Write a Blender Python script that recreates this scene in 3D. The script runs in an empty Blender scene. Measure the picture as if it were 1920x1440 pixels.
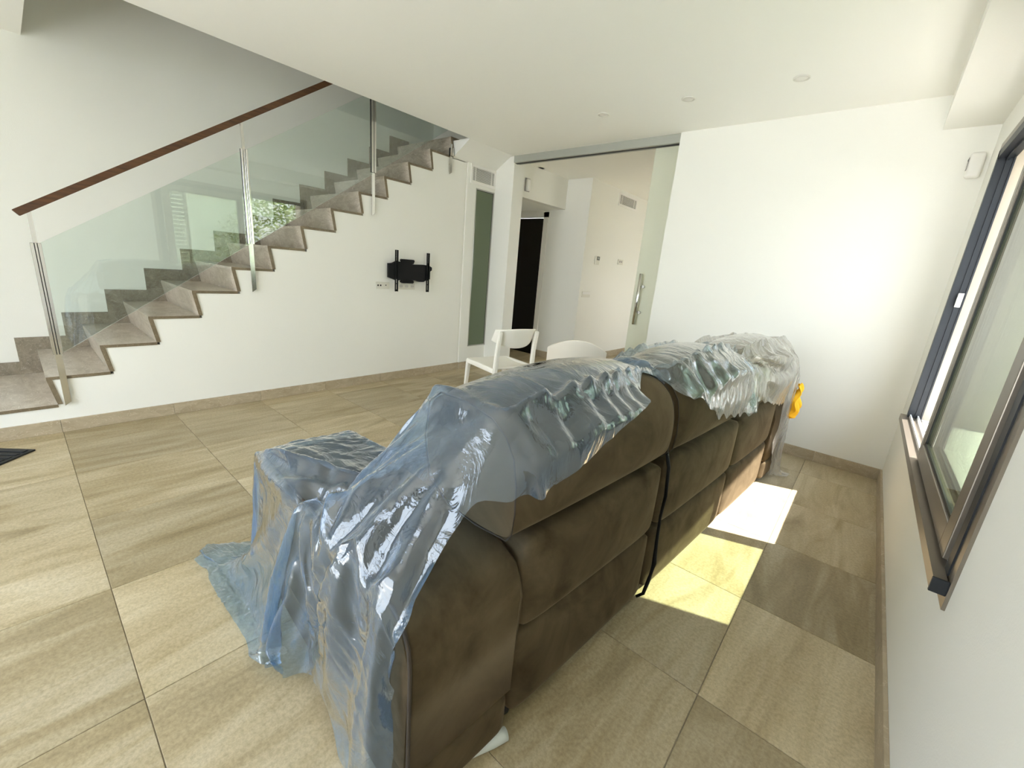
import bpy, bmesh, math, random
from mathutils import Vector, Matrix
random.seed(7)
sc = bpy.context.scene
C = sc.collection

# ------------------------------------------------------------------ camera
F = 782.83
yaw, pitch, roll = -0.690937, -0.266100, 0.0859038
fwd = Vector((math.sin(yaw)*math.cos(pitch), math.cos(yaw)*math.cos(pitch), math.sin(pitch)))
rgt = Vector((math.cos(yaw), -math.sin(yaw), 0)); up0 = rgt.cross(fwd)
r2 = rgt*math.cos(roll)+up0*math.sin(roll); u2 = -rgt*math.sin(roll)+up0*math.cos(roll)
cd = bpy.data.cameras.new('camera'); cam = bpy.data.objects.new('camera', cd); C.objects.link(cam)
cd.sensor_width = 36; cd.lens = F/1920*36; cd.clip_start = 0.02; cd.clip_end = 200
M = Matrix.Identity(4)
for i, v in enumerate((r2, u2, -fwd)):
    for j in range(3): M[j][i] = v[j]
M.translation = (0, 0, 1.296)
cam.matrix_world = M
sc.camera = cam

# ------------------------------------------------------------------ sky, sun, exposure
W = bpy.data.worlds.new('sky'); sc.world = W; W.use_nodes = True
nt = W.node_tree; nt.nodes.clear()
bg = nt.nodes.new('ShaderNodeBackground'); wo = nt.nodes.new('ShaderNodeOutputWorld')
tc = nt.nodes.new('ShaderNodeTexCoord'); sx = nt.nodes.new('ShaderNodeSeparateXYZ'); rp = nt.nodes.new('ShaderNodeValToRGB')
nt.links.new(tc.outputs['Generated'], sx.inputs[0]); nt.links.new(sx.outputs['Z'], rp.inputs[0])
rp.color_ramp.elements[0].color = (0.88, 0.95, 1.0, 1); rp.color_ramp.elements[1].color = (0.62, 0.78, 1.0, 1)
nt.links.new(rp.outputs[0], bg.inputs[0]); bg.inputs[1].default_value = 3.2
nt.links.new(bg.outputs[0], wo.inputs[0])
sd = bpy.data.lights.new('sun', 'SUN'); sun = bpy.data.objects.new('sun', sd); C.objects.link(sun)
sd.energy = 11.5; sd.angle = math.radians(0.6); sd.color = (1.0, 0.94, 0.86)
sun.rotation_euler = Vector((-1, -0.37, -1.55)).to_track_quat('-Z', 'Y').to_euler()
sun.location = (6, 3, 9)
def portal(name, loc, rot, sx_, sy_):
    l = bpy.data.lights.new(name, 'AREA'); l.shape = 'RECTANGLE'; l.size = sx_; l.size_y = sy_
    l.cycles.is_portal = True
    o = bpy.data.objects.new(name, l); o.location = loc; o.rotation_euler = rot; C.objects.link(o)
portal('portal', (-1.92, -2.22, 1.25), (math.pi/2, 0, math.pi), 2.85, 2.5)
portal('portal', (0.66, 2.55, 1.37), (0, math.pi/2, 0), 1.6, 2.1)
portal('portal', (-0.98, 7.15, 1.42), (0, math.pi/2, 0), 1.05, 1.3)
vs = sc.view_settings
vs.view_transform = 'Standard'; vs.look = 'None'; vs.gamma = 1.0; vs.use_curve_mapping = False
vs.exposure = 1.2
cy = sc.cycles
cy.max_bounces = 14; cy.diffuse_bounces = 8; cy.glossy_bounces = 6; cy.transparent_max_bounces = 24
cy.sample_clamp_indirect = 12; cy.use_denoising = True

# ------------------------------------------------------------------ materials
def mat(name, col=(.8, .8, .8), rough=.5, metal=0, spec=.5, **kw):
    m = bpy.data.materials.new(name); m.use_nodes = True
    b = m.node_tree.nodes['Principled BSDF']
    b.inputs['Base Color'].default_value = (*col, 1); b.inputs['Roughness'].default_value = rough
    b.inputs['Metallic'].default_value = metal; b.inputs['Specular IOR Level'].default_value = spec
    for k, v in kw.items(): b.inputs[k.replace('_', ' ')].default_value = v
    return m
def N(m, t, **kw):
    n = m.node_tree.nodes.new(t)
    for k, v in kw.items(): setattr(n, k, v)
    return n
def LK(m, a, b): m.node_tree.links.new(a, b)
def ramp(m, stops):
    r = N(m, 'ShaderNodeValToRGB'); e = r.color_ramp.elements
    while len(e) < len(stops): e.new(.5)
    for i, (p, c) in enumerate(stops): e[i].position = p; e[i].color = (*c, 1)
    return r
def noise(m, vec, scale, detail=4, rough=.55, dist=0):
    n = N(m, 'ShaderNodeTexNoise'); n.inputs['Scale'].default_value = scale; n.inputs['Detail'].default_value = detail
    n.inputs['Roughness'].default_value = rough; n.inputs['Distortion'].default_value = dist
    if vec is not None: LK(m, vec, n.inputs['Vector'])
    return n
def mapping(m, src, scale=(1, 1, 1), loc=(0, 0, 0)):
    p = N(m, 'ShaderNodeMapping'); p.inputs['Scale'].default_value = scale; p.inputs['Location'].default_value = loc
    LK(m, src, p.inputs['Vector']); return p.outputs[0]
def bump(m, h, strength, dist=.01, nrm=None):
    b = N(m, 'ShaderNodeBump'); b.inputs['Strength'].default_value = strength; b.inputs['Distance'].default_value = dist
    LK(m, h, b.inputs['Height'])
    if nrm is not None: LK(m, nrm, b.inputs['Normal'])
    LK(m, b.outputs[0], m.node_tree.nodes['Principled BSDF'].inputs['Normal']); return b
def bsdf(m): return m.node_tree.nodes['Principled BSDF']

def m_wall():
    m = mat('wall_paint', (.86, .85, .795), .85, spec=.25)
    g = N(m, 'ShaderNodeNewGeometry'); n = noise(m, g.outputs['Position'], 160, 2); bump(m, n.outputs['Fac'], .12, .004)
    return m
WALL = m_wall()
CEIL = mat('ceiling_paint', (.94, .93, .875), .9, spec=.2)
def m_tile():
    m = mat('stone_tile', rough=.42, spec=.45)
    g = N(m, 'ShaderNodeNewGeometry'); oi = N(m, 'ShaderNodeObjectInfo')
    add = N(m, 'ShaderNodeVectorMath', operation='MULTIPLY_ADD')
    cmb = N(m, 'ShaderNodeCombineXYZ'); LK(m, oi.outputs['Random'], cmb.inputs[0]); LK(m, oi.outputs['Random'], cmb.inputs[2])
    LK(m, cmb.outputs[0], add.inputs[0]); add.inputs[1].default_value = (37, 0, 19); LK(m, g.outputs['Position'], add.inputs[2])
    v1 = mapping(m, add.outputs[0], (5.5, 1.0, 3)); n1 = noise(m, v1, 1.3, 8, .62, .9)
    v2 = mapping(m, add.outputs[0], (1.6, .7, 1)); n2 = noise(m, v2, 1.4, 4, .5, .3)
    n3 = noise(m, g.outputs['Position'], 85, 5, .75)
    r1 = ramp(m, [(.28, (.20, .145, .06)), (.42, (.37, .285, .15)), (.56, (.52, .435, .28)), (.75, (.70, .625, .475))]); LK(m, n1.outputs['Fac'], r1.inputs[0])
    r2_ = ramp(m, [(.3, (.31, .24, .125)), (.7, (.58, .50, .355))]); LK(m, n2.outputs['Fac'], r2_.inputs[0])
    mx = N(m, 'ShaderNodeMixRGB'); mx.inputs[0].default_value = .42; LK(m, r1.outputs[0], mx.inputs[1]); LK(m, r2_.outputs[0], mx.inputs[2])
    r3 = ramp(m, [(.32, (.74, .73, .70)), (.6, (1.06, 1.06, 1.06))]); LK(m, n3.outputs['Fac'], r3.inputs[0])
    m2 = N(m, 'ShaderNodeMixRGB', blend_type='MULTIPLY'); m2.inputs[0].default_value = 1; LK(m, mx.outputs[0], m2.inputs[1]); LK(m, r3.outputs[0], m2.inputs[2])
    hs = N(m, 'ShaderNodeHueSaturation'); LK(m, m2.outputs[0], hs.inputs['Color'])
    mr = N(m, 'ShaderNodeMapRange'); mr.inputs[3].default_value = .86; mr.inputs[4].default_value = 1.14; LK(m, oi.outputs['Random'], mr.inputs[0]); LK(m, mr.outputs[0], hs.inputs['Value'])
    LK(m, hs.outputs[0], bsdf(m).inputs['Base Color'])
    bump(m, n1.outputs['Fac'], .10, .004)
    return m
TILE = m_tile()
GROUT = mat('grout', (.33, .28, .21), .9)
def m_marble(name, lo, hi, vein, rough=.3, stretch=(2, 5, 5)):
    m = mat(name, rough=rough, spec=.5)
    g = N(m, 'ShaderNodeNewGeometry'); oi = N(m, 'ShaderNodeObjectInfo')
    cmb = N(m, 'ShaderNodeCombineXYZ'); LK(m, oi.outputs['Random'], cmb.inputs[0])
    add = N(m, 'ShaderNodeVectorMath', operation='MULTIPLY_ADD'); LK(m, cmb.outputs[0], add.inputs[0]); add.inputs[1].default_value = (23, 0, 0); LK(m, g.outputs['Position'], add.inputs[2])
    v = mapping(m, add.outputs[0], stretch)
    n1 = noise(m, v, 2.2, 8, .65, 1.2); r = ramp(m, [(.3, lo), (.7, hi)]); LK(m, n1.outputs['Fac'], r.inputs[0])
    n2 = noise(m, v, 3.1, 3, .5, 2.5)
    vr = ramp(m, [(.485, (0, 0, 0)), (.5, (1, 1, 1)), (.515, (0, 0, 0))]); LK(m, n2.outputs['Fac'], vr.inputs[0])
    mx = N(m, 'ShaderNodeMixRGB'); LK(m, vr.outputs[0], mx.inputs[0]); LK(m, r.outputs[0], mx.inputs[1]); mx.inputs[2].default_value = (*vein, 1)
    LK(m, mx.outputs[0], bsdf(m).inputs['Base Color']); return m
MARBLE = m_marble('tread_marble', (.36, .30, .235), (.60, .54, .46), (.72, .67, .60))
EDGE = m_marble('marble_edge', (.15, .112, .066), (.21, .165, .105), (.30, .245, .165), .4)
DARKMARBLE = m_marble('stair_skirting_marble', (.20, .165, .12), (.33, .285, .22), (.44, .39, .32), .22)
SKIRT = m_marble('skirting_stone', (.36, .29, .19), (.50, .42, .30), (.56, .48, .36), .45, (2, 2, 4))
def m_wood():
    m = mat('rail_wood', rough=.38, spec=.5)
    g = N(m, 'ShaderNodeNewGeometry'); v = mapping(m, g.outputs['Position'], (40, 3, 40)); n = noise(m, v, 1.5, 6, .6, .5)
    r = ramp(m, [(.3, (.040, .015, .005)), (.7, (.13, .054, .017))]); LK(m, n.outputs['Fac'], r.inputs[0]); LK(m, r.outputs[0], bsdf(m).inputs['Base Color']); return m
WOOD = m_wood()
STEEL = mat('polished_steel', (.72, .71, .68), .16, 1)
SATIN = mat('satin_steel', (.50, .49, .46), .30, 1)
BLACKRUB = mat('black_rubber', (.008, .008, .008), .5)
BLACK = mat('matt_black_steel', (.004, .004, .0045), .55, spec=.25)
def schlick(t, nrm=None):
    lw = t.nodes.new('ShaderNodeLayerWeight'); lw.inputs['Blend'].default_value = .5
    if nrm is not None: t.links.new(nrm, lw.inputs['Normal'])
    p = t.nodes.new('ShaderNodeMath'); p.operation = 'POWER'; p.inputs[1].default_value = 5; t.links.new(lw.outputs['Facing'], p.inputs[0])
    q = t.nodes.new('ShaderNodeMath'); q.operation = 'MULTIPLY_ADD'; q.inputs[1].default_value = .96; q.inputs[2].default_value = .04; t.links.new(p.outputs[0], q.inputs[0])
    return q.outputs[0]
def thin_glass(name, tint, refl=1.0, ior=1.5, rough=0.0):
    m = bpy.data.materials.new(name); m.use_nodes = True; t = m.node_tree; t.nodes.clear()
    out = t.nodes.new('ShaderNodeOutputMaterial'); tr = t.nodes.new('ShaderNodeBsdfTransparent'); gl = t.nodes.new('ShaderNodeBsdfGlossy')
    fo = schlick(t)
    mul = t.nodes.new('ShaderNodeMath'); mul.operation = 'MULTIPLY'; mul.inputs[1].default_value = refl; mul.use_clamp = True
    mx = t.nodes.new('ShaderNodeMixShader'); tr.inputs[0].default_value = (*tint, 1); gl.inputs['Roughness'].default_value = rough
    t.links.new(fo, mul.inputs[0]); t.links.new(mul.outputs[0], mx.inputs[0]); t.links.new(tr.outputs[0], mx.inputs[1]); t.links.new(gl.outputs[0], mx.inputs[2]); t.links.new(mx.outputs[0], out.inputs[0])
    return m
STAIRGLASS = thin_glass('stair_glass', (.915, .96, .94), 2.5)
WINGLASS = thin_glass('window_glass', (.80, .84, .77), 1.0)
def frosted(name, col, tcol, mixv):
    m = bpy.data.materials.new(name); m.use_nodes = True; t = m.node_tree; t.nodes.clear()
    out = t.nodes.new('ShaderNodeOutputMaterial'); a = t.nodes.new('ShaderNodeBsdfTranslucent'); b = t.nodes.new('ShaderNodeBsdfDiffuse'); g = t.nodes.new('ShaderNodeBsdfGlossy')
    a.inputs[0].default_value = (*tcol, 1); b.inputs[0].default_value = (*col, 1); g.inputs['Roughness'].default_value = .3
    m1 = t.nodes.new('ShaderNodeMixShader'); m1.inputs[0].default_value = mixv; m2 = t.nodes.new('ShaderNodeMixShader'); m2.inputs[0].default_value = .06
    t.links.new(a.outputs[0], m1.inputs[1]); t.links.new(b.outputs[0], m1.inputs[2]); t.links.new(m1.outputs[0], m2.inputs[1]); t.links.new(g.outputs[0], m2.inputs[2]); t.links.new(m2.outputs[0], out.inputs[0]); return m
DOORGLASS = frosted('frosted_door_glass', (.80, .81, .70), (.9, .92, .82), .6)
GREENGLASS = frosted('green_frosted_glass', (.17, .21, .13), (.25, .33, .2), .75)
def m_velvet():
    m = mat('velvet', rough=.9, spec=.06)
    b = bsdf(m)
    g = N(m, 'ShaderNodeNewGeometry'); n = noise(m, g.outputs['Position'], 5, 5, .6, .6); n2 = noise(m, g.outputs['Position'], 700, 2)
    r = ramp(m, [(.3, (.050, .036, .020)), (.7, (.125, .094, .057))]); LK(m, n.outputs['Fac'], r.inputs[0]); LK(m, r.outputs[0], b.inputs['Base Color'])
    b.inputs['Sheen Weight'].default_value = .25; b.inputs['Sheen Roughness'].default_value = .30; b.inputs['Sheen Tint'].default_value = (.70, .55, .38, 1)
    n3 = noise(m, g.outputs['Position'], 14, 3); mxx = N(m, 'ShaderNodeMath', operation='ADD'); LK(m, n3.outputs['Fac'], mxx.inputs[0])
    sc_ = N(m, 'ShaderNodeMath', operation='MULTIPLY'); LK(m, n2.outputs['Fac'], sc_.inputs[0]); sc_.inputs[1].default_value = .15; LK(m, sc_.outputs[0], mxx.inputs[1])
    bump(m, mxx.outputs[0], .25, .006)
    return m
VELVET = m_velvet()
SEAM = mat('seam_piping', (.045, .034, .025), .8)
FITTING = mat('fitting_plastic', (.72, .70, .62), .4)
WHITEPL = mat('white_plastic', (.86, .84, .80), .4)
CHAIRPL = mat('chair_plastic', (.88, .85, .78), .45)
CREAMPL = mat('cream_shell', (.80, .74, .64), .5)
GREYPL = mat('grey_lens', (.32, .30, .30), .25)
BRONZE = mat('bronze_aluminium', (.27, .235, .195), .38, .75)
DARKALU = mat('anthracite_aluminium', (.018, .021, .026), .45, .3)
TRACKWHITE = mat('bare_track', (.85, .85, .86), .4)
LAMPGL = mat('lamp_glass', (.82, .80, .74), .3)
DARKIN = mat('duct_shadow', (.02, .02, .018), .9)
DOORDARK = mat('unlit_doorway', (.010, .008, .005), .5, spec=.2)  # shade of the unlit doorway put into the colour
RAILALU = mat('rail_aluminium', (.46, .47, .43), .4, .5)
YELLOW = mat('yellow_cloth', (.95, .50, .015), .8)
PLASTER = mat('render_plaster', (.50, .43, .34), .9)
GARDENWHITE = mat('garden_render', (.90, .90, .87), .9)
PAVING = mat('paving', (.80, .79, .76), .9)
PATH = mat('garden_path', (.40, .39, .36), .9)
LAWN = mat('lawn', (.11, .15, .05), .95)
def m_leaf():
    m = mat('leaf', (.10, .17, .03), .5, Transmission_Weight=.0, Subsurface_Weight=.0); oi = N(m, 'ShaderNodeNewGeometry'); n = noise(m, oi.outputs['Position'], 6, 3); r = ramp(m, [(.3, (.10, .19, .02)), (.7, (.34, .46, .09))]); LK(m, n.outputs['Fac'], r.inputs[0]); LK(m, r.outputs[0], bsdf(m).inputs['Base Color']); return m
LEAF = m_leaf()
BARK = mat('bark', (.16, .12, .08), .9)
MATBLACK = mat('ribbed_mat_rubber', (.012, .014, .017), .6)

# ------------------------------------------------------------------ mesh helpers
def link_mesh(name, me, m=None, parent=None, smooth=False):
    o = bpy.data.objects.new(name, me); C.objects.link(o)
    if m is not None and not me.materials: me.materials.append(m)
    if parent is not None: o.parent = parent
    if smooth:
        for p in me.polygons: p.use_smooth = True
    return o
def from_bm(name, bm, m, parent=None, smooth=False):
    bmesh.ops.recalc_face_normals(bm, faces=bm.faces)
    me = bpy.data.meshes.new(name); bm.to_mesh(me); bm.free()
    return link_mesh(name, me, m, parent, smooth)
def bm_box(bm, lo, hi, bev=0, seg=2):
    r = bmesh.ops.create_cube(bm, size=1)
    for v in r['verts']:
        v.co = Vector([lo[i]+(v.co[i]+.5)*(hi[i]-lo[i]) for i in range(3)])
    if bev > 0:
        es = list({e for v in r['verts'] for e in v.link_edges})
        bmesh.ops.bevel(bm, geom=es, offset=bev, segments=seg, affect='EDGES', profile=.5)
def box(name, lo, hi, m, parent=None, bev=0, seg=2, smooth=False):
    bm = bmesh.new(); bm_box(bm, lo, hi, bev, seg)
    return from_bm(name, bm, m, parent, smooth)
def boxes(name, lst, m, parent=None, bev=0):
    bm = bmesh.new()
    for lo, hi in lst: bm_box(bm, lo, hi, bev)
    return from_bm(name, bm, m, parent)
def bm_prism(bm, poly, axis, a, b):
    """polygon (2D) extruded along axis 0/1/2 from a to b"""
    def P(p, t):
        q = list(p); q.insert(axis, t); return Vector(q)
    A = [bm.verts.new(P(p, a)) for p in poly]; B = [bm.verts.new(P(p, b)) for p in poly]
    bm.faces.new(A); bm.faces.new(B[::-1])
    for i in range(len(poly)):
        j = (i+1) % len(poly); bm.faces.new((A[i], B[i], B[j], A[j]))
def prism(name, poly, axis, a, b, m, parent=None, bev=0):
    bm = bmesh.new(); bm_prism(bm, poly, axis, a, b)
    if bev: bmesh.ops.bevel(bm, geom=list(bm.edges), offset=bev, segments=2, affect='EDGES')
    bm.normal_update(); bmesh.ops.triangulate(bm, faces=[f for f in bm.faces if len(f.verts) > 4], ngon_method='EAR_CLIP')
    return from_bm(name, bm, m, parent)
def tube(name, pts, r, m, parent=None, seg=10, rz=None):
    """swept round tube through points"""
    bm = bmesh.new(); pts = [Vector(p) for p in pts]; rings = []
    for i, p in enumerate(pts):
        t = (pts[min(i+1, len(pts)-1)]-pts[max(i-1, 0)]).normalized()
        a = t.cross(Vector((0, 0, 1)));
        if a.length < .05: a = t.cross(Vector((1, 0, 0)))
        a.normalize(); b = t.cross(a)
        rr = r[i] if isinstance(r, (list, tuple)) else r
        rings.append([bm.verts.new(p+a*rr*math.cos(2*math.pi*k/seg)+b*rr*math.sin(2*math.pi*k/seg)) for k in range(seg)])
    for A, B in zip(rings, rings[1:]):
        for k in range(seg): bm.faces.new((A[k], A[(k+1) % seg], B[(k+1) % seg], B[k]))
    bm.faces.new(rings[0][::-1]); bm.faces.new(rings[-1])
    return from_bm(name, bm, m, parent, True)
def cyl(bm, c, axis, r, h, seg=20, r2=None):
    q = bmesh.ops.create_cone(bm, cap_ends=True, segments=seg, radius1=r, radius2=r if r2 is None else r2, depth=h)
    rot = {0: Matrix.Rotation(math.pi/2, 3, 'Y'), 1: Matrix.Rotation(-math.pi/2, 3, 'X'), 2: Matrix.Identity(3)}[axis]
    for v in q['verts']: v.co = rot @ v.co + Vector(c)
def struct(o): o['kind'] = 'structure'; return o
def tag(o, label, cat, group=None):
    o['label'] = label; o['category'] = cat
    if group: o['group'] = group
    return o
def thing(name, label, cat, loc=(0, 0, 0), rotz=0, group=None):
    o = bpy.data.objects.new(name, None); C.objects.link(o); o.location = loc; o.rotation_euler = (0, 0, rotz)
    o.empty_display_size = .1
    return tag(o, label, cat, group)
def localize(parent, o):
    """o was built in world coordinates: hang it under parent without moving it"""
    mt = Matrix.Translation(-parent.location)
    o.data.transform(Matrix.Rotation(-parent.rotation_euler.z, 4, 'Z') @ mt); o.parent = parent; return o

# ------------------------------------------------------------------ room shell
XR, XS, XW, YF, ZC, YB = .318, -3.927, -4.93, 4.04, 2.585, -2.2
XE = -3.632                       # edge of the ceiling over the stair
T = .2
fl = struct(box('floor', (XW-.3, YB-.3, -.25), (XR+.02, 9.2, -.004), GROUT))
# tiles
TX0, TY0, TS, GAP = -.147, .0725, .6, .0022
def tile_mesh(w, d, cache={}):
    k = (round(w, 3), round(d, 3))
    if k not in cache:
        bm = bmesh.new(); bm_box(bm, (0, 0, -.012), (w, d, 0))
        bm.verts.ensure_lookup_table()
        es = [e for e in bm.edges if all(v.co.z > -.001 for v in e.verts)]
        bmesh.ops.bevel(bm, geom=es, offset=.0012, segments=1, affect='EDGES')
        bmesh.ops.recalc_face_normals(bm, faces=bm.faces)
        me = bpy.data.meshes.new('tile'); bm.to_mesh(me); bm.free(); me.materials.append(TILE); cache[k] = me
    return cache[k]
def lay(x0, x1, y0, y1):
    i0 = math.floor((x0-TX0)/TS); i1 = math.ceil((x1-TX0)/TS); j0 = math.floor((y0-TY0)/TS); j1 = math.ceil((y1-TY0)/TS)
    for i in range(i0, i1):
        for j in range(j0, j1):
            a, b = max(x0, TX0+i*TS)+GAP/2, min(x1, TX0+(i+1)*TS)-GAP/2
            c, d = max(y0, TY0+j*TS)+GAP/2, min(y1, TY0+(j+1)*TS)-GAP/2
            if b-a < .02 or d-c < .02: continue
            o = bpy.data.objects.new('tile', tile_mesh(b-a, d-c)); C.objects.link(o); o.location = (a, c, 0); o.parent = fl
lay(XS, XR, YB, YF+.0)
lay(-5.4, XR, YF, 7.3)
struct(box('ceiling', (XE, YB, ZC), (XR+T, YF+.2, ZC+.25), CEIL))
struct(box('ceiling_stair_foot', (XW, YB, ZC), (XE, .287, ZC+.25), CEIL))
struct(box('ceiling_landing_end', (XW, 4.6, ZC), (XE, YF+.66, ZC+.25), CEIL))
struct(box('ceiling_hall', (-6.2, YF+.2, ZC), (-.8, 9.2, ZC+.25), CEIL))
# upper stairwell
struct(box('wall_stairwell_back', (XW-T, YB, -.25), (XW, 5.2, 5.3), WALL))
struct(box('wall_stairwell_front', (XE, .287, ZC+.25), (XE+.12, 5.2, 5.3), WALL))
struct(box('wall_stairwell_near', (XW, .167, ZC+.25), (XE, .287, 5.3), WALL))
struct(box('wall_stairwell_far', (XW, 5.2, ZC+.25), (XE, 5.3, 5.3), WALL))
struct(box('ceiling_stairwell', (XW-T, .1, 5.3), (XE+.12, 5.3, 5.4), CEIL))
# right wall with the window opening
WY0, WY1, WZ0, WZ1 = 1.50, 3.60, .60, 2.135
XO = .66
def wall_with_hole(name, x0, x1, y0, y1, z0, z1, hy0, hy1, hz0, hz1, m):
    return struct(boxes(name, [((x0, y0, z0), (x1, hy0, z1)), ((x0, hy1, z0), (x1, y1, z1)), ((x0, hy0, z0), (x1, hy1, hz0)), ((x0, hy0, hz1), (x1, hy1, z1))], m))
wall_with_hole('wall_right', XR, XO, YB-.2, YF+.2, -.25, ZC+.25, WY0, WY1, WZ0, WZ1, WALL)
wall_with_hole('wall_right_outer', XO, XO+.03, YB-.2, YF+.2, -.25, ZC+.25, WY0, WY1, WZ0, WZ1, PLASTER)
struct(box('trim_1', (.055, YB, 2.388), (XR, YF, ZC), WALL))          # shutter box along the window wall
# far wall, right of the sliding door, then the stub on its left
struct(box('wall_far', (-1.655, YF, -.1), (XR, YF+.07, ZC), WALL))
struct(box('wall_far_pocket', (-1.5, YF+.14, -.1), (XR, YF+.22, ZC), WALL))
struct(box('wall_far_stub', (XS-.12, 4.075, -.1), (-3.62, 4.27, ZC), WALL))
# TV wall: everything below the stair, as one stepped outline
N_ST = 13; RUN, RISE, Y1, Z1 = .2746, .188, .046, .381
def nose(k): return (Y1+RUN*(k-1), Z1+RISE*(k-1))         # nose of tread k
TH = .020
prof = [(YB, -.1), (3.585, -.1), (3.585, 2.60)]
low = []
for k in range(12, 0, -1):
    y, z = nose(k)
    low += [(y+RUN+.022+.026, z-TH), (y+.026, z-TH)] if k < 12 else [(3.585, z-TH), (y+.026, z-TH)]
prof = [(YB, -.1), (3.585, -.1)] + low + [(Y1+.026, .192-TH), (YB, .192-TH)]
struct(prism('wall_left', prof, 0, XS-.13, XS, WALL))
struct(box('wall_left_panel', (XS-.13, 3.612, -.1), (XS+.012, 4.09, 2.46), WALL))
struct(box('wall_left_end', (XS-.13, 3.585, -.1), (XS-.012, 3.612, 2.46), WALL))
struct(prism('trim_2', [(XE-.02, ZC+.02), (XS-.13, ZC+.02), (XS-.13, 2.440), (XS+.0, 2.440)], 1, 3.385, 4.09, WALL))
struct(box('wall_stair_end', (XW, 3.9, ZC), (XS-.13, 4.1, 3.2), WALL))
# hall
struct(box('trim_3', (-3.80, 4.27, 2.19), (-3.69, 5.32, ZC), WALL))
struct(box('ceiling_corridor', (-6.2, 4.27, 2.19), (-3.80, 5.32, 2.25), CEIL))
struct(boxes('wall_hall_end', [((-6.2, 5.32, -.1), (-4.68, 5.45, ZC)), ((-4.03, 5.32, -.1), (-3.29, 5.45, ZC)), ((-4.68, 5.32, 2.09), (-4.03, 5.45, ZC))], WALL))
struct(box('wall_hall_side', (-3.42, 5.45, -.1), (-3.29, 9.2, ZC), WALL))
struct(box('wall_corridor_near', (-6.2, 4.1, -.1), (XS-.13, 4.27, 2.6), WALL))
struct(box('wall_corridor_far', (-6.3, 4.1, -.1), (-6.2, 5.45, ZC), WALL))
struct(box('wall_hall_back', (-3.42, 9.2, -.1), (-.8, 9.3, ZC), WALL))
wall_with_hole('wall_hall_right', -1.0, -.88, YF+.2, 9.2, -.1, ZC, 6.5, 7.8, .9, 1.95, WALL)
# back of the room: wide terrace opening behind the photographer
struct(boxes('wall_back', [((XW-.2, YB-.2, -.1), (-3.35, YB, ZC)), ((-.5, YB-.2, -.1), (XR, YB, ZC)), ((-3.35, YB-.2, 2.5), (-.5, YB, ZC+.25))], WALL))
struct(boxes('window_2', [((-3.35, YB-.12, 0), (-3.28, YB-.05, 2.5)), ((-.57, YB-.12, 0), (-.5, YB-.05, 2.5)), ((-3.35, YB-.12, 2.43), (-.5, YB-.05, 2.5)), ((-1.95, YB-.12, 0), (-1.88, YB-.05, 2.5))], DARKALU))
# baseboards as single stone pieces
def skirting(name, pieces):
    root = struct(box(name, *pieces[0], SKIRT, bev=.0012, seg=1))
    for lo, hi in pieces[1:]: box('skirting_piece', lo, hi, SKIRT, root, bev=.0012, seg=1)
    return root
def run_y(x0, x1, y0, y1, joints, h=.086):
    ys = [y0]+[j for j in joints if y0 < j < y1]+[y1]
    return [((x0, a+.0008, 0), (x1, b-.0008, h)) for a, b in zip(ys, ys[1:])]
def run_x(y0, y1, x0, x1, joints, h=.086):
    xs = [x0]+[j for j in joints if x0 < j < x1]+[x1]
    return [((a+.0008, y0, 0), (b-.0008, y1, h)) for a, b in zip(xs, xs[1:])]
skirting('baseboard_left', run_y(XS, XS+.013, YB, 3.612, [-1.13, -.53, .07, .67, 1.28, 1.86, 2.47, 3.07])+run_y(XS+.012, XS+.025, 3.612, 4.075, []))
skirting('baseboard_far', run_x(YF-.013, YF, -1.655, XR, [-1.35, -.75, -.10]))
skirting('baseboard_right', run_y(XR-.013, XR, YB, YF-.013, [-1.2, -.5, .1, .72, 1.32, 1.92, 2.52, 3.12, 3.72]))
skirting('baseboard_hall', run_x(5.307, 5.32, -4.0, -3.29, [], .10)+run_y(-3.29, -3.277, 5.307, 9.2, [6, 7, 8], .10))

# ------------------------------------------------------------------ staircase
st = thing('staircase', 'grey-brown marble staircase climbing along the back wall behind a glass balustrade', 'staircase', (XS, 0, 0))
def sp(o): return localize(st, o)
for k in range(0, N_ST+1):
    y, z = nose(k)
    y0 = -1.6 if k == 0 else y
    y1 = y+RUN+.030
    sp(prism('tread', [(y0, z-TH), (y1, z-TH), (y1, z), (y0, z)], 0, XW+.013, XS+.004, MARBLE))
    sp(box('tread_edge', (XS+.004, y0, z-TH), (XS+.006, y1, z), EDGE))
    if k > 0:
        zb = z-RISE
        pf = [(y, z-TH), (y+.028, zb), (y+.052, zb), (y+.026, z-TH)]
        sp(prism('riser', pf, 0, XW+.013, XS+.004, MARBLE))
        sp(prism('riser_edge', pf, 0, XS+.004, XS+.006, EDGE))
    # stepped stone skirting on the wall
    h = .098
    ya = -1.6 if k == 0 else y-.105
    yb = y+RUN-.105
    sp(prism('stair_skirting', [(ya, z), (yb, z), (yb, z+h), (ya, z+h)] if k == 0 else [(ya, z-RISE), (y+.03, z-RISE), (y+.03, z), (yb, z), (yb, z+h), (ya, z+h)], 0, XW, XW+.013, DARKMARBLE))
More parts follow.
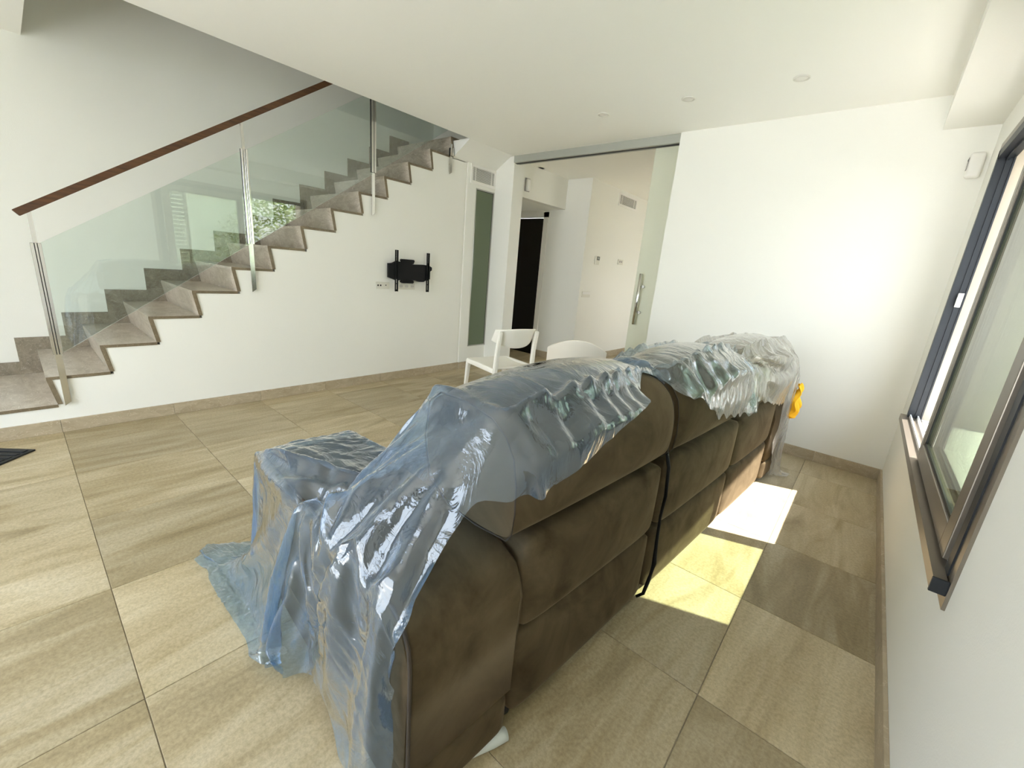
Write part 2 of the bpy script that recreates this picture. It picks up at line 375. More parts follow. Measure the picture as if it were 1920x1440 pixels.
# balustrade
bal = thing('balustrade', 'frameless glass stair balustrade with steel posts and dark wooden handrail', 'railing', (XS, .12, .19))
def bp_(o):
    o.data.transform(Matrix.Translation(-bal.location)); o.parent = bal; return o
SL = RISE/RUN
posts = [(.122, .188, .53, 1.214), (1.292, .947, 1.322, 2.01), (2.39, 1.698, 2.075, 2.763), (3.345, 2.262, 2.44, 2.52)]
for (y, zb, zc0, zc1) in posts:
    ztop = 1.375+(y-.1)*SL if y < 3 else 2.56
    w = .016
    bar = bp_(prism('post', [(y-w, zb-.005), (y+w, zb+w*1.2), (y+w, zc0), (y-w, zc0)], 0, XS+.012, XS+.022, STEEL))
    for dy, zz in ((-.004, zb+.10), (-.004, zb+.2)):
        bm = bmesh.new(); cyl(bm, (XS+.006, y+dy, zz), 0, .007, .012, 12); b = from_bm('fixing_bolt', bm, SATIN); b.data.transform(Matrix.Translation(-bal.location)); b.parent = bar
    up = bp_(box('upper_post', (XS+.010, y-.0095, zc1-.02), (XS+.022, y+.0095, ztop), STEEL))
    bp_(box('clamp_plate', (XS+.030, y-.023, zc0), (XS+.035, y-.008, zc1), STEEL, bev=.001, seg=1))
    bp_(box('clamp_plate', (XS+.030, y-.0045, zc0), (XS+.035, y+.0045, zc1), STEEL, bev=.001, seg=1))
    bp_(box('clamp_plate', (XS+.030, y+.008, zc0), (XS+.035, y+.023, zc1), STEEL, bev=.001, seg=1))
    bp_(box('clamp_gasket', (XS+.008, y-.021, zc0), (XS+.030, y+.021, zc1), BLACKRUB))
    bp_(box('clamp_plate', (XS+.002, y-.023, zc0), (XS+.008, y+.023, zc1), STEEL))
GX0, GX1 = XS+.014, XS+.024
for i in range(3):
    a, b = posts[i][0]+.018, posts[i+1][0]-.012
    za, zb = posts[i][2]+.005, posts[i][3]+.002
    pl = [(a, za), (b, za+(b-a)*SL), (b, zb+(b-a)*SL), (a, zb)]
    if i == 2: pl = [(a, za), (b, za+(b-a)*SL), (b+.028, za+(b-a)*SL+.02), (b+.028, zb+(b-a)*SL), (a, zb)]
    bp_(prism('glass_pane', pl, 0, GX0, GX1, STAIRGLASS))
ra, rb = .055, 3.0
hr = prism('handrail', [(ra, 1.391), (ra+.027, 1.360), (rb, 1.360+(rb-ra-.027)*SL), (rb, 1.391+(rb-ra)*SL)], 0, XS-.018, XS+.048, WOOD, bev=.002)
bp_(hr)

# ------------------------------------------------------------------ window in the right wall
w1 = bpy.data.objects.new('window_1', None); C.objects.link(w1); w1.location = (XR, WY0, WZ0); w1['kind'] = 'structure'
def wp(o):
    o.data.transform(Matrix.Translation(-w1.location)); o.parent = w1; return o
# flat cover trim on the wall
X0 = XR-.008
ty0, ty1, tz0, tz1 = WY0-.045, WY1+.04, WZ0-.065, WZ1+.045
wp(boxes('cover_trim', [((X0, ty0, tz0), (XR, WY0, tz1)), ((X0, WY1, tz0), (XR, ty1, tz1)), ((X0, WY0, tz0), (XR, WY1, WZ0)), ((X0, WY0, WZ1), (XR, WY1, tz1))], BRONZE))
# fixed frame in the reveal
fx0, fx1 = XR-.012, XR+.055
wp(boxes('frame_jamb', [((fx0, WY1-.045, WZ0), (fx1, WY1, WZ1)), ((fx0+.034, WY1-.052, WZ0), (fx0+.040, WY1-.045, WZ1)), ((fx0+.06, WY1-.052, WZ0), (fx0+.067, WY1-.045, WZ1))], DARKALU))
wp(boxes('frame_jamb', [((fx0, WY0, WZ0), (fx1, WY0+.045, WZ1))], DARKALU))
wp(boxes('frame_head', [((fx0, WY0, WZ1-.045), (fx1, WY1, WZ1)), ((fx0+.03, WY0, WZ1-.06), (fx0+.042, WY1, WZ1-.045))], DARKALU))
wp(boxes('frame_sill', [((fx0-.028, WY0-.035, WZ0-.025), (fx0, WY1+.02, WZ0+.012)), ((fx0, WY0, WZ0), (fx1, WY1, WZ0+.012))], BRONZE))
wp(box('sill_end_cap', (fx0-.030, WY0-.042, WZ0-.028), (fx0+.004, WY0-.033, WZ0+.014), DARKALU, bev=.002))
wp(boxes('track', [((fx0+.010, WY0+.045, WZ0+.012), (fx0+.016, WY1-.045, WZ0+.03)), ((fx0+.045, WY0+.045, WZ0+.012), (fx0+.051, WY1-.045, WZ0+.03))], TRACKWHITE))
def leaf(x0, x1, y0, y1, z0, z1, m, sw=.085, fw=.055, rw=.075):
    f = wp(boxes('sash_stile', [((x0, y0, z0), (x1, y0+sw, z1))], m, bev=.003))
    wp(boxes('sash_stile', [((x0, y1-fw, z0), (x1, y1, z1))], m, bev=.003))
    wp(boxes('sash_rail', [((x0, y0+sw, z0), (x1, y1-fw, z0+rw)), ((x0, y0+sw, z1-rw), (x1, y1-fw, z1))], m, bev=.003))
    xm = (x0+x1)/2
    wp(boxes('sash_gasket', [((xm-.010, y0+sw, z0+rw), (xm-.004, y0+sw+.012, z1-rw)), ((xm-.010, y1-fw-.012, z0+rw), (xm-.004, y1-fw, z1-rw)), ((xm-.010, y0+sw, z0+rw), (xm-.004, y1-fw, z0+rw+.012)), ((xm-.010, y0+sw, z1-rw-.012), (xm-.004, y1-fw, z1-rw))], BLACKRUB))
    wp(box('sash_glass', (xm-.003, y0+sw, z0+rw), (xm+.003, y1-fw, z1-rw), WINGLASS))
    return f
leaf(fx0-.006, fx0+.028, WY0+.075, 2.61, WZ0+.022, WZ1-.05, BRONZE)
leaf(fx0+.034, fx0+.062, WY0+.05, 2.60, WZ0+.022, WZ1-.05, DARKALU)
wp(box('sash_handle', (fx0-.016, 1.60, 1.30), (fx0-.006, 1.625, 1.46), BRONZE, bev=.003))
wp(box('strike_plate', (fx0+.03, WY1-.075, 1.30), (fx0+.055, WY1-.062, 1.38), STEEL, bev=.002))
wp(box('reveal_lining', (fx1, WY1-.004, WZ0), (XO+.03, WY1, WZ1), PLASTER))
wp(box('outer_sill', (fx1, WY0, WZ0-.03), (XO+.06, WY1, WZ0+.004), GARDENWHITE))
# louvred shutter folded back outside the near half
sh = thing('louvred_shutter', 'pale louvred shutter folded outside the near half of the window', 'shutter', (.52, WY0, WZ0))
def shp(o): return localize(sh, o)
shp(boxes('shutter_frame', [((.50, 1.50, WZ0+.01), (.54, 1.54, WZ1)), ((.50, 1.87, WZ0+.01), (.54, 1.91, WZ1)), ((.50, 1.54, WZ0+.01), (.54, 1.87, WZ0+.05)), ((.50, 1.54, WZ1-.04), (.54, 1.87, WZ1))], GARDENWHITE))
for i in range(24):
    z = WZ0+.06+i*.0595
    shp(prism('slat', [(.503, z+.045), (.509, z+.048), (.537, z+.006), (.531, z+.003)], 1, 1.54, 1.87, GARDENWHITE))

# ------------------------------------------------------------------ outside
struct(box('ground', (3.3, -12, -.3), (14, 16, -.06), LAWN))
struct(box('ground_path', (XO+.03, -12, -.3), (3.3, 16, -.06), PATH))
struct(box('ground_terrace', (-12, -16, -.3), (XO+.03, YB-.2, -.06), PAVING))
tag(box('porch_roof', (XO+.03, 0.2, 2.42), (1.03, 5.4, 2.56), PLASTER), 'plastered porch roof over the outside of the window', 'roof')
gw = tag(box('garden_wall', (3.8, -3, -.1), (4.0, 10, 2.3), GARDENWHITE), 'white rendered garden wall beyond the window', 'wall')
box('coping', (3.74, -3, 2.3), (4.06, 10, 2.4), GARDENWHITE, gw)
tree = thing('garden_bush', 'leafy green garden bush in front of the white garden wall', 'bush', (2.45, 4.0, -.06))
tube('trunk', [(0, 0, 0), (.05, .02, .5), (0, .08, 1.1), (.06, .1, 1.6)], [.05, .04, .03, .015], BARK, tree)
bm = bmesh.new()
rr = random.Random(3)
for i in range(2600):
    a = rr.uniform(0, 2*math.pi); h = rr.random()**.7; rad = (.35+.75*math.sin(math.pi*min(1, h*.85+.1)))*math.sqrt(rr.random())
    p = Vector((math.cos(a)*rad*.8, math.sin(a)*rad*1.1, .3+h*2.15+rr.uniform(-.1, .1)))
    d = Vector((rr.uniform(-1, 1), rr.uniform(-1, 1), rr.uniform(-.6, .6))).normalized(); s = d.cross(Vector((rr.uniform(-1, 1), rr.uniform(-1, 1), rr.uniform(-1, 1)))).normalized()
    L, w = rr.uniform(.07, .13), rr.uniform(.014, .028)
    vs_ = [bm.verts.new(p), bm.verts.new(p+d*L*.5+s*w), bm.verts.new(p+d*L), bm.verts.new(p+d*L*.5-s*w)]; bm.faces.new(vs_)
o = from_bm('foliage', bm, LEAF, tree); o['kind'] = 'stuff'

# ------------------------------------------------------------------ sofa
ANG = -math.atan2(.07664172, .9970587)
SO = Vector((-.520, .753, 0))
sofa = thing('sofa', 'long brown velvet three-seat sofa with its back to the window wall', 'sofa', SO, ANG)
def subsurf(o, n=2):
    md = o.modifiers.new('subsurf', 'SUBSURF'); md.levels = n; md.render_levels = n; return o
def pillow(name, lo, hi, m, puff=(0, 0, 0), bev=.03, seg=3, cuts=6):
    """padded box: bevelled, faces swollen"""
    bm = bmesh.new(); bm_box(bm, lo, hi)
    bmesh.ops.subdivide_edges(bm, edges=list(bm.edges), cuts=cuts, use_grid_fill=True)
    c = [(lo[i]+hi[i])/2 for i in range(3)]; h = [(hi[i]-lo[i])/2 for i in range(3)]
    for v in bm.verts:
        t = [(v.co[i]-c[i])/h[i] for i in range(3)]
        # round the corners
        q = [max(-h[i]+bev, min(h[i]-bev, v.co[i]-c[i])) for i in range(3)]
        d = Vector([v.co[i]-c[i]-q[i] for i in range(3)])
        if d.length > 1e-6: d = d.normalized()*min(bev, d.length*1.0)
        p = Vector(q)+d
        for i in range(3):
            j, k = (i+1) % 3, (i+2) % 3
            p[i] += puff[i]*t[i]*max(0, (1-t[j]**2))*max(0, (1-t[k]**2))
        v.co = Vector(c)+p
    o = from_bm(name, bm, m, sofa, True); return subsurf(o, 1)
# back panels: upper and lower pads per seat
SPAN = [(0.004, .772), (.792, 1.668), (1.672, 2.41)]
for a, b in SPAN:
    pillow('back_panel', (-.17, a, .338), (0, b, .636), VELVET, (.012, .004, .006), .022)
    pillow('back_panel', (-.17, a, .030), (-.004, b, .334), VELVET, (.006, .003, .002), .016)
def headrest(s0, s1, crown=.045):
    pm = [(-.030, .664), (.012, .690), (.038, .745), (.046, .81), (.030, .88), (-.02, .943), (-.10, .985), (-.20, .990), (-.31, .968), (-.368, .90), (-.378, .80), (-.345, .70), (-.25, .655), (-.13, .650)]
    pe = [(-.016, .668), (.0, .690), (.004, .75), (.0, .82), (-.014, .88), (-.045, .925), (-.095, .955), (-.20, .970), (-.30, .965), (-.352, .925), (-.368, .82), (-.345, .70), (-.25, .655), (-.13, .652)]
    cx, cz = -.17, .82; L = s1-s0
    ts = [0, .006, .03, .08, .16, .28, .40, .5, .60, .72, .84, .92, .97, .994, 1]
    bm = bmesh.new(); cl = bm.edges.layers.float.new('crease_edge'); rings = []
    for t in ts:
        w = min(1, math.sin(math.pi*t)*1.5)**.7 if 0 < t < 1 else 0
        k = .95 if t in (0, 1) else 1
        ring = []
        for (n0, z0), (n1, z1) in zip(pe, pm):
            n = n0+(n1-n0)*w; z = z0+(z1-z0)*w
            f = max(0, (z-.86)/.12)
            ring.append(bm.verts.new((cx+(n-cx)*k, s0+L*t, cz+(z-cz)*k+crown*math.sin(math.pi*t)*f)))
        rings.append(ring)
    K = len(pm)
    for A, B in zip(rings, rings[1:]):
        for i in range(K): bm.faces.new((A[i], A[(i+1) % K], B[(i+1) % K], B[i]))
    for ring, sgn in ((rings[0], -1), (rings[-1], 1)):
        c = bm.verts.new((cx, ring[0].co.y+sgn*.012, cz))
        for i in range(K):
            f = (c, ring[i], ring[(i+1) % K]); bm.faces.new(f if sgn > 0 else f[::-1])
    for ring in (rings[1], rings[-2]):
        for i in range(K):
            e = bm.edges.get((ring[i], ring[(i+1) % K])); e[cl] = .8
    o = from_bm('headrest_cushion', bm, VELVET, sofa, True); subsurf(o, 2)
    for s in (s0+.003, s1-.003):
        pts = [(cx+(n-cx)*1.003, s, cz+(z-cz)*1.003) for n, z in pe]; pts.append(pts[0])
        tube('seam', pts, .0022, SEAM, o, 6)
    return o
HEADS = [(-.075, .752), (.790, 1.600), (1.615, 2.56)]
for a, b in HEADS: headrest(a, b)
# arms
def arm(s0, s1, near):
    pf = [(-1.06, .17), (-1.06, .50), (-1.035, .565), (-.97, .595), (-.5, .602), (-.13, .602), (-.065, .593), (-.025, .570), (-.006, .535), (0, .48), (0, .17)]
    bm = bmesh.new(); bm_prism(bm, pf, 1, s0, s1)
    es = [e for e in bm.edges if abs(e.verts[0].co.y-e.verts[1].co.y) < 1e-5]
    bmesh.ops.bevel(bm, geom=es, offset=.012, segments=2, affect='EDGES')
    o = from_bm('armrest', bm, VELVET, sofa, True)
    o.data.polygons.foreach_set('use_smooth', [True]*len(o.data.polygons))
    md = o.modifiers.new('wn', 'WEIGHTED_NORMAL')
    pillow('armrest_base', (-1.058, s0+.001, .025), (.004, s1-.001, .172), VELVET, (.004, .003, 0), .012)
    s = s0+.002 if near else s1-.002
    tube('piping', [(n*1.0+(.003 if n > -.5 else -.003), s, z+.002) for n, z in pf[1:]]+[(.006, s, .03)], .0045, SEAM, o, 8)
    return o
arm(-.345, -.004, True); arm(2.425, 2.765, False)
pillow('seat_base', (-1.02, .0, .05), (-.16, 2.42, .27), VELVET, (.004, 0, 0), .02)
for a, b in [(.004, .79), (.80, 1.64), (1.65, 2.42)]:
    pillow('seat_cushion', (-1.06, a, .272), (-.20, b, .455), VELVET, (.02, .004, .02), .05)
    pillow('backrest_cushion', (-.36, a, .44), (-.165, b, .70), VELVET, (.02, .004, 0), .05)
for n, s in ((-.06, .03), (-.06, .745), (-.06, .82), (-.06, 1.64), (-.06, 2.38), (-.95, .03), (-.95, 1.2), (-.95, 2.38), (-.05, -.30), (-.05, 2.73), (-.98, -.30), (-.98, 2.73)):
    bm = bmesh.new(); cyl(bm, (n, s, .0175), 2, .020, .035, 14, .024); from_bm('foot', bm, BLACKRUB, sofa, True)
tube('lift_cable', [(-.03, .785, .72), (.006, .778, .62), (.012, .786, .50), (.006, .792, .40), (.014, .786, .28), (.022, .782, .20), (.016, .778, .12), (.004, .776, .04), (-.02, .772, .012)], [.006, .007, .007, .006, .007, .010, .008, .007, .006], BLACK, sofa, 8)

# ------------------------------------------------------------------ plastic sheets
FILM = {}
#FILMDATA
FILM['near'] = (110, 92, 0.002, [
2,-1,0,-1,-1,0,-1,-1,-2,-2,0,-2,-1,-1,0,-2,-1,-2,-1,-2,-3,1,3,0,2,1,1,0,0,0,1,1,2,1,2,1,0,0,0,-5,-3,-2,-2,0,1,1,1,4,20,-1,0,4,10,10,-3,-5,0,0,0,0,0,0,0,0,2,2,3,3,-3,-2,-1,0,1,0,0,0,0,1,0,0,0,0,-1,0,0,-2,0,-27,-6,-6,-5,-5,-4,-4,-3,-3,-2,-3,-3,-4,-2,-3,-3,-2,-3,1,16,2,-24,-14,-8,0,0,0,0,0,-1,0,0,-1,-1,-1,-1,-1,-3,1,0,-3,-2,0,-2,-1,-2,4,-1,-2,1,2,3,2,1,2,2,0,-2,-3,1,0,0,-3,-4,-3,-1,1,0,0,2,7,3,22,-2,3,9,10,-3,-3,0,0,1,-1,0,1,0,-1,2,2,2,4,-3,-2,0,0,0,1,0,0,0,0,0,0,0,-1,-1,-1,-26,-3,-5,-3,-5,-5,-2,-4,-3,-5,-4,-4,-4,-4,-2,-6,0,-1,-6,-2,0,-1,39,4,-36,-18,-9,0,0,0,0,0,0,0,0,0,0,0,0,0,0,0,0,0,0,0,0,-1,0,0,0,-1,0,-1,-1,-3,1,1,2,0,-3,-2,0,0,0,-3,-3,-3,-2,0,1,2,1,7,7,4,24,-2,7,10,-2,-2,1,1,0,0,0,0,0,0,1,1,3,2,-2,-1,0,1,0,0,0,0,0,0,-1,-1,-1,-24,-5,-3,-4,-4,-3,-3,-4,-2,-4,-3,1,-1,0,-1,0,-1,0,-1,0,-1,0,-1,-36,15,27,-6,-30,-13,-10,0,0,0,0,0,-1,0,0,0,1,0,-1,1,-1,0,0,0,0,0,0,0,0,0,0,0,0,0,0,0,1,0,1,0,0,0,
0,-1,0,-4,-4,-5,-2,0,0,-1,2,7,7,8,6,25,2,9,-3,1,2,0,0,0,0,1,-1,0,1,1,1,2,-1,1,0,0,0,0,0,-1,0,-1,-28,-4,-2,-5,-3,-2,-2,-4,-2,-3,-3,-1,-3,-2,-3,-1,-1,0,-1,0,0,-1,0,-1,0,-1,-28,16,22,-12,-22,-15,-11,0,0,0,0,0,0,0,0,0,0,0,0,0,0,-1,0,0,0,1,0,0,0,0,0,1,0,0,0,0,0,0,1,0,-1,0,0,0,0,-5,-3,-4,-2,0,0,0,2,5,7,9,11,5,27,4,1,2,1,0,0,0,0,0,0,0,1,2,0,1,0,0,0,0,0,-1,-27,-3,-3,-4,-3,-3,-3,-2,-2,-3,-2,-3,-2,-2,-3,-3,-2,-3,-2,-1,-1,0,-1,0,-1,0,-1,0,-1,0,-14,14,21,-26,-13,-10,-10,0,0,0,0,0,0,0,-1,0,0,0,0,0,0,1,-1,1,-1,1,0,1,0,1,-1,1,0,0,0,0,0,0,0,0,0,0,1,-1,1,-6,-4,-5,-3,2,0,1,2,5,6,10,10,9,7,6,26,1,0,0,0,1,0,0,0,0,1,0,1,-24,-1,-1,0,-2,-4,-3,-3,-3,-3,-2,-2,-2,-3,-2,-3,-2,-3,-2,-3,-2,-3,-2,-3,-2,-3,-1,0,-1,0,-1,0,-1,0,0,-1,0,-6,3,17,-14,-19,-9,-11,0,0,0,0,-1,0,0,0,0,-1,0,0,1,0,1,0,-1,0,0,0,0,-1,1,0,0,1,-1,2,0,-2,-1,-1,-1,-1,-1,1,1,1,-7,-3,-1,-1,2,0,1,2,7,6,9,10,10,7,7,5,2,-3,-1,0,0,0,0,1,0,0,0,-1,0,-2,-2,-1,0,
-3,-3,-2,-2,-3,-2,-2,-2,-3,-2,-3,-2,-3,-2,-3,-2,-3,-2,-2,-3,-2,-1,-1,0,-1,0,0,-1,0,-1,0,0,-7,5,3,-1,-20,-7,-13,1,-1,0,-2,0,0,-1,0,0,0,0,0,0,-1,0,0,0,0,0,1,0,0,0,0,0,0,0,0,0,1,0,0,0,-1,0,0,0,1,-3,-3,-3,0,1,1,1,2,6,7,8,11,9,7,5,8,-4,-2,0,0,0,0,0,1,0,0,-1,1,-1,0,0,-1,-2,-2,-2,-2,-3,-2,-2,-2,-3,-2,-2,-3,-2,-3,-2,-2,-3,-2,-3,-2,-2,-3,-1,0,-1,0,0,-1,0,-1,0,0,0,-1,0,8,-13,-7,-8,-16,2,0,-1,1,0,0,-1,0,0,0,0,1,0,0,-1,1,0,-1,1,0,0,0,1,-1,0,0,1,-1,1,0,0,1,0,0,0,0,0,-1,-1,-3,-4,-2,1,2,1,2,7,7,9,10,9,7,5,4,1,1,1,0,-1,1,0,0,0,-1,-1,-1,0,-1,-1,0,-2,-3,-2,-2,-2,-2,-3,-2,-2,-2,-2,-3,-2,-2,-3,-2,-3,-2,-2,-3,-2,-2,-1,-1,0,0,-1,0,0,-1,0,0,-1,3,-3,4,-6,-8,-6,-11,2,1,0,-1,0,0,0,0,-1,0,0,1,0,0,0,0,0,0,0,0,1,0,0,0,0,0,0,1,-1,0,1,0,1,0,1,0,-2,1,-1,-7,-2,-1,2,1,1,2,8,6,9,10,9,7,5,6,0,0,0,0,0,0,0,0,0,-1,0,-1,0,-1,0,-1,-2,-2,-2,-2,-3,-2,-2,-2,-2,-2,-2,-3,-2,-2,-3,-2,-2,-3,-2,-2,-3,-2,-1,0,0,-1,0,0,-1,0,0,-1,0,2,-1,
10,-9,-11,-7,-6,-2,0,0,-1,0,0,0,0,0,0,0,0,0,0,0,0,0,0,0,1,0,0,0,0,-1,-1,-1,-1,0,1,-1,-1,2,0,1,-1,0,-2,0,2,-3,-1,1,1,2,2,7,7,8,10,9,8,4,6,0,0,0,0,0,0,0,0,0,-1,0,-1,0,-1,0,-1,-2,-2,-2,-2,-2,-2,-2,-2,-2,-2,-3,-2,-2,-2,-3,-2,-2,-2,-3,-2,-2,-2,-1,-1,0,0,0,-1,0,0,-1,0,0,5,-9,15,-8,-12,-2,-11,-1,-1,0,0,0,0,0,0,-1,0,0,0,0,0,-1,0,-1,0,0,0,0,0,0,1,0,0,1,0,0,1,0,1,-1,0,-1,-1,0,0,3,-2,-3,-3,0,1,3,3,7,7,8,11,9,7,4,6,0,0,0,0,0,0,0,0,0,0,-1,0,-1,0,-1,0,-2,-2,-2,-2,-2,-2,-2,-3,-2,-2,-2,-2,-2,-2,-2,-3,-2,-2,-2,-2,-3,-2,-1,0,0,-1,0,0,0,-1,0,0,0,7,-3,-7,2,-6,-2,-11,0,-1,0,0,-1,-1,0,-1,0,-1,-1,0,0,-1,0,0,0,0,1,0,1,1,0,1,0,1,0,0,0,0,-1,-1,2,-1,0,0,0,8,0,-8,-8,-1,4,3,1,4,7,6,9,10,9,7,5,5,0,0,0,0,0,0,0,0,0,0,-1,0,-1,0,-1,0,-2,-2,-2,-2,-2,-2,-2,-2,-2,-2,-2,-2,-2,-2,-2,-2,-3,-2,-2,-2,-2,-2,-1,0,-1,0,0,0,-1,0,0,0,0,7,3,-16,3,2,-7,-10,-2,-1,-1,0,-2,-1,-1,-1,0,0,0,0,0,1,0,0,0,1,1,0,1,0,0,0,1,1,-1,1,0,0,2,0,-1,2,1,
3,-2,6,-20,0,2,1,2,3,1,-1,8,8,10,10,9,7,5,5,0,0,0,0,0,0,0,0,0,0,-1,0,-1,0,0,-1,-2,-2,-1,-2,-2,-2,-2,-2,-2,-2,-2,-2,-2,-2,-2,-2,-2,-2,-3,-2,-2,-2,-1,0,0,0,-1,0,0,0,0,-1,0,8,4,-15,0,3,-6,-16,-1,-2,0,-1,0,-1,0,1,1,0,1,1,0,0,0,-1,0,0,0,1,1,1,0,1,0,0,1,0,-1,0,0,0,-1,0,1,-1,-2,1,-4,2,0,0,1,0,0,5,10,6,8,10,9,7,5,5,0,0,0,0,0,0,0,0,0,0,0,-1,0,-1,0,-1,-1,-2,-2,-2,-2,-2,-1,-2,-2,-2,-2,-2,-2,-2,-2,-2,-2,-2,-2,-2,-2,-2,-1,0,0,-1,0,0,0,-1,0,0,0,8,3,-16,1,2,-4,-14,-1,0,-1,1,0,1,0,0,2,0,0,0,0,0,0,1,1,0,0,0,-1,1,-1,1,-1,0,-1,-2,0,-2,-1,-1,2,0,1,2,3,0,1,-2,-1,-3,1,1,7,3,8,5,9,9,9,7,6,4,0,0,0,0,0,0,0,0,0,0,0,-1,0,0,-1,0,-2,-2,-2,-1,-2,-2,-2,-2,-1,-2,-2,-2,-2,-2,-2,-2,-2,-2,-2,-2,-2,-2,0,-1,0,0,0,0,-1,0,0,0,0,9,2,-14,-3,3,-4,-12,0,1,0,1,1,0,0,0,0,0,2,1,0,-1,-1,0,-1,-2,0,0,-3,-1,-1,-1,-1,1,1,1,0,1,0,1,1,4,2,1,1,1,-1,-3,-4,-3,5,7,1,4,6,3,8,12,9,7,6,4,0,1,0,0,0,0,0,0,0,-1,0,0,-1,0,0,-1,-1,-2,-2,-2,-1,-2,-2,-2,
-1,-2,-2,-2,-2,-2,-2,-2,-1,-2,-2,-2,-2,-2,-1,0,0,0,0,0,-1,0,0,0,0,9,3,-12,-5,1,-4,-11,2,0,0,1,1,0,2,0,0,1,-1,0,-2,-1,0,-1,-4,-2,-2,0,-2,0,0,2,0,2,1,2,1,1,2,0,3,2,1,1,1,0,-1,-5,-4,3,7,1,6,-7,6,7,11,11,10,7,6,3,1,0,0,0,0,0,0,0,0,0,0,-1,0,0,-1,0,-2,-1,-2,-2,-2,-1,-2,-2,-1,-2,-2,-2,-2,-1,-2,-2,-2,-2,-2,-2,-2,-1,-1,0,0,0,-1,0,0,0,0,0,0,11,8,-18,-7,5,-8,-9,2,1,1,0,1,1,1,-1,-1,-1,-2,-2,-2,-2,-2,-1,-3,0,1,0,2,0,2,1,1,1,1,2,0,3,2,2,0,2,2,-1,1,0,-3,-4,-1,5,4,2,-4,-4,9,10,11,11,9,7,6,3,1,0,1,0,0,0,0,0,0,-1,0,0,-1,0,0,-1,-1,-2,-1,-2,-2,-1,-2,-2,-1,-2,-2,-2,-2,-1,-2,-2,-2,-2,-1,-2,-2,-2,0,-1,0,0,0,0,0,0,-1,0,1,19,0,-12,-14,6,9,-8,2,1,1,1,1,0,1,-3,-3,-3,-5,-1,0,-4,1,0,-1,2,1,1,1,1,2,1,1,1,1,2,1,1,2,2,2,2,0,0,-1,-1,-5,0,3,3,3,-2,-8,4,10,10,10,12,8,7,6,3,1,0,1,0,0,0,0,0,0,-1,0,0,0,-1,0,0,-2,-1,-2,-2,-1,-2,-2,-1,-2,-2,-1,-2,-2,-2,-1,-2,-2,-2,-1,-2,-2,-2,0,0,-1,0,0,0,0,0,0,0,0,18,0,-10,-16,-5,24,-7,2,2,
-1,1,0,-1,-3,-4,-5,-1,-2,-2,0,1,0,3,0,2,-1,2,2,1,0,1,2,0,2,2,0,2,1,3,2,5,3,-2,-9,-2,-2,6,1,1,-1,-8,-3,8,12,9,11,10,8,8,6,3,0,1,0,0,0,0,0,0,0,0,0,-1,0,0,0,-1,-1,-2,-1,-2,-1,-2,-2,-1,-2,-1,-2,-2,-2,-1,-2,-2,-2,-1,-2,-2,-2,-1,-1,0,0,0,0,0,0,-1,0,0,0,15,1,-6,-16,-3,22,-6,0,1,0,-2,0,-3,-6,-4,-1,0,-2,1,3,0,1,2,1,0,3,-2,2,1,1,2,1,1,1,1,1,3,2,2,4,4,2,-3,-12,-1,6,1,-1,-1,-5,-9,5,9,10,10,12,8,9,9,5,3,0,1,0,0,0,0,0,0,0,0,0,-1,0,0,0,-1,-1,-2,-1,-2,-1,-2,-1,-2,-2,-1,-2,-1,-2,-2,-2,-1,-2,-2,-1,-2,-2,-2,0,0,0,0,0,0,-1,0,0,0,0,10,3,-5,-10,1,20,-7,1,-2,-1,-5,-1,-4,-4,0,-1,1,3,-1,2,2,1,-1,2,2,1,1,-2,0,2,1,1,3,1,2,1,3,3,2,5,3,-4,-1,-8,0,7,-2,-4,-4,-10,-1,7,9,10,11,11,8,11,7,5,3,0,1,0,0,0,0,0,0,0,0,0,0,-1,0,0,0,-2,-1,-2,-1,-2,-1,-2,-1,-2,-1,-2,-2,-1,-2,-2,-1,-2,-2,-2,-1,-2,-2,1,-3,-1,0,0,1,0,2,0,0,7,5,-1,-6,3,-6,12,-8,0,-6,0,-6,-2,-2,-2,2,-1,4,3,1,1,1,-1,2,1,0,1,2,1,-1,-1,2,3,1,3,1,2,3,3,3,4,1,-4,2,-8,2,8,
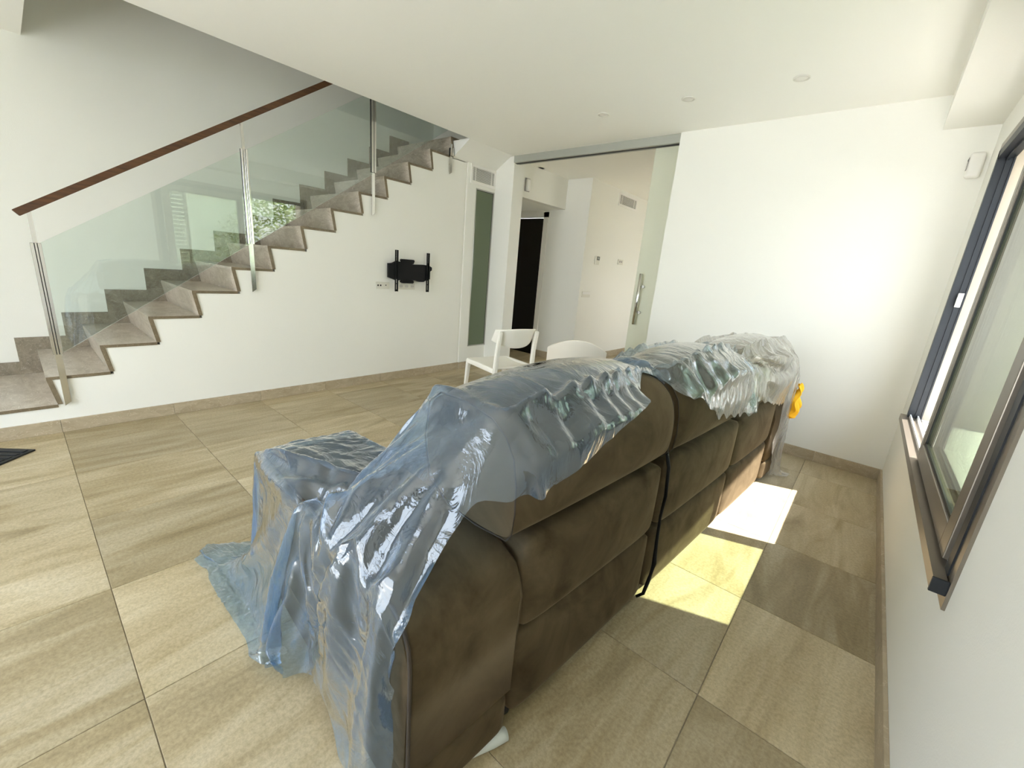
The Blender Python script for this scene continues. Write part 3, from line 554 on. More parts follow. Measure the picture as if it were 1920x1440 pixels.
-7,-2,-16,-6,2,9,9,13,9,12,12,5,7,5,3,1,0,1,0,0,0,0,0,0,0,-1,0,0,0,-1,0,-1,-2,-1,-2,-1,-2,-1,-2,-1,-2,-1,-2,-2,-1,-2,-1,-2,-2,-1,-3,-1,0,1,3,1,1,0,1,1,1,1,0,1,-3,-5,5,2,-7,0,-8,-3,-6,-2,-4,0,-3,2,1,3,2,2,1,2,-1,1,0,0,1,1,1,3,2,0,-1,2,3,2,1,2,4,3,5,1,0,1,2,-1,-6,9,-3,-10,-14,-13,7,9,6,16,9,13,9,7,7,4,3,1,1,0,0,0,0,0,0,0,0,0,0,-1,0,0,0,-1,-2,-1,-2,-1,-2,-1,-2,-1,-2,-1,-2,-2,-1,-2,-1,-3,-1,-2,0,0,1,0,1,1,1,2,2,1,-4,-1,-1,-1,-1,6,7,-5,-5,-3,-9,-7,-4,-5,-1,1,0,2,2,3,5,0,2,-1,-1,2,0,2,-1,2,1,2,2,2,-1,1,3,2,3,1,3,6,1,2,1,0,-1,4,-3,5,-4,-4,-19,-3,-3,7,9,14,18,3,6,9,11,0,5,1,1,0,0,0,0,0,0,0,0,0,-1,0,0,0,0,-2,-1,-2,-1,-2,-1,-1,-2,-1,-2,-1,-2,-1,-3,-1,-2,0,0,1,1,1,1,1,0,1,0,0,-2,-4,-3,0,-1,4,6,7,-5,-2,-4,-2,-18,-5,0,-2,1,2,5,3,1,2,-1,2,0,0,1,1,1,1,2,-1,3,0,2,3,1,0,3,1,3,3,2,4,1,-1,2,1,1,3,6,-4,-6,-14,-11,11,-12,10,10,17,10,8,5,8,7,5,1,1,0,1,0,0,0,0,0,0,0,-1,0,0,0,0,0,-2,-1,-2,-1,-1,-2,-1,-2,-1,-3,
-1,-1,-1,-1,0,1,1,1,1,0,0,0,-1,-2,0,-6,1,-3,1,0,2,6,5,5,-5,-1,-1,-4,-3,-9,-1,-5,7,1,2,0,1,-2,1,-1,1,0,2,1,2,2,1,2,2,-1,1,2,2,2,2,2,2,1,1,2,1,3,1,3,2,-1,4,8,-2,-19,-5,0,10,-5,-4,12,14,6,3,7,10,8,-1,8,1,1,0,0,0,0,0,0,0,0,0,-1,0,0,0,0,-1,-2,-2,-1,-2,-1,-2,-3,1,0,0,1,1,2,1,0,0,-1,0,-2,-3,-5,-1,-1,-1,0,0,2,2,5,4,3,-1,-3,-4,0,-4,-3,-2,-6,-2,-2,5,-4,2,-1,-1,0,-1,3,1,1,2,2,2,2,0,1,2,2,-1,3,0,1,2,1,1,2,1,2,3,2,3,2,2,0,5,4,-11,-12,-2,7,7,4,0,2,7,0,4,9,10,5,8,5,-4,-2,-1,0,-2,2,0,0,0,-1,1,0,3,0,1,2,-1,0,1,0,1,0,1,0,-1,1,-1,0,0,-1,-2,-1,0,-3,-5,0,-2,-2,0,0,2,3,3,4,2,1,-1,-1,-5,-4,-1,-1,-2,-3,-2,4,-11,2,-3,2,-7,3,-1,1,4,1,4,1,3,-2,0,-2,1,2,-1,2,1,2,1,1,0,2,1,1,2,3,3,0,3,2,2,2,0,-1,-6,0,3,-5,7,3,-1,4,7,3,6,9,7,7,4,3,11,4,1,1,0,0,0,0,0,0,-1,0,-1,0,-1,-2,-3,-3,-3,-2,1,0,-1,0,-1,0,0,1,-2,0,-2,-1,-1,-3,-1,-1,0,1,1,3,3,2,1,0,0,-2,-3,-4,-2,-3,-2,0,-1,-1,-3,-12,10,-9,4,-7,-6,-1,3,0,7,4,1,1,-2,-1,-1,-1,-2,-1,
0,-1,2,1,1,2,1,2,2,1,3,3,3,-1,2,1,0,-1,3,3,-4,1,-2,4,1,2,0,3,8,6,4,8,7,6,4,3,9,6,3,-1,-1,1,1,-2,1,1,0,0,-1,0,0,-2,-2,-1,-2,-2,-2,-1,-1,-1,-2,0,-2,0,0,0,-1,-1,0,-1,1,1,2,1,1,0,1,0,-1,0,-3,-4,-3,-4,-1,-2,-1,1,0,-2,-2,-7,6,5,-5,-3,-8,4,2,1,0,0,-1,2,-2,-1,-1,-1,-1,-1,-1,0,1,3,4,3,5,1,2,2,2,-2,0,-1,0,0,-1,3,3,0,0,-3,4,2,2,-2,2,5,7,5,7,5,7,5,6,3,5,7,2,0,2,-1,0,-1,0,3,1,0,0,0,0,0,-2,-1,-1,-1,-1,-1,-1,-3,0,0,-1,0,-1,0,0,0,-2,1,1,0,-1,0,-2,0,1,-2,-3,-2,-1,-6,-2,-2,0,0,-1,0,-1,-2,-3,0,9,-6,-5,-6,-2,0,0,1,0,3,-1,-1,-1,-2,-1,-2,0,2,2,2,7,2,2,1,1,1,-1,-1,0,0,0,1,4,4,2,3,-6,-3,-1,1,3,2,1,-1,1,6,6,6,7,8,4,5,5,5,1,7,2,1,1,-1,0,0,0,3,2,2,0,0,0,1,-1,-2,0,-1,0,-1,-2,0,-2,0,0,-1,0,-1,0,-1,2,-1,-2,-2,0,-3,-2,1,-2,-1,-3,-3,-5,-2,0,-1,1,-3,2,0,-3,-2,-2,2,-2,-8,-4,5,5,-2,-9,3,0,-5,-3,-2,1,1,0,1,2,6,2,1,0,0,-1,0,0,0,1,0,2,2,4,4,3,0,-1,-1,0,-7,-1,3,1,1,-1,0,5,3,6,7,6,9,7,2,4,4,3,4,3,1,0,-1,1,0,0,2,2,3,1,1,1,1,-1,
-1,-1,0,0,-1,0,-2,0,-1,-1,0,-1,-1,-2,0,-1,-1,-2,-3,-2,-1,-2,-2,-1,-2,-4,-1,-3,0,-1,2,-4,2,-1,0,-4,-3,1,-6,-6,-2,3,0,1,2,-2,-9,-3,-1,2,4,1,1,0,-1,-2,-2,0,0,1,1,1,2,2,2,2,3,2,2,0,0,-1,-1,-1,0,-2,-3,-3,4,0,-1,0,2,5,3,6,6,7,8,7,6,0,5,1,4,3,-1,0,1,0,1,-1,2,2,2,1,3,1,2,-1,-1,1,-1,-1,-1,-1,0,-1,0,1,-3,-1,0,-2,-2,-2,-1,-3,-1,-3,-4,-2,-1,-4,1,-3,0,-2,1,0,-2,0,-1,0,-2,-3,-1,-1,2,-1,-3,-4,1,-4,-4,-2,-2,2,5,0,-1,-2,-2,-3,-2,-1,1,1,3,2,3,2,2,2,1,0,0,-1,0,-1,-1,-1,-1,-1,-1,-2,-2,0,4,0,-5,2,6,2,2,6,6,7,8,7,7,2,1,4,0,2,0,1,0,0,0,0,1,3,2,2,2,1,1,0,-1,1,1,-1,-1,-1,-1,-2,0,-1,-1,-1,-1,-3,-1,-2,-2,-3,1,-5,-4,-2,0,-3,-1,0,0,0,2,-2,-3,-1,-1,1,-1,-5,0,0,3,-9,-7,1,-6,-2,-2,1,9,0,-3,-5,-2,-2,-2,0,1,1,2,2,2,2,1,0,1,-1,0,-1,-1,-1,0,-2,-1,-1,1,-2,-1,-2,-2,3,2,-1,-3,2,5,2,3,6,5,7,8,7,6,4,4,-1,3,0,1,0,-1,1,0,0,-1,2,2,3,1,1,1,-1,0,1,0,-1,-1,-2,1,-2,-1,-1,-1,-2,0,-1,0,-4,-3,-4,-1,-4,-3,-1,0,-2,-3,4,2,-2,-2,-1,-2,1,-1,
-1,0,-3,0,-1,-8,-6,-7,-4,2,4,-4,5,-2,-4,-4,-2,-1,0,1,2,1,1,0,0,0,0,-1,0,-1,-1,0,-2,-1,0,-1,-1,0,-1,0,-2,-1,-1,0,2,0,-2,0,2,5,1,3,6,6,6,9,7,6,3,4,0,2,1,1,-1,1,0,0,0,-2,0,0,4,1,1,1,-1,0,0,1,-1,-2,-2,0,-1,-1,0,-1,-1,-2,-3,0,-4,-2,-2,-4,-2,-2,0,-1,-2,2,1,-1,-2,-2,-1,0,1,1,-1,-2,-3,1,-1,-4,-7,-6,2,1,-5,2,-2,-3,-2,-1,1,0,1,0,-1,-1,-1,-1,-1,0,0,-2,0,-2,0,-1,-1,-1,-1,0,-1,0,-1,-1,0,-2,0,1,0,-1,-1,1,5,2,2,2,6,6,7,8,7,5,5,3,2,0,1,3,0,0,0,0,0,-4,1,-1,0,2,2,1,-2,-1,-1,1,0,-1,-2,-1,-2,0,-1,-3,0,-1,-5,1,-1,-2,-5,-1,-1,-1,-2,0,0,0,0,-1,1,-1,-1,0,1,-1,1,-2,-2,1,1,-4,-5,-4,-4,-4,-1,0,-4,2,1,0,-1,-1,-1,-1,-2,-2,-2,-1,-1,-2,0,-1,-1,0,-2,1,-2,0,0,0,0,-1,-1,0,-2,-1,0,1,0,-1,-1,3,3,2,2,3,5,6,7,8,7,5,5,3,1,1,1,5,0,0,-1,0,0,-2,0,0,-1,-2,1,1,-2,-2,0,-1,0,0,0,-1,-1,-2,-2,-1,-1,-2,-1,-1,-2,-1,0,-2,-2,0,-2,0,0,0,-1,3,-3,1,-2,0,-1,3,0,-3,1,-2,2,-11,-5,-4,-1,-6,3,-1,-4,3,-1,0,-1,-2,-2,-2,-3,-1,-3,-1,-1,-1,0,-1,-1,-1,
-1,0,0,0,0,0,-1,-1,-1,0,-1,-1,0,0,0,-1,0,3,3,2,3,2,6,6,6,8,7,5,5,3,1,2,0,5,0,0,0,0,0,0,-2,1,-1,-1,-1,0,-1,0,-2,0,-1,-1,-1,0,-2,-1,-1,-1,-1,-1,-2,-1,-1,-2,0,-2,0,-3,2,-1,0,-1,3,-2,0,-1,0,-1,1,1,-3,0,1,-1,1,-10,-5,0,-5,1,-2,-3,3,1,-3,-2,-3,-3,-2,-2,-2,-3,-2,-2,0,-1,0,-1,0,-1,0,1,0,-1,0,-1,0,-1,-1,-1,-1,-1,0,1,0,-1,1,3,2,3,2,3,5,6,6,8,7,5,5,3,1,2,0,5,1,-1,0,0,1,0,0,-1,-1,0,-2,0,1,-2,-2,0,-1,0,-1,0,-3,-1,-1,-1,-1,-1,-2,-1,-1,1,-2,-1,0,-2,-2,2,0,1,0,0,-1,-1,1,-1,0,1,-1,-2,2,-3,2,-11,-1,-1,-2,-2,-4,2,-3,1,-2,-3,-4,-2,-3,-2,-2,-2,-2,-2,0,0,0,-1,-1,0,1,0,-1,0,-1,0,-1,-1,-1,-1,-1,0,-1,1,0,0,1,2,3,3,2,3,5,6,7,7,7,5,5,3,2,1,1,5,0,0,-1,0,0,1,1,-2,0,0,0,-1,-2,-1,0,0,-1,0,-2,-1,-2,-1,0,-2,-1,-1,-1,-1,0,-2,0,0,-2,0,-1,0,1,1,-1,1,-2,1,-2,1,0,1,-1,-2,1,1,-1,-10,-1,-3,-1,-1,-1,-1,-3,1,-3,-4,-4,-2,-2,-2,-2,-2,-2,-1,-1,0,0,0,0,0,0,-1,0,-1,0,-2,0,-2,-1,-1,-1,1,0,1,0,1,0,3,3,2,3,3,5,5,7,7,7,5,5,3,2,1,1,5,0,0,
0,0,0,0,0,1,0,-1,0,0,-2,0,-1,-1,-1,0,-3,0,-2,0,-1,0,-2,-1,-1,1,-3,1,-1,-1,0,-2,0,0,1,0,0,1,0,-2,0,0,2,-1,-1,-2,0,1,2,-10,-2,-2,-1,-2,-1,-1,-3,1,-3,-5,-3,-2,-2,-2,-2,-2,-1,-2,0,0,0,0,0,0,-1,-1,0,-1,-1,-1,-1,-1,-1,-1,0,0,0,1,1,2,-1,3,3,2,3,3,5,6,6,7,7,5,5,3,2,1,1,5,0,0,0,0,0,1,0,0,0,0,0,-1,0,-1,0,-2,-1,-1,0,-3,0,0,-2,0,-1,0,-2,0,0,-3,1,0,-1,-1,-2,2,1,-1,1,0,-1,0,0,2,1,-3,1,-3,2,1,-1,-10,-2,-3,0,-2,-2,-1,-2,0,-4,-3,-3,-3,-2,-1,-2,-2,-2,-2,1,0,0,0,-1,-1,-1,0,0,-2,0,-1,-2,-1,-1,0,0,1,0,1,1,2,0,2,3,2,3,3,6,5,6,7,7,5,5,3,2,1,1,5,0,0,0,0,1,0,0,0,0,0,0,0,-1,0,-1,-1,-1,-1,0,-2,-1,0,-2,1,-1,-2,1,-1,-1,0,-2,1,-1,-1,0,0,1,0,0,0,-1,1,1,0,0,0,-1,-1,0,2,-2,-12,-1,-2,-1,-2,-1,-2,-2,0,-3,-3,-3,-2,-2,-2,-2,-2,-2,-2,0,1,-1,-1,0,-1,-1,0,-2,0,-1,-1,-1,-1,0,-1,1,0,1,1,2,1,1,2,2,3,3,3,5,5,6,7,7,5,4,4,2,2,0,6,0,0,0,0,0,0,1,0,0,0,0,0,-1,-1,0,-1,-1,-1,-1,-1,0,-1,-1,1,-2,0,-1,-1,-1,0,0,-1,0,-1,-1,1,1,0,-1,1,0,1,1,
-1,1,-1,1,-1,0,0,1,-9,-3,-1,-2,-1,-2,-1,-2,-2,-2,-3,-3,-2,-1,-2,-2,-3,-1,-1,0,0,-1,-2,-1,0,-1,-1,-1,-1,-1,0,0,-1,-1,0,1,0,1,1,1,2,1,2,2,3,3,3,5,6,6,6,7,5,4,4,2,2,0,6,0,0,0,0,0,0,0,1,0,0,0,0,-1,0,-1,-1,0,-1,-1,-1,0,0,-2,1,-2,-1,1,-1,0,0,-2,-1,0,-1,0,1,1,-1,1,0,1,1,0,0,0,-1,1,1,-2,1,0,-11,-2,-2,-2,-1,-1,-2,-2,-2,-4,-3,-1,-2,-2,-2,-2,-2,-1,-1,0,0,-2,0,0,-1,-1,-1,-2,0,-1,-1,0,-1,0,0,1,0,1,1,1,2,1,2,3,2,3,3,6,5,6,7,6,5,4,4,2,2,1,5,0,0,0,0,0,1,0,0,0,0,0,0,0,-1,0,-1,-1,0,-1,0,-1,-1,0,-1,0,-1,0,-1,0,0,-1,-1,0,-1,0,1,1,-1,2,0,0,0,1,1,-2,1,1,0,0,0,0,-11,-2,-2,-1,-2,-1,-1,-2,-3,-5,-3,-3,-1,-2,-2,-1,-1,-2,-2,0,0,1,0,0,-1,-1,-1,-1,-1,0,-2,0,-1,0,0,1,0,1,1,1,2,1,2,3,3,3,3,5,5,6,7,6,5,4,4,2,2,1,5,0,0,1,0,0,0,0,1,-1,1,0,0,-1,0,-1,0,-1,-1,0,-1,0,0,-1,-1,0,0,-1,-1,0,0,0,-1,-1,-1,1,1,0,0,2,0,2,-1,0,1,0,1,0,0,0,-1,0,-10,-2,-2,-2,-1,-2,-1,-2,-2,-6,-3,-4,-2,-1,-2,-1,-2,-3,0,0,1,0,0,0,1,-1,0,-1,-1,0,-1,-1,0,
-1,0,0,0,1,1,2,1,2,1,3,3,3,3,5,5,6,7,6,5,4,4,2,2,1,6,0,0,0,0,0,0,0,1,0,0,0,0,0,-1,0,-1,-1,0,0,-1,0,-1,0,-1,0,-1,0,0,-1,0,0,-1,0,-1,2,0,0,1,1,0,0,0,2,0,1,-1,2,-1,0,0,-1,-9,-2,-2,-2,-1,-1,-2,-2,-4,-4,-4,-3,-1,-1,-2,-3,-2,0,-1,0,-1,-1,1,0,0,1,0,-1,0,0,0,0,-1,-1,0,-1,0,1,1,1,2,1,2,3,3,3,3,5,5,6,6,6,6,4,4,2,2,1,5,0,1,0,0,0,0,0,0,1,0,0,0,0,-1,0,-1,0,-1,0,0,-1,0,-1,0,-1,0,0,-1,0,0,0,-1,0,0,0,1,0,1,1,1,0,1,0,1,0,1,-1,2,-1,-1,0,-5,-2,-2,-1,-2,-2,-1,-2,-3,-4,-4,-4,0,-2,-3,-1,0,-2,-2,0,-2,0,0,0,1,0,0,1,-1,1,0,-1,0,0,-1,-1,0,0,1,2,1,2,2,3,2,4,3,5,5,6,6,6,5,4,4,2,3,1,5,0,0,0,0,0,1,0,0,0,0,1,0,-1,0,-1,0,-1,0,0,-1,0,0,-1,0,-1,0,0,0,-1,0,0,0,-1,0,0,1,1,0,1,1,0,0,2,0,1,0,2,-3,2,-1,0,-4,-3,-2,-1,-2,-1,-1,-2,-4,-3,-5,-3,0,-3,-2,0,-1,-2,-3,-1,0,-1,0,0,0,1,-1,1,1,0,0,0,0,0,-1,-1,0,0,0,2,2,2,1,3,3,3,4,5,5,5,6,6,5,5,4,2,2,1,6,0,0,0,0,0,0,1,0,0,0,0,0,0,0,-1,0,0,-1,0,-1,0,0,-1,0,-1,0,0,0,0,-1,0,0,-1,0,0,1,1,1,0,
1,1,0,2,0,0,1,1,-1,0,-1,0,-5,-2,-2,-2,-1,-2,-1,-2,-4,-3,-5,-2,-1,-2,-2,-1,0,-3,-2,-2,0,-1,0,1,-1,0,2,-1,1,0,0,1,0,-1,0,-1,0,0,0,1,2,1,3,3,3,3,3,5,5,6,6,6,5,4,4,2,3,1,5,0,0,0,0,0,1,0,0,1,0,0,0,0,-1,0,-1,0,0,-1,0,0,0,-1,0,-1,0,0,-1,1,0,-1,0,0,0,0,1,0,1,1,1,0,1,0,1,0,1,1,-1,0,0,-1,-5,-2,-2,-2,-1,-2,-1,-2,-3,-4,-4,-2,-1,-2,-2,0,-1,-3,-3,0,-1,-1,-1,0,0,0,1,0,1,0,0,1,0,0,0,-1,0,-1,0,2,1,3,1,4,3,3,3,5,5,6,6,5,5,5,3,3,2,1,6,0,0,0,0,0,0,1,0,0,0,1,0,-1,0,0,-1,0,0,-1,0,0,-1,0,0,-1,0,0,0,0,-1,1,-1,0,0,0,1,1,0,1,1,0,1,1,0,1,1,0,0,0,0,-2,-5,-2,-2,-1,-2,-1,-2,-2,-2,-4,-5,0,-2,-3,0,0,-2,-3,-2,-2,-1,-1,0,-1,0,1,0,1,0,0,1,0,1,0,0,-1,0,-1,0,1,2,2,2,3,3,3,4,4,5,6,6,6,5,4,4,2,3,1,5,1,0,0,0,0,0,0,1,0,0,1,-1,0,0,-1,0,0,-1,0,0,0,-1,0,0,-1,0,0,0,0,0,-1,1,-1,0,0,1,1,0,1,1,1,0,1,1,1,-1,2,0,-1,-1,0,-4,-3,-2,-1,-2,-1,-1,-3,-2,-4,-4,-1,-1,-3,1,-1,-2,-3,-3,-1,-1,0,-1,0,0,1,0,0,0,0,0,1,0,0,-1,0,-1,0,0,1,2,3,2,3,4,2,3,
5,5,5,7,5,5,4,4,3,2,1,6,0,0,0,0,0,1,0,0,1,0,0,0,0,0,-1,0,0,-1,0,0,0,-1,0,0,-1,0,1,-1,0,0,-1,0,0,0,0,1,1,1,0,1,1,1,0,1,1,1,0,0,-1,0,0,-6,-1,-2,-2,-1,-2,-1,-2,-3,-3,-5,0,-2,-2,1,-2,-1,-4,-2,0,-1,-1,0,0,1,-1,0,0,-1,1,0,-1,1,0,0,0,-1,0,0,1,2,1,4,3,3,3,3,5,4,6,6,6,5,4,4,2,3,1,6,0,0,0,0,0,0,1,0,0,0,1,0,0,-1,0,0,-1,0,0,0,-1,0,0,0,-1,0,0,0,0,0,0,0,-1,1,0,0,1,1,0,1,1,1,1,0,1,0,1,0,0,-1,0,-4,-2,-2,-2,-1,-2,-1,-2,-3,-3,-4,-1,-2,-1,1,0,-3,-3,-2,-1,0,-1,-1,3,-2,0,-3,2,-1,0,0,0,-1,0,2,-2,0,0,1,0,2,2,4,3,3,2,4,4,5,6,6,5,5,4,4,3,2,1,6,0,0,0,0,0,1,0,1,0,0,0,1,-1,0,0,-1,0,0,0,0,0,-1,0,-1,0,0,1,-1,0,0,0,0,0,0,0,1,1,0,1,1,0,1,1,1,1,0,1,0,-1,0,-1,-5,-2,-2,-1,-2,-1,-2,-2,-3,-3,-4,0,-2,0,1,-1,-3,-2,-1,-1,-1,-1,3,-2,0,-2,0,-1,-1,-1,0,0,-1,1,-1,-1,1,0,0,3,2,2,2,4,4,2,5,2,5,5,6,6,5,4,4,2,3,1,6,0,0,0,0,0,0,1,0,0,1,0,0,0,0,0,-1,0,0,0,-1,0,0,0,-1,0,0,1,-1,0,0,0,0,0,0,0,1,1,0,1,1,1,1,0,1,1,0,1,0,0,0,-2,-4,-3,-2,-1,
-2,-1,-1,-3,-3,-4,-2,0,-2,2,-1,-1,-2,-1,-2,-1,-1,1,2,-2,-2,0,-3,-1,0,-1,-1,0,-1,0,-1,1,1,0,-1,3,2,3,3,3,3,4,1,6,3,6,6,5,5,4,4,3,3,1,6,0,0,0,0,0,0,0,1,0,0,1,0,0,0,-1,0,0,0,0,-1,0,0,0,-1,0,0,0,0,0,0,0,0,0,-1,1,1,1,1,0,1,1,1,1,1,0,1,0,0,0,0,0,-5,-2,-2,-2,-1,-2,-1,-2,-4,-3,-1,-2,-2,3,1,-3,0,-2,-3,0,1,2,-1,-2,-1,-2,-2,0,-2,-1,0,-2,0,-1,1,-1,2,3,-2,0,1,2,6,2,4,4,3,4,5,3,6,6,5,4,4,2,3,1,6,0,0,0,0,0,1,0,1,0,0,1,0,-1,0,0,0,0,0,-1,0,0,0,0,0,-1,1,-1,0,0,0,0,0,0,0,1,0,1,1,1,1,0,1,1,1,1,0,1,0,-1,0,0,-5,-2,-2,-2,-1,-2,-1,-2,-4,-3,-1,-2,1,2,0,0,-3,-3,0,1,1,0,-1,-2,-3,0,-1,-2,0,-2,-2,-1,-1,0,0,3,2,2,1,-4,1,1,3,5,4,4,3,5,4,5,4,5,5,4,4,3,3,1,6,0,0,0,0,0,0,1,0,1,0,0,1,-1,0,0,0,-1,0,0,0,0,0,0,0,0,-1,0,1,-1,0,1,-1,0,0,1,1,0,1,1,0,2,1,1,0,1,1,0,0,0,-1,-1,-5,-2,-2,-1,-2,-1,-2,-2,-4,-3,0,-1,2,0,-1,1,-2,-1,0,1,0,-1,-1,-2,-2,-1,-2,0,-2,-2,-1,-2,0,2,2,2,0,2,2,-5,-1,2,1,5,5,3,4,4,5,5,5,4,5,4,4,2,3,1,6,1,-1,0,0,0,2,
0,0,0,1,0,0,0,0,-1,1,-1,0,0,0,0,0,-1,1,-1,0,0,1,-1,0,1,0,0,0,0,1,1,0,1,1,1,1,0,1,1,1,1,-1,0,-1,-1,-4,-3,-2,-1,-2,-1,-2,-2,-4,-3,0,-1,3,0,5,-2,-3,1,-2,1,0,-2,-1,-1,-3,-1,-2,-1,-2,-1,-2,1,2,2,0,1,1,3,0,-6,-1,2,0,5,4,4,3,5,5,5,6,4,4,3,4,3,3,1,6,0,0,0,0,0,1,0,1,0,0,1,0,-1,0,0,1,-1,0,0,0,0,0,0,0,-1,0,1,-1,0,1,0,0,0,0,0,1,1,1,1,0,1,1,1,1,1,0,1,0,-1,0,-1,-5,-2,-2,-2,-1,-2,-1,-3,-4,-1,-1,3,3,2,1,-5,1,-3,2,-1,-1,-1,-2,-1,-2,-1,-2,-2,-2,0,0,2,2,1,0,0,2,2,0,-6,-1,1,1,1,5,5,3,4,5,5,6,5,4,4,2,3,3,1,7,0,0,0,0,0,0,1,0,1,0,0,0,0,0,0,-1,0,1,-1,1,0,0,-1,0,1,0,0,0,0,0,0,0,0,0,1,0,1,1,1,1,0,1,1,1,1,1,0,0,0,-1,0,-4,-3,-2,-2,-1,-1,-2,-2,-3,-2,0,2,3,2,2,-3,-2,-2,0,0,-1,-1,-1,-2,-1,-2,-1,0,-1,-1,2,1,1,0,-1,2,2,1,0,-6,-2,3,-1,1,4,5,3,4,5,5,5,6,3,4,4,2,3,1,7,0,0,-1,1,0,-1,2,0,1,0,-1,1,0,0,-1,0,0,1,0,-1,1,0,-1,1,0,0,0,0,0,0,0,0,0,0,1,1,0,1,1,1,1,1,0,1,2,0,1,-1,0,-1,0,-6,-2,-2,-1,-2,-1,-2,-2,-3,-1,0,3,2,4,-2,-2,1,
-2,-2,-1,0,-1,-1,-1,-1,-2,0,-1,0,1,1,0,0,0,0,2,2,2,-1,-6,-2,2,3,-1,1,5,3,4,4,6,6,4,5,4,2,3,2,1,7,1,0,0,0,0,1,0,-1,1,0,0,1,0,0,0,-1,0,1,0,0,-1,0,0,0,1,0,0,0,-1,1,0,0,0,1,0,1,1,0,1,1,1,1,0,2,1,0,1,0,-1,0,0,-5,-2,-2,-1,-2,-1,-2,-1,-3,-2,1,4,3,3,-1,-3,0,-3,-1,-1,-1,-1,-1,-1,0,0,-1,-1,2,-2,0,1,0,0,2,3,3,1,-2,-6,-1,3,2,-1,2,0,4,4,4,6,5,6,3,4,4,2,2,1,7,1,0,-1,1,-1,1,0,1,0,0,0,1,-1,1,-1,0,0,0,0,0,0,0,0,0,1,0,0,0,-1,1,0,0,0,1,0,1,1,0,2,0,1,1,2,0,1,1,0,0,0,-1,0,-4,-2,-2,-2,-2,-1,-1,-2,-3,0,1,5,3,1,-2,0,-3,-2,-3,0,-1,0,0,0,-1,0,-2,-1,1,0,0,1,0,2,2,3,3,-1,-1,-6,-1,3,4,0,0,0,1,4,4,5,6,5,5,3,3,1,4,1,8,0,0,0,0,0,0,1,-1,1,0,0,0,0,0,0,0,0,0,0,0,0,0,0,0,1,0,0,0,0,0,0,0,1,0,1,0,1,0,3,0,0,1,1,1,1,1,0,0,1,-1,-1,-5,-2,-2,-2,-1,-1,-2,-2,-3,1,3,5,2,-1,-1,-2,-3,-2,-1,0,-1,3,0,-2,-1,-2,0,0,-2,1,1,3,1,1,2,3,1,-1,-1,-4,-2,3,5,1,0,-1,0,3,4,4,5,6,4,4,3,3,1,2,7,0,0,1,-1,1,-1,1,0,0,1,0,0,0,0,0,0,-1,1,0,1,-1,0,0,0,1,0,
0,0,0,0,0,1,0,0,1,1,0,1,1,1,0,2,1,0,2,0,1,0,-1,0,-1,-4,-3,-2,-1,-2,-1,-2,-1,-3,2,4,5,1,-1,-3,-1,-3,-3,-2,2,3,1,-2,-2,-1,0,-1,-1,-1,3,2,0,1,3,2,2,0,-1,0,-3,-3,3,5,3,0,0,-2,2,2,5,4,4,6,4,2,3,2,1,8,1,-1,0,0,0,1,1,-1,0,0,0,0,0,1,-1,1,0,-1,0,1,0,1,0,-1,1,0,0,0,0,0,1,0,0,0,1,2,0,1,0,1,1,0,2,1,1,1,1,0,-1,-1,0,-5,-3,-2,-1,-2,-1,-1,-2,-3,3,4,6,0,-2,-2,-3,-3,-1,2,1,3,-2,-2,-1,0,-1,-1,-1,1,3,-1,2,2,3,2,0,0,-2,0,0,-3,3,5,3,1,1,-3,1,1,4,3,5,4,4,4,2,2,0,9,0,0,-1,1,0,1,1,0,-1,0,0,0,0,1,-1,0,1,0,0,0,0,0,0,0,1,0,0,0,1,-1,0,1,1,0,0,1,0,2,1,1,0,1,1,1,1,2,0,-1,0,0,-1,-5,-2,-2,-2,-1,-2,-1,-2,-2,4,6,4,-2,-2,-3,1,0,0,-3,3,1,-2,-2,-2,2,-2,-2,1,2,1,2,1,2,3,-2,2,-1,0,0,1,-3,2,5,4,-1,3,-1,-1,0,3,3,4,6,3,3,2,1,2,8,0,0,0,0,0,1,0,1,0,0,-1,0,0,1,-1,1,-1,0,1,-1,0,1,1,0,0,1,-1,1,0,0,0,1,0,0,1,0,1,1,1,1,1,0,1,2,1,1,1,0,-1,-1,-1,-5,-2,-2,-2,-1,-2,-1,-2,-2,5,6,4,-3,-2,0,-1,1,-1,-1,4,0,-2,-3,3,-3,0,-2,-1,3,3,-1,1,3,0,1,1,
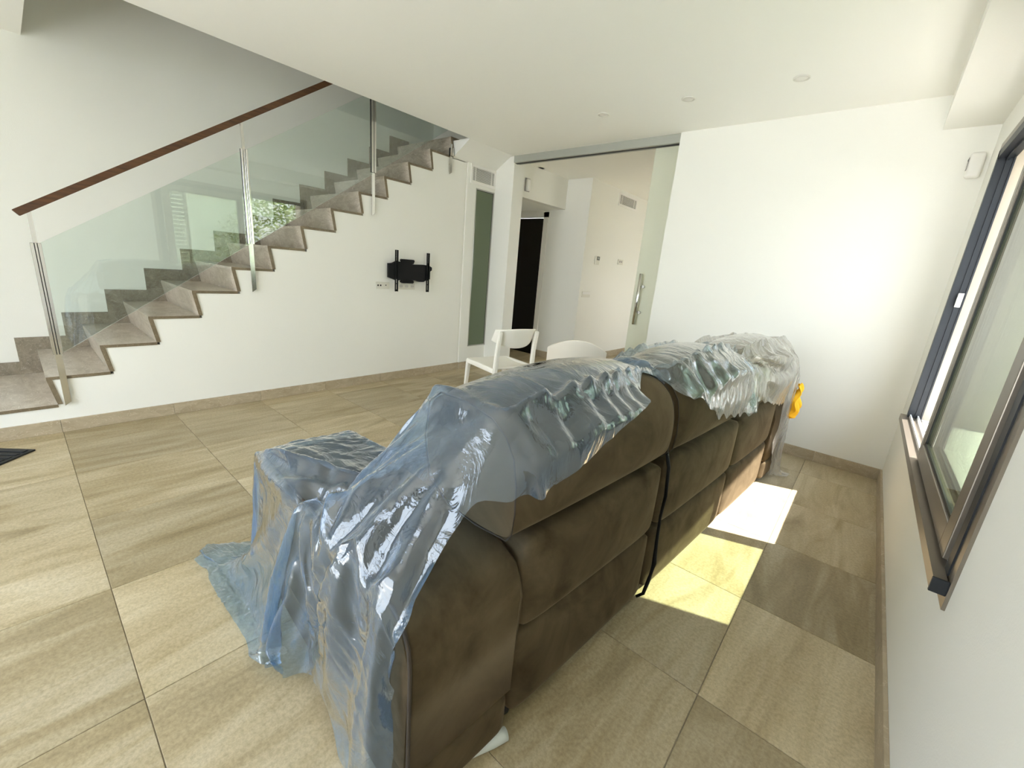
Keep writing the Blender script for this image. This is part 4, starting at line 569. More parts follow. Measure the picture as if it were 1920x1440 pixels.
-1,0,0,3,-3,1,4,6,1,2,0,-2,-1,2,3,2,6,4,1,3,2,0,9,0,0,0,0,1,-1,1,2,-1,-1,0,0,0,0,0,0,0,0,0,0,1,0,1,-1,2,-1,1,-1,1,0,1,0,0,1,1,-1,1,1,1,1,0,2,0,2,1,1,2,-1,-1,-1,-1,-5,-2,-2,-1,-2,-2,-1,-1,-2,7,6,2,-3,0,-2,0,0,0,3,1,-2,0,1,-1,-3,-1,2,-2,2,1,-2,2,2,0,3,-1,0,0,2,2,-1,-1,5,4,4,1,0,1,-3,1,1,3,4,5,1,2,1,0,11,0,0,0,0,-1,3,-1,0,0,-1,1,0,-2,0,0,1,0,1,-1,1,-1,2,-1,1,0,0,1,0,0,0,2,-1,0,1,0,1,1,0,0,2,1,1,1,1,2,1,1,-1,0,-1,-2,-4,-3,-2,-1,-2,-1,-2,-1,-1,8,6,1,-2,-2,0,0,0,2,2,-1,0,-3,0,3,-3,0,-1,-2,2,-1,0,4,1,2,-1,1,-1,2,2,3,-2,-1,3,5,6,2,1,-1,-3,2,0,1,3,4,3,2,0,1,9,0,0,0,1,-1,3,-1,-1,0,1,-1,1,-1,-1,1,0,0,1,-1,0,2,0,-1,1,0,1,0,1,-1,0,1,1,0,0,0,1,1,1,1,0,1,1,1,2,1,1,1,-1,0,-1,-1,-5,-2,-2,-1,-2,-2,-1,-2,-1,9,5,1,-2,0,2,0,1,-1,0,-1,0,-1,1,4,-3,0,0,-2,-2,0,2,3,1,0,0,0,1,0,4,3,-3,0,3,5,6,2,4,0,-4,0,0,1,1,4,2,2,1,1,10,1,0,0,0,1,-6,2,0,1,1,-1,1,-1,0,0,0,0,0,0,0,0,1,1,0,1,0,1,-1,0,1,1,-1,2,0,0,1,0,1,1,1,0,1,2,
1,1,2,0,2,-1,-2,-2,-5,-2,-2,-1,-2,-2,-1,-1,-1,7,8,0,0,0,1,-1,-1,0,1,-1,-1,-1,3,2,-1,-1,-1,-2,1,3,1,-1,3,-1,-1,-1,1,2,3,5,-1,-1,3,4,5,6,1,1,-2,-2,1,0,1,1,3,2,2,0,11,1,1,0,0,1,-6,-4,0,-2,2,-2,1,2,2,0,1,0,0,0,0,0,1,1,0,1,0,0,0,1,0,1,0,0,1,1,0,0,0,3,0,1,0,2,2,1,2,2,0,0,-4,-1,-4,-3,-2,-1,-1,-2,-2,-1,-1,9,6,2,-1,-2,2,-2,-1,0,-1,-2,3,2,0,1,1,1,-1,-2,2,-1,1,1,2,-1,0,-1,0,2,3,7,1,-1,0,4,6,5,4,1,-2,-1,0,-1,1,3,-1,2,1,2,11,1,0,0,0,0,-1,-4,-6,-1,0,0,-1,1,0,1,1,0,0,2,0,0,3,0,2,-1,1,1,-1,1,0,1,0,1,0,0,2,0,1,1,0,2,0,1,2,3,0,2,0,2,-5,-2,-8,-3,-1,-2,-1,-2,-2,-1,0,8,4,-1,-2,1,1,-3,-2,-1,-3,3,4,1,1,1,-1,2,2,3,1,0,2,1,-1,0,-1,-1,0,1,3,8,5,1,-3,5,5,4,6,0,2,0,-2,0,0,0,1,2,1,-1,13,1,0,2,-1,0,-4,-4,-3,-4,0,-1,-1,-1,0,-1,1,0,1,1,0,0,1,1,0,1,1,2,0,1,1,1,1,1,0,1,1,0,1,1,1,0,1,3,1,2,2,1,4,-3,-3,-3,-11,-2,-2,-1,-2,-1,-2,-2,2,2,0,-1,-5,2,-10,-1,-4,-2,-1,2,12,3,4,3,-1,4,0,3,3,2,1,1,2,3,1,-2,-2,0,3,10,6,5,0,-2,7,6,5,4,
0,2,-2,0,0,-1,3,0,-2,-1,12,0,0,1,-1,1,-4,-3,-4,-1,-1,1,-2,0,-1,-1,1,-2,1,-1,-1,0,1,0,0,0,1,-1,1,0,2,0,1,1,1,1,0,2,2,2,1,2,1,1,2,2,3,1,6,-7,-1,-3,-10,-3,-2,-1,-1,-2,-2,-1,-3,-3,-5,-1,-3,-1,-2,0,-1,-2,-1,2,2,1,3,3,3,3,7,3,4,1,4,-1,1,3,4,1,4,2,1,5,8,3,7,1,-1,6,7,6,4,0,0,1,0,0,0,-2,-2,-2,10,1,-1,1,0,2,-4,-4,-2,0,1,-1,1,-2,-2,-1,0,1,-2,0,0,1,0,1,-1,0,0,0,1,0,-1,0,0,2,-2,1,0,3,-1,1,1,3,2,2,2,4,4,6,-4,4,-6,-4,-9,-4,-2,0,-2,-2,-2,-1,-3,-3,-3,-3,-1,-2,-2,0,-1,-2,-1,1,1,1,3,1,2,2,1,2,2,3,3,6,2,2,2,1,3,3,4,5,9,7,7,7,-2,3,5,5,7,7,0,0,-1,1,0,-3,-3,-2,9,1,0,1,0,0,-4,-1,0,0,1,1,-3,-3,0,0,2,-2,0,2,-3,1,1,0,0,2,-1,-2,1,0,1,0,1,-3,1,1,-2,-2,4,1,4,-2,3,2,1,6,5,-1,4,-4,-3,0,-10,-3,-3,-1,-2,-2,-1,-1,-3,-3,-3,-3,-1,-2,-1,-2,-1,-1,-1,0,3,1,2,1,2,1,2,1,2,1,3,1,1,3,3,3,1,3,3,3,7,12,11,9,7,5,3,0,9,6,2,1,1,-1,-2,-2,-4,-1,10,0,0,0,0,-1,1,0,-1,2,0,-3,-3,1,0,1,2,-1,-1,1,-1,-2,1,2,-1,-1,1,0,-1,1,1,2,-1,-2,-1,0,1,-6,3,
5,3,0,-2,2,1,6,6,-2,-1,1,4,-4,-10,-2,-4,-2,-1,-2,-1,-1,-3,-2,-3,-3,-1,-2,-2,-2,0,-3,0,1,2,0,3,1,2,1,2,1,2,1,2,2,2,1,2,0,3,2,4,6,1,6,10,14,10,6,4,6,10,4,4,3,2,-1,-1,-3,-4,-1,7,1,1,0,-1,-1,1,4,1,0,-1,-3,-2,3,0,1,2,-2,1,0,-3,-1,1,2,-1,1,1,-2,-1,1,2,1,2,-3,-3,2,-3,-6,4,4,4,2,-2,-3,2,4,7,0,3,2,-3,-1,-10,-3,-3,-2,-2,-1,-1,-1,-3,-2,-3,-3,-2,-1,-2,-2,-1,-1,-1,1,2,2,1,1,1,2,2,1,2,1,2,2,1,2,2,1,2,3,1,3,4,7,9,5,11,12,6,12,6,6,3,4,3,4,-4,-4,-3,0,7,0,-1,2,0,0,3,2,-2,2,1,-3,1,-1,4,-1,3,0,-2,1,-4,2,-1,-1,4,-2,0,0,-1,1,1,3,0,-1,-3,1,-6,-4,-1,5,4,7,-3,-2,-2,5,4,6,1,1,-1,-1,-10,-3,-3,-2,-2,-2,-1,0,-2,-3,-3,-3,-2,-1,-2,-1,-2,-2,0,1,1,2,1,2,1,2,1,2,1,2,2,1,2,2,2,1,2,2,3,3,4,4,4,6,7,11,13,9,11,8,4,4,3,5,3,2,-6,3,-10,1,-1,1,0,1,0,5,4,3,2,1,2,-4,5,1,2,-1,-2,1,-4,0,-1,3,1,-1,0,-1,1,0,2,3,0,-2,-1,-2,-4,-5,-4,4,5,7,1,-3,-2,0,5,5,3,0,1,0,-10,-3,-3,-3,-1,-3,0,0,-2,-3,-3,-3,-1,-2,-2,-1,-2,-2,0,1,1,2,1,1,2,1,2,1,2,2,
1,2,2,2,1,2,2,2,2,4,4,5,5,3,5,1,10,13,14,11,8,4,4,4,5,2,7,1,-28,-1,0,1,0,0,0,7,6,5,3,4,2,5,3,1,-1,3,1,-1,-3,-2,1,2,1,-1,0,-1,0,3,1,2,-1,-3,-2,-2,-6,-6,1,2,7,4,5,-1,-3,-3,2,5,4,2,0,1,-11,-3,-3,-2,-1,-3,0,-1,-1,-3,-3,-2,-2,-2,-2,-1,-2,-2,-1,2,1,1,2,1,2,1,2,1,2,1,2,2,2,2,2,1,2,2,2,5,4,4,5,4,4,4,3,2,11,19,11,9,6,3,4,4,5,1,-29,-2,2,-2,2,0,-5,8,8,4,4,7,4,3,1,5,5,3,2,2,-4,-2,3,2,-1,0,-1,0,0,1,4,1,-3,-1,-2,-5,-6,-6,-1,6,7,5,4,-2,-1,-2,-2,3,4,3,2,1,-10,-3,-3,-2,-2,-2,0,-1,-2,-1,-3,-3,-2,-2,-1,-3,-1,-2,-1,1,2,1,2,1,2,1,1,2,1,3,1,2,1,3,2,2,2,2,2,3,5,5,6,2,5,3,4,5,3,5,11,21,6,7,4,4,3,3,-34,1,-2,0,-1,1,1,3,5,4,6,3,3,5,5,6,8,3,3,7,4,-3,2,0,2,0,0,-1,0,3,2,1,0,-5,-4,-5,-6,-6,-1,6,7,7,3,1,-4,-2,-1,1,3,3,3,1,-205,4,2,2,1,4,-1,3,1,2,1,3,0,1,-1,2,0,1,0,0,0,1,-1,2,-1,-2,-3,-2,-1,-1,1,0,0,0,1,6,5,7,2,6,10,11,11,11,9,9,10,12,25,8,10,9,-1,1,9,8,9,4,0,0,1,0,0,1,7,8,9,8,9,9,9,10,9,9,10,9,9,10,9,9,10,9,10,9,10,9,
10,12,9,9,9,9,9,9,10,9,9,9,10,9,10,9,10,10,6,8,13,17,-10,-6,-7,0,1,2,1,2,1,3,0,2,2,2,0,1,3,-1,1,2,1,0,1,1,1,0,1,2,1,3,0,0,0,1,-1,1,0,-5,6,6,5,7,10,9,11,10,10,9,9,10,12,23,9,10,0,1,9,9,9,3,0,1,0,0,0,1,7,9,8,9,9,9,9,9,10,9,9,10,9,10,9,9,10,9,10,9,11,9,10,9,10,9,9,10,9,9,9,9,9,9,10,9,10,10,9,12,9,2,2,29,-2,-13,-6,2,-1,2,1,-2,3,0,1,1,0,1,0,0,2,1,1,1,1,0,2,1,1,3,2,1,2,3,1,2,2,2,3,-7,3,3,4,5,4,8,9,9,10,9,10,10,10,9,10,12,20,9,7,-3,10,9,9,3,1,0,0,0,0,0,8,9,9,8,9,10,9,9,9,10,9,10,9,9,10,9,10,10,9,10,9,10,9,10,9,9,10,9,8,10,9,10,9,10,9,9,10,9,9,10,16,-10,7,17,12,-4,3,0,2,0,-2,3,1,1,1,0,-1,-1,2,0,1,0,1,1,0,1,0,0,2,0,2,1,0,2,1,1,2,1,3,2,4,4,4,4,5,7,9,8,10,9,10,10,9,10,9,11,13,15,10,-2,10,9,9,3,1,0,0,0,0,0,8,9,9,9,9,9,10,9,9,9,10,9,10,9,10,9,10,9,10,9,10,9,10,9,9,9,10,9,9,10,9,10,9,10,9,9,10,9,9,10,20,-13,9,23,-4,0,0,2,0,-2,2,0,1,-1,2,-1,2,0,1,1,-1,2,2,0,2,1,1,1,1,1,1,2,1,1,1,2,0,2,1,-2,4,3,4,4,4,7,
8,9,9,10,10,10,10,11,9,10,10,13,8,6,10,9,9,4,0,0,0,0,1,0,7,9,9,9,9,10,9,9,10,9,9,10,9,10,9,10,9,10,9,10,9,9,10,9,10,9,10,9,9,10,9,10,9,10,9,9,10,9,9,10,24,-13,7,21,-11,15,-4,1,-1,2,-1,0,2,-1,2,0,0,2,-1,1,2,-2,3,1,2,0,1,1,1,0,2,1,1,2,1,1,1,2,2,2,2,4,3,3,4,7,8,8,9,11,10,10,10,12,10,10,10,9,11,10,7,9,9,3,1,-1,1,0,0,1,7,9,9,10,9,10,9,9,9,10,9,10,9,10,9,10,9,9,10,9,10,9,10,9,10,9,10,9,9,10,9,10,9,10,9,9,10,9,9,10,31,-12,9,7,-8,12,1,4,-1,1,-1,3,1,-1,3,0,4,0,1,0,3,1,1,2,0,1,1,2,1,-2,1,4,0,0,2,2,1,-1,-3,0,1,0,1,1,5,6,9,10,9,12,11,10,11,12,10,10,10,10,9,9,9,8,7,4,1,0,1,2,1,0,8,9,9,10,9,9,10,9,9,10,9,10,9,9,10,9,10,9,10,9,10,9,10,9,10,9,10,9,9,10,9,10,9,10,9,9,10,9,9,10,31,-16,12,-1,0,9,11,2,1,2,-1,3,2,2,-1,4,-1,4,1,0,-1,4,0,0,2,-1,3,-1,1,1,0,3,-3,3,-3,1,-4,2,3,0,0,1,-1,-2,-3,7,10,11,11,10,10,11,11,11,10,10,11,10,9,9,7,10,9,4,1,0,1,1,1,0,8,9,9,9,10,9,9,10,9,10,9,9,10,9,10,9,10,9,10,9,10,9,10,9,10,
9,10,9,9,10,9,10,9,10,9,9,10,9,9,10,25,-2,16,-14,3,9,7,4,2,-1,4,0,1,-2,3,2,-1,1,3,-4,2,0,2,1,-3,3,-2,0,0,0,2,2,-3,3,-6,1,0,2,3,-3,-1,0,0,0,0,7,12,12,11,11,10,11,10,9,11,9,10,10,9,9,8,10,10,3,0,1,1,0,1,0,8,9,10,9,9,10,9,10,9,10,9,9,10,9,10,9,10,9,10,9,10,9,10,9,10,9,10,9,9,10,9,10,9,10,9,9,10,9,9,10,19,9,23,-16,-8,11,-7,12,4,2,-2,0,2,-3,1,0,1,3,-3,1,2,1,1,-1,2,-2,1,3,0,-2,-1,3,0,3,0,-3,-2,2,2,1,-3,2,0,-3,3,4,13,10,10,10,10,11,11,10,10,9,10,10,8,9,12,10,9,4,0,0,0,0,0,0,8,9,10,9,9,10,9,10,9,10,9,9,10,9,10,9,10,9,10,9,10,9,10,9,10,9,10,9,9,10,9,10,9,10,9,9,10,9,9,10,18,6,28,-13,-13,9,10,0,7,2,-4,0,2,-1,2,0,3,-3,2,2,0,0,3,-2,1,-3,3,-3,3,-5,2,1,1,2,0,1,1,1,0,1,0,-1,-1,5,-2,8,9,8,9,10,10,10,10,12,11,9,9,10,11,5,13,10,9,4,0,0,0,0,0,0,8,9,10,9,9,10,9,10,9,10,9,9,10,9,10,9,10,9,10,9,10,9,10,9,10,9,10,9,9,10,9,10,9,10,9,9,10,9,9,10,22,2,22,-3,-15,1,-1,3,4,4,0,0,-3,3,0,1,0,-2,0,-1,-3,0,-1,-2,0,-3,1,
0,-1,1,-1,1,1,1,0,2,1,2,1,2,2,3,3,4,4,6,2,8,9,9,10,12,12,11,11,11,10,11,5,8,13,10,9,4,0,0,0,0,0,0,8,9,10,9,9,10,9,10,9,10,9,9,10,9,10,9,10,9,10,9,10,9,10,9,10,9,10,9,9,10,9,10,9,10,9,9,10,9,9,10,21,-2,16,11,-13,-9,0,6,3,2,-3,3,-1,-2,-1,-2,-3,-3,-2,0,-2,-1,-1,0,-1,1,0,0,1,-2,4,1,1,2,1,1,1,2,3,-1,4,4,3,5,0,2,6,8,9,12,12,12,11,9,13,13,10,9,3,11,12,10,9,4,0,0,0,0,0,0,8,9,10,9,9,10,9,10,9,10,9,9,10,9,10,9,10,9,10,9,10,9,10,9,10,9,10,9,9,10,9,10,9,10,9,9,10,9,9,10,21,7,-4,7,9,-12,3,4,2,-2,-1,-4,1,-4,-3,-2,-2,0,0,0,2,-2,1,2,2,1,1,0,0,1,-1,-1,-1,3,-1,2,-1,0,1,3,2,2,2,2,1,5,8,10,12,13,12,15,18,9,10,8,8,7,4,11,12,10,9,4,0,0,0,0,0,0,8,9,10,9,9,10,9,10,9,10,9,9,10,9,10,9,10,9,10,9,10,9,10,9,10,9,10,9,9,10,9,10,9,10,9,9,10,9,9,10,22,10,-4,6,10,-10,2,2,-4,-1,-2,-1,-3,-2,1,1,2,2,1,0,1,0,0,-1,-1,-1,0,-4,0,1,-3,0,1,0,1,3,2,1,2,4,4,4,-3,-3,0,8,7,9,15,18,20,15,9,6,10,6,9,7,3,11,13,10,9,4,0,0,0,0,0,0,8,9,
10,9,9,10,9,10,9,10,9,9,10,9,10,9,10,9,10,9,10,9,10,9,10,9,10,9,9,10,9,10,9,10,9,9,10,9,9,10,23,10,-4,6,11,-9,0,-2,-2,-3,1,-1,2,0,1,3,1,0,-1,-1,-1,-1,-5,-2,-1,0,0,1,0,2,-3,4,0,5,3,-1,5,3,-2,3,5,0,0,-2,-7,4,11,13,25,17,15,7,9,4,10,7,9,7,5,11,12,10,9,4,0,0,0,0,0,0,8,9,10,9,9,10,9,10,9,10,9,9,10,9,10,9,10,9,10,9,10,9,10,9,10,9,10,9,9,10,9,10,9,10,9,9,10,9,9,10,25,12,-10,4,16,-8,-2,0,1,-1,3,1,2,0,0,-2,-2,-5,-2,-1,-1,0,-1,4,3,-3,0,2,1,4,-1,2,3,3,-5,3,1,2,0,-1,-3,-1,-1,1,2,9,4,28,21,10,8,11,2,7,11,10,7,8,6,10,12,10,9,4,0,0,0,0,0,0,8,9,10,9,9,10,9,10,9,10,9,9,10,9,10,9,10,9,10,9,10,9,10,9,10,9,10,9,9,10,9,10,9,10,9,9,10,9,9,10,26,13,-7,3,11,-6,1,3,2,2,-1,1,-1,-6,-1,-2,-2,1,0,4,1,2,2,3,1,2,0,0,0,-3,3,-2,2,0,-7,1,0,-2,0,-2,-1,1,3,3,-1,10,23,19,11,6,11,5,8,10,9,7,11,7,8,8,12,10,9,4,0,0,0,0,0,0,8,9,10,9,9,10,9,10,9,10,9,9,10,9,10,9,10,9,10,9,10,9,10,9,10,9,10,9,9,10,9,10,9,10,9,9,10,9,9,10,31,0,6,
2,4,-1,1,1,3,0,2,0,-5,-3,1,-1,2,0,5,3,1,1,1,2,-2,-2,1,-3,4,2,1,-3,-2,-3,-6,1,-4,0,-2,1,4,4,3,-3,4,15,20,14,6,11,5,8,11,8,10,14,5,8,7,8,12,10,9,4,0,0,0,0,0,0,8,9,10,9,9,10,9,10,9,10,9,9,10,9,10,9,10,9,10,9,10,9,10,9,10,9,10,9,9,10,9,10,9,10,9,9,10,9,9,10,24,3,9,2,-1,7,0,3,1,1,-1,-1,0,-6,4,3,3,4,0,-2,3,-2,0,3,-1,1,-5,1,1,0,3,-6,-2,-3,2,-6,-1,2,0,1,-2,9,-1,1,8,19,13,6,11,5,7,11,9,10,13,11,8,5,8,6,13,10,9,4,0,0,0,0,0,0,8,9,10,9,9,10,9,10,9,10,9,9,10,9,10,9,10,9,10,9,10,9,10,9,10,9,10,9,9,10,9,10,9,10,9,9,10,9,9,10,22,3,10,9,1,-4,1,1,-1,4,-1,1,-1,3,-3,4,1,2,3,0,-3,1,-4,1,0,2,-2,-3,1,3,2,0,-5,-1,2,-6,0,-2,-1,3,2,11,0,0,9,15,4,8,8,7,10,10,8,12,14,11,10,4,5,6,14,10,9,4,0,0,0,0,0,0,8,9,10,9,9,10,9,10,9,10,9,9,10,9,10,9,10,9,10,9,10,9,10,9,10,9,10,9,9,10,9,10,9,10,9,9,10,9,9,10,19,4,10,11,21,-12,-2,4,-1,1,3,-1,1,5,2,-3,3,1,-1,-3,0,0,-4,-1,2,0,2,-3,0,3,-1,1,3,0,-2,-6,0,0,-3,1,12,8,-2,2,9,4,7,9,5,9,
10,9,10,11,14,13,12,2,6,4,14,10,9,4,0,0,0,0,0,0,8,9,10,9,9,10,9,10,9,10,9,9,10,9,10,9,10,9,10,9,10,9,10,9,10,9,10,9,9,10,9,10,9,10,9,9,10,9,9,10,16,8,9,9,28,-12,2,-1,4,-1,4,-1,4,2,-1,3,-1,-4,1,-2,-3,0,1,-2,-2,1,2,3,2,-3,1,3,2,-3,-3,-3,1,-1,-2,12,10,-4,7,-1,10,-5,10,9,4,9,10,10,10,12,12,19,8,5,5,2,14,10,9,4,0,0,0,0,0,0,8,9,10,9,9,10,9,10,9,10,9,9,10,9,10,9,10,9,10,9,10,9,10,9,10,9,10,9,9,12,9,9,10,10,9,10,10,10,10,12,5,9,10,13,21,-3,3,-2,4,-1,3,1,1,3,-3,4,-4,-4,-2,-1,-1,2,-3,0,0,1,-1,1,4,3,-1,1,4,0,-4,-3,1,-2,4,14,4,-6,9,0,5,-3,7,9,4,9,10,11,10,11,17,16,8,4,6,3,13,10,9,4,0,0,0,0,0,0,8,9,10,9,9,10,9,10,9,10,9,9,10,9,10,9,10,9,10,9,10,9,10,9,10,9,11,10,10,9,9,10,9,10,9,10,10,9,9,10,10,9,8,7,12,15,0,2,1,1,0,1,3,-1,-1,1,1,-6,-2,2,-2,-2,0,0,2,-3,3,-2,-1,4,4,0,2,3,-5,-2,1,0,11,8,0,-8,6,5,4,1,6,4,14,1,12,8,11,12,16,12,10,10,1,4,14,10,9,4,0,0,0,0,0,0,8,9,10,9,9,10,9,10,9,10,9,9,10,9,10,9,10,9,10,
9,10,9,10,10,10,10,9,10,10,9,10,9,10,9,10,9,10,9,10,9,10,7,3,9,10,7,-2,3,2,2,1,1,0,1,0,0,-5,0,3,-3,0,1,-1,1,-3,0,-3,1,-2,1,4,4,2,2,-2,-3,-1,7,3,7,6,-11,2,5,4,7,2,5,9,0,21,3,14,13,16,10,10,8,7,1,13,10,9,4,0,0,0,0,0,0,8,9,10,9,9,10,9,10,9,10,9,9,10,9,10,9,10,9,10,9,11,9,10,10,9,10,9,10,9,10,10,9,10,9,10,9,10,9,10,9,6,5,7,9,7,9,1,0,1,1,0,1,-1,0,0,1,0,6,0,1,-1,-2,2,-2,1,-5,-1,-4,-1,1,2,5,1,4,1,0,0,0,7,0,6,4,-7,5,1,7,8,8,3,-2,17,9,9,18,14,10,10,8,9,-4,16,10,9,4,0,0,0,0,0,0,8,9,10,9,9,10,9,10,9,10,9,9,10,9,10,9,10,10,10,9,10,10,9,10,9,10,9,10,10,9,10,9,10,9,10,9,10,9,6,8,9,8,9,10,10,12,-13,2,1,1,0,2,1,3,4,-1,5,2,1,1,2,0,0,0,-3,0,-5,-3,-1,-1,1,0,2,2,2,3,1,1,1,7,6,6,-8,6,-7,6,14,13,8,5,-2,10,17,17,7,10,10,9,5,6,11,10,9,4,0,0,0,0,0,0,8,9,10,9,9,10,9,10,9,9,10,9,10,9,10,10,10,9,10,9,10,9,10,10,9,10,10,9,10,9,10,9,10,9,10,9,8,8,9,10,7,9,9,10,10,10,-19,8,3,5,5,0,5,2,2,1,2,2,1,2,1,2,-2,2,2,-3,1,-6,2,
-3,-1,-1,0,0,1,1,1,2,7,7,7,4,-8,-1,-1,14,12,5,11,3,8,6,18,10,9,9,8,9,8,9,9,11,10,4,0,-2,-1,1,0,0,8,9,9,9,10,9,9,9,10,10,9,10,9,10,10,9,10,9,10,10,9,10,10,9,10,10,9,10,9,10,9,10,9,8,9,10,9,9,9,8,8,10,9,9,11,10,9,-17,7,5,9,2,0,3,2,2,2,3,1,1,2,2,2,2,0,4,-2,4,0,0,-1,0,-2,-3,-1,3,2,2,-1,8,8,4,-1,-2,0,6,8,5,13,5,9,15,11,8,10,9,8,8,9,9,9,5,8,5,2,0,1,1,1,0,8,9,10,9,9,10,9,9,9,10,9,10,9,10,10,9,10,9,10,9,10,10,9,10,10,9,10,9,10,9,9,9,9,10,9,10,9,9,8,8,9,9,10,9,10,10,-6,-5,-8,4,6,3,3,3,3,1,2,2,1,2,0,4,1,2,3,3,4,0,2,1,1,0,0,0,-1,0,0,-1,4,4,5,2,4,-1,3,4,5,14,3,9,11,16,10,9,10,8,8,8,8,10,9,6,8,3,2,0,1,1,2,1,7,9,10,9,9,9,10,9,10,9,9,10,9,10,9,10,9,10,10,9,10,9,10,10,9,10,9,9,10,9,10,9,10,9,10,9,8,8,8,9,9,10,9,10,10,9,-5,-1,-8,2,-2,5,4,3,3,4,4,6,3,0,2,1,2,3,2,1,1,0,-1,0,-1,-1,0,0,0,0,0,1,2,1,3,3,2,5,10,5,12,4,10,10,14,11,8,10,11,9,7,8,9,8,9,8,8,4,0,2,0,0,2,0,8,9,9,9,10,9,9,10,9,10,9,10,9,10,9,10,9,10,
9,10,9,10,9,10,9,10,9,10,9,10,10,9,9,10,9,8,8,9,9,9,9,10,9,10,9,10,-11,1,6,-1,-7,4,4,5,7,5,6,5,3,1,1,0,-1,-1,-2,0,-1,0,0,-1,0,0,0,2,1,2,3,2,3,1,1,2,4,-2,13,15,9,4,7,10,15,11,7,11,10,9,9,7,9,8,9,10,7,3,1,0,2,0,0,1,7,9,10,9,9,10,9,10,9,9,10,9,10,9,10,9,10,9,10,9,10,10,9,9,10,9,10,10,9,10,9,10,9,9,8,8,9,10,9,9,9,9,10,10,9,10,-3,8,-1,2,4,1,6,4,5,6,4,0,-1,-2,-2,-1,-1,-1,-2,0,-1,0,1,1,3,2,3,2,3,3,3,1,2,3,3,1,-1,1,11,15,3,9,10,11,13,6,11,10,10,9,10,8,8,9,8,9,10,2,0,1,0,1,0,1,7,9,9,10,9,9,10,9,10,9,10,9,10,9,10,9,10,9,9,10,10,9,10,9,10,9,10,9,10,9,10,9,9,9,8,9,9,10,9,9,9,9,10,9,10,9,6,6,5,3,4,-2,6,5,2,-2,-4,-1,-1,-1,-1,-2,-2,-1,2,2,3,2,3,3,2,3,3,1,3,2,4,3,3,0,1,-2,-3,7,11,11,7,7,14,9,8,8,11,9,10,10,9,10,10,7,9,9,9,3,0,0,0,0,1,0,8,9,9,9,10,9,9,10,9,10,9,10,9,10,9,10,9,10,9,10,9,10,9,10,9,10,9,10,9,10,9,9,9,8,9,10,9,10,8,10,8,10,10,9,9,10,11,4,6,4,-5,5,0,0,-6,-3,-1,-3,-2,0,0,1,3,3,3,3,3,1,2,3,2,5,
3,3,3,2,2,1,0,-1,-2,-3,3,8,11,9,5,10,18,7,1,12,11,10,9,10,9,10,10,8,9,9,9,3,0,0,1,0,0,0,8,9,9,9,10,9,9,10,9,10,9,9,10,9,10,9,10,9,10,9,10,10,9,10,9,10,9,9,10,9,8,10,9,9,9,10,9,8,10,9,10,9,9,9,10,9,11,2,-1,-6,2,-1,-1,-3,-5,-3,-2,0,2,2,4,3,3,4,2,3,2,4,2,4,2,3,2,2,2,2,0,0,-1,-3,-3,2,4,8,10,6,9,11,16,10,-1,11,11,9,10,9,10,10,9,9,11,7,10,3,0,0,-1,2,0,0,8,9,9,9,10,9,9,10,9,9,10,9,10,9,10,9,10,9,10,9,10,9,10,9,10,9,9,10,9,9,9,10,9,9,9,10,9,9,9,9,9,10,9,9,9,10,-8,-1,-1,-1,-1,-1,-3,-1,-6,0,3,5,3,4,4,2,4,3,4,3,2,3,2,2,2,2,1,1,2,1,0,-2,-3,-3,1,2,5,8,7,9,11,11,13,8,3,10,10,9,9,10,10,9,10,9,10,8,10,4,1,0,0,0,0,0,8,9,9,9,9,10,9,9,10,9,10,9,10,9,9,10,9,10,9,10,9,10,9,10,9,9,10,9,9,10,9,9,10,9,9,9,9,9,10,9,9,9,10,8,10,9,-10,-1,-1,-2,0,1,-5,4,-4,6,5,5,4,3,4,4,3,3,3,2,3,1,2,1,1,2,2,2,0,-2,-2,-3,-2,2,0,0,7,5,10,12,10,11,9,4,9,10,9,9,10,10,9,10,9,10,10,9,9,3,4,-1,0,1,0,1,6,9,9,9,9,10,9,9,10,9,10,9,9,10,9,9,
10,9,10,9,10,9,9,10,9,10,9,10,9,9,10,9,9,10,9,9,9,9,9,9,10,9,8,9,10,9,-10,1,1,-3,4,-4,1,3,4,6,5,6,5,3,3,3,3,3,1,1,1,1,1,2,1,3,2,-1,-1,-3,-2,-2,3,0,1,-1,5,10,8,10,12,11,4,8,9,10,9,9,10,9,10,10,9,10,9,10,8,4,6,0,0,-1,1,0,6,10,9,9,8,10,9,9,10,9,9,10,9,10,9,9,10,9,10,9,9,10,10,9,9,9,9,10,9,9,10,9,9,9,10,8,10,9,9,9,9,10,8,9,10,9,-2,-1,5,-4,0,4,5,3,4,5,5,6,3,3,2,3,2,0,0,1,2,2,3,2,2,1,-1,-2,-3,-2,-1,3,2,-1,-1,0,6,13,10,6,12,9,4,8,9,10,9,10,9,10,9,10,10,10,9,9,9,4,7,0,-1,0,0,0,7,9,10,8,9,10,9,9,10,9,9,10,9,9,10,8,10,9,10,9,9,10,9,10,9,9,9,10,8,10,9,10,9,9,9,10,8,10,9,9,9,8,10,9,10,9,-5,4,6,-3,5,4,2,1,9,5,4,4,3,2,1,1,0,1,1,2,4,3,2,1,0,-2,-2,-3,-2,0,3,3,0,0,-2,2,9,15,2,7,11,9,3,10,9,10,9,9,10,9,10,10,10,9,10,9,9,3,9,-1,-1,1,-1,-1,8,9,9,9,9,9,10,9,10,9,9,10,9,9,10,8,10,9,9,10,9,9,10,9,10,9,9,10,9,9,9,10,9,9,9,9,9,10,9,9,9,9,9,9,10,9,-2,7,5,4,4,-1,5,-3,11,5,3,5,2,1,0,0,1,3,3,4,2,1,1,-2,-2,-3,-1,-1,
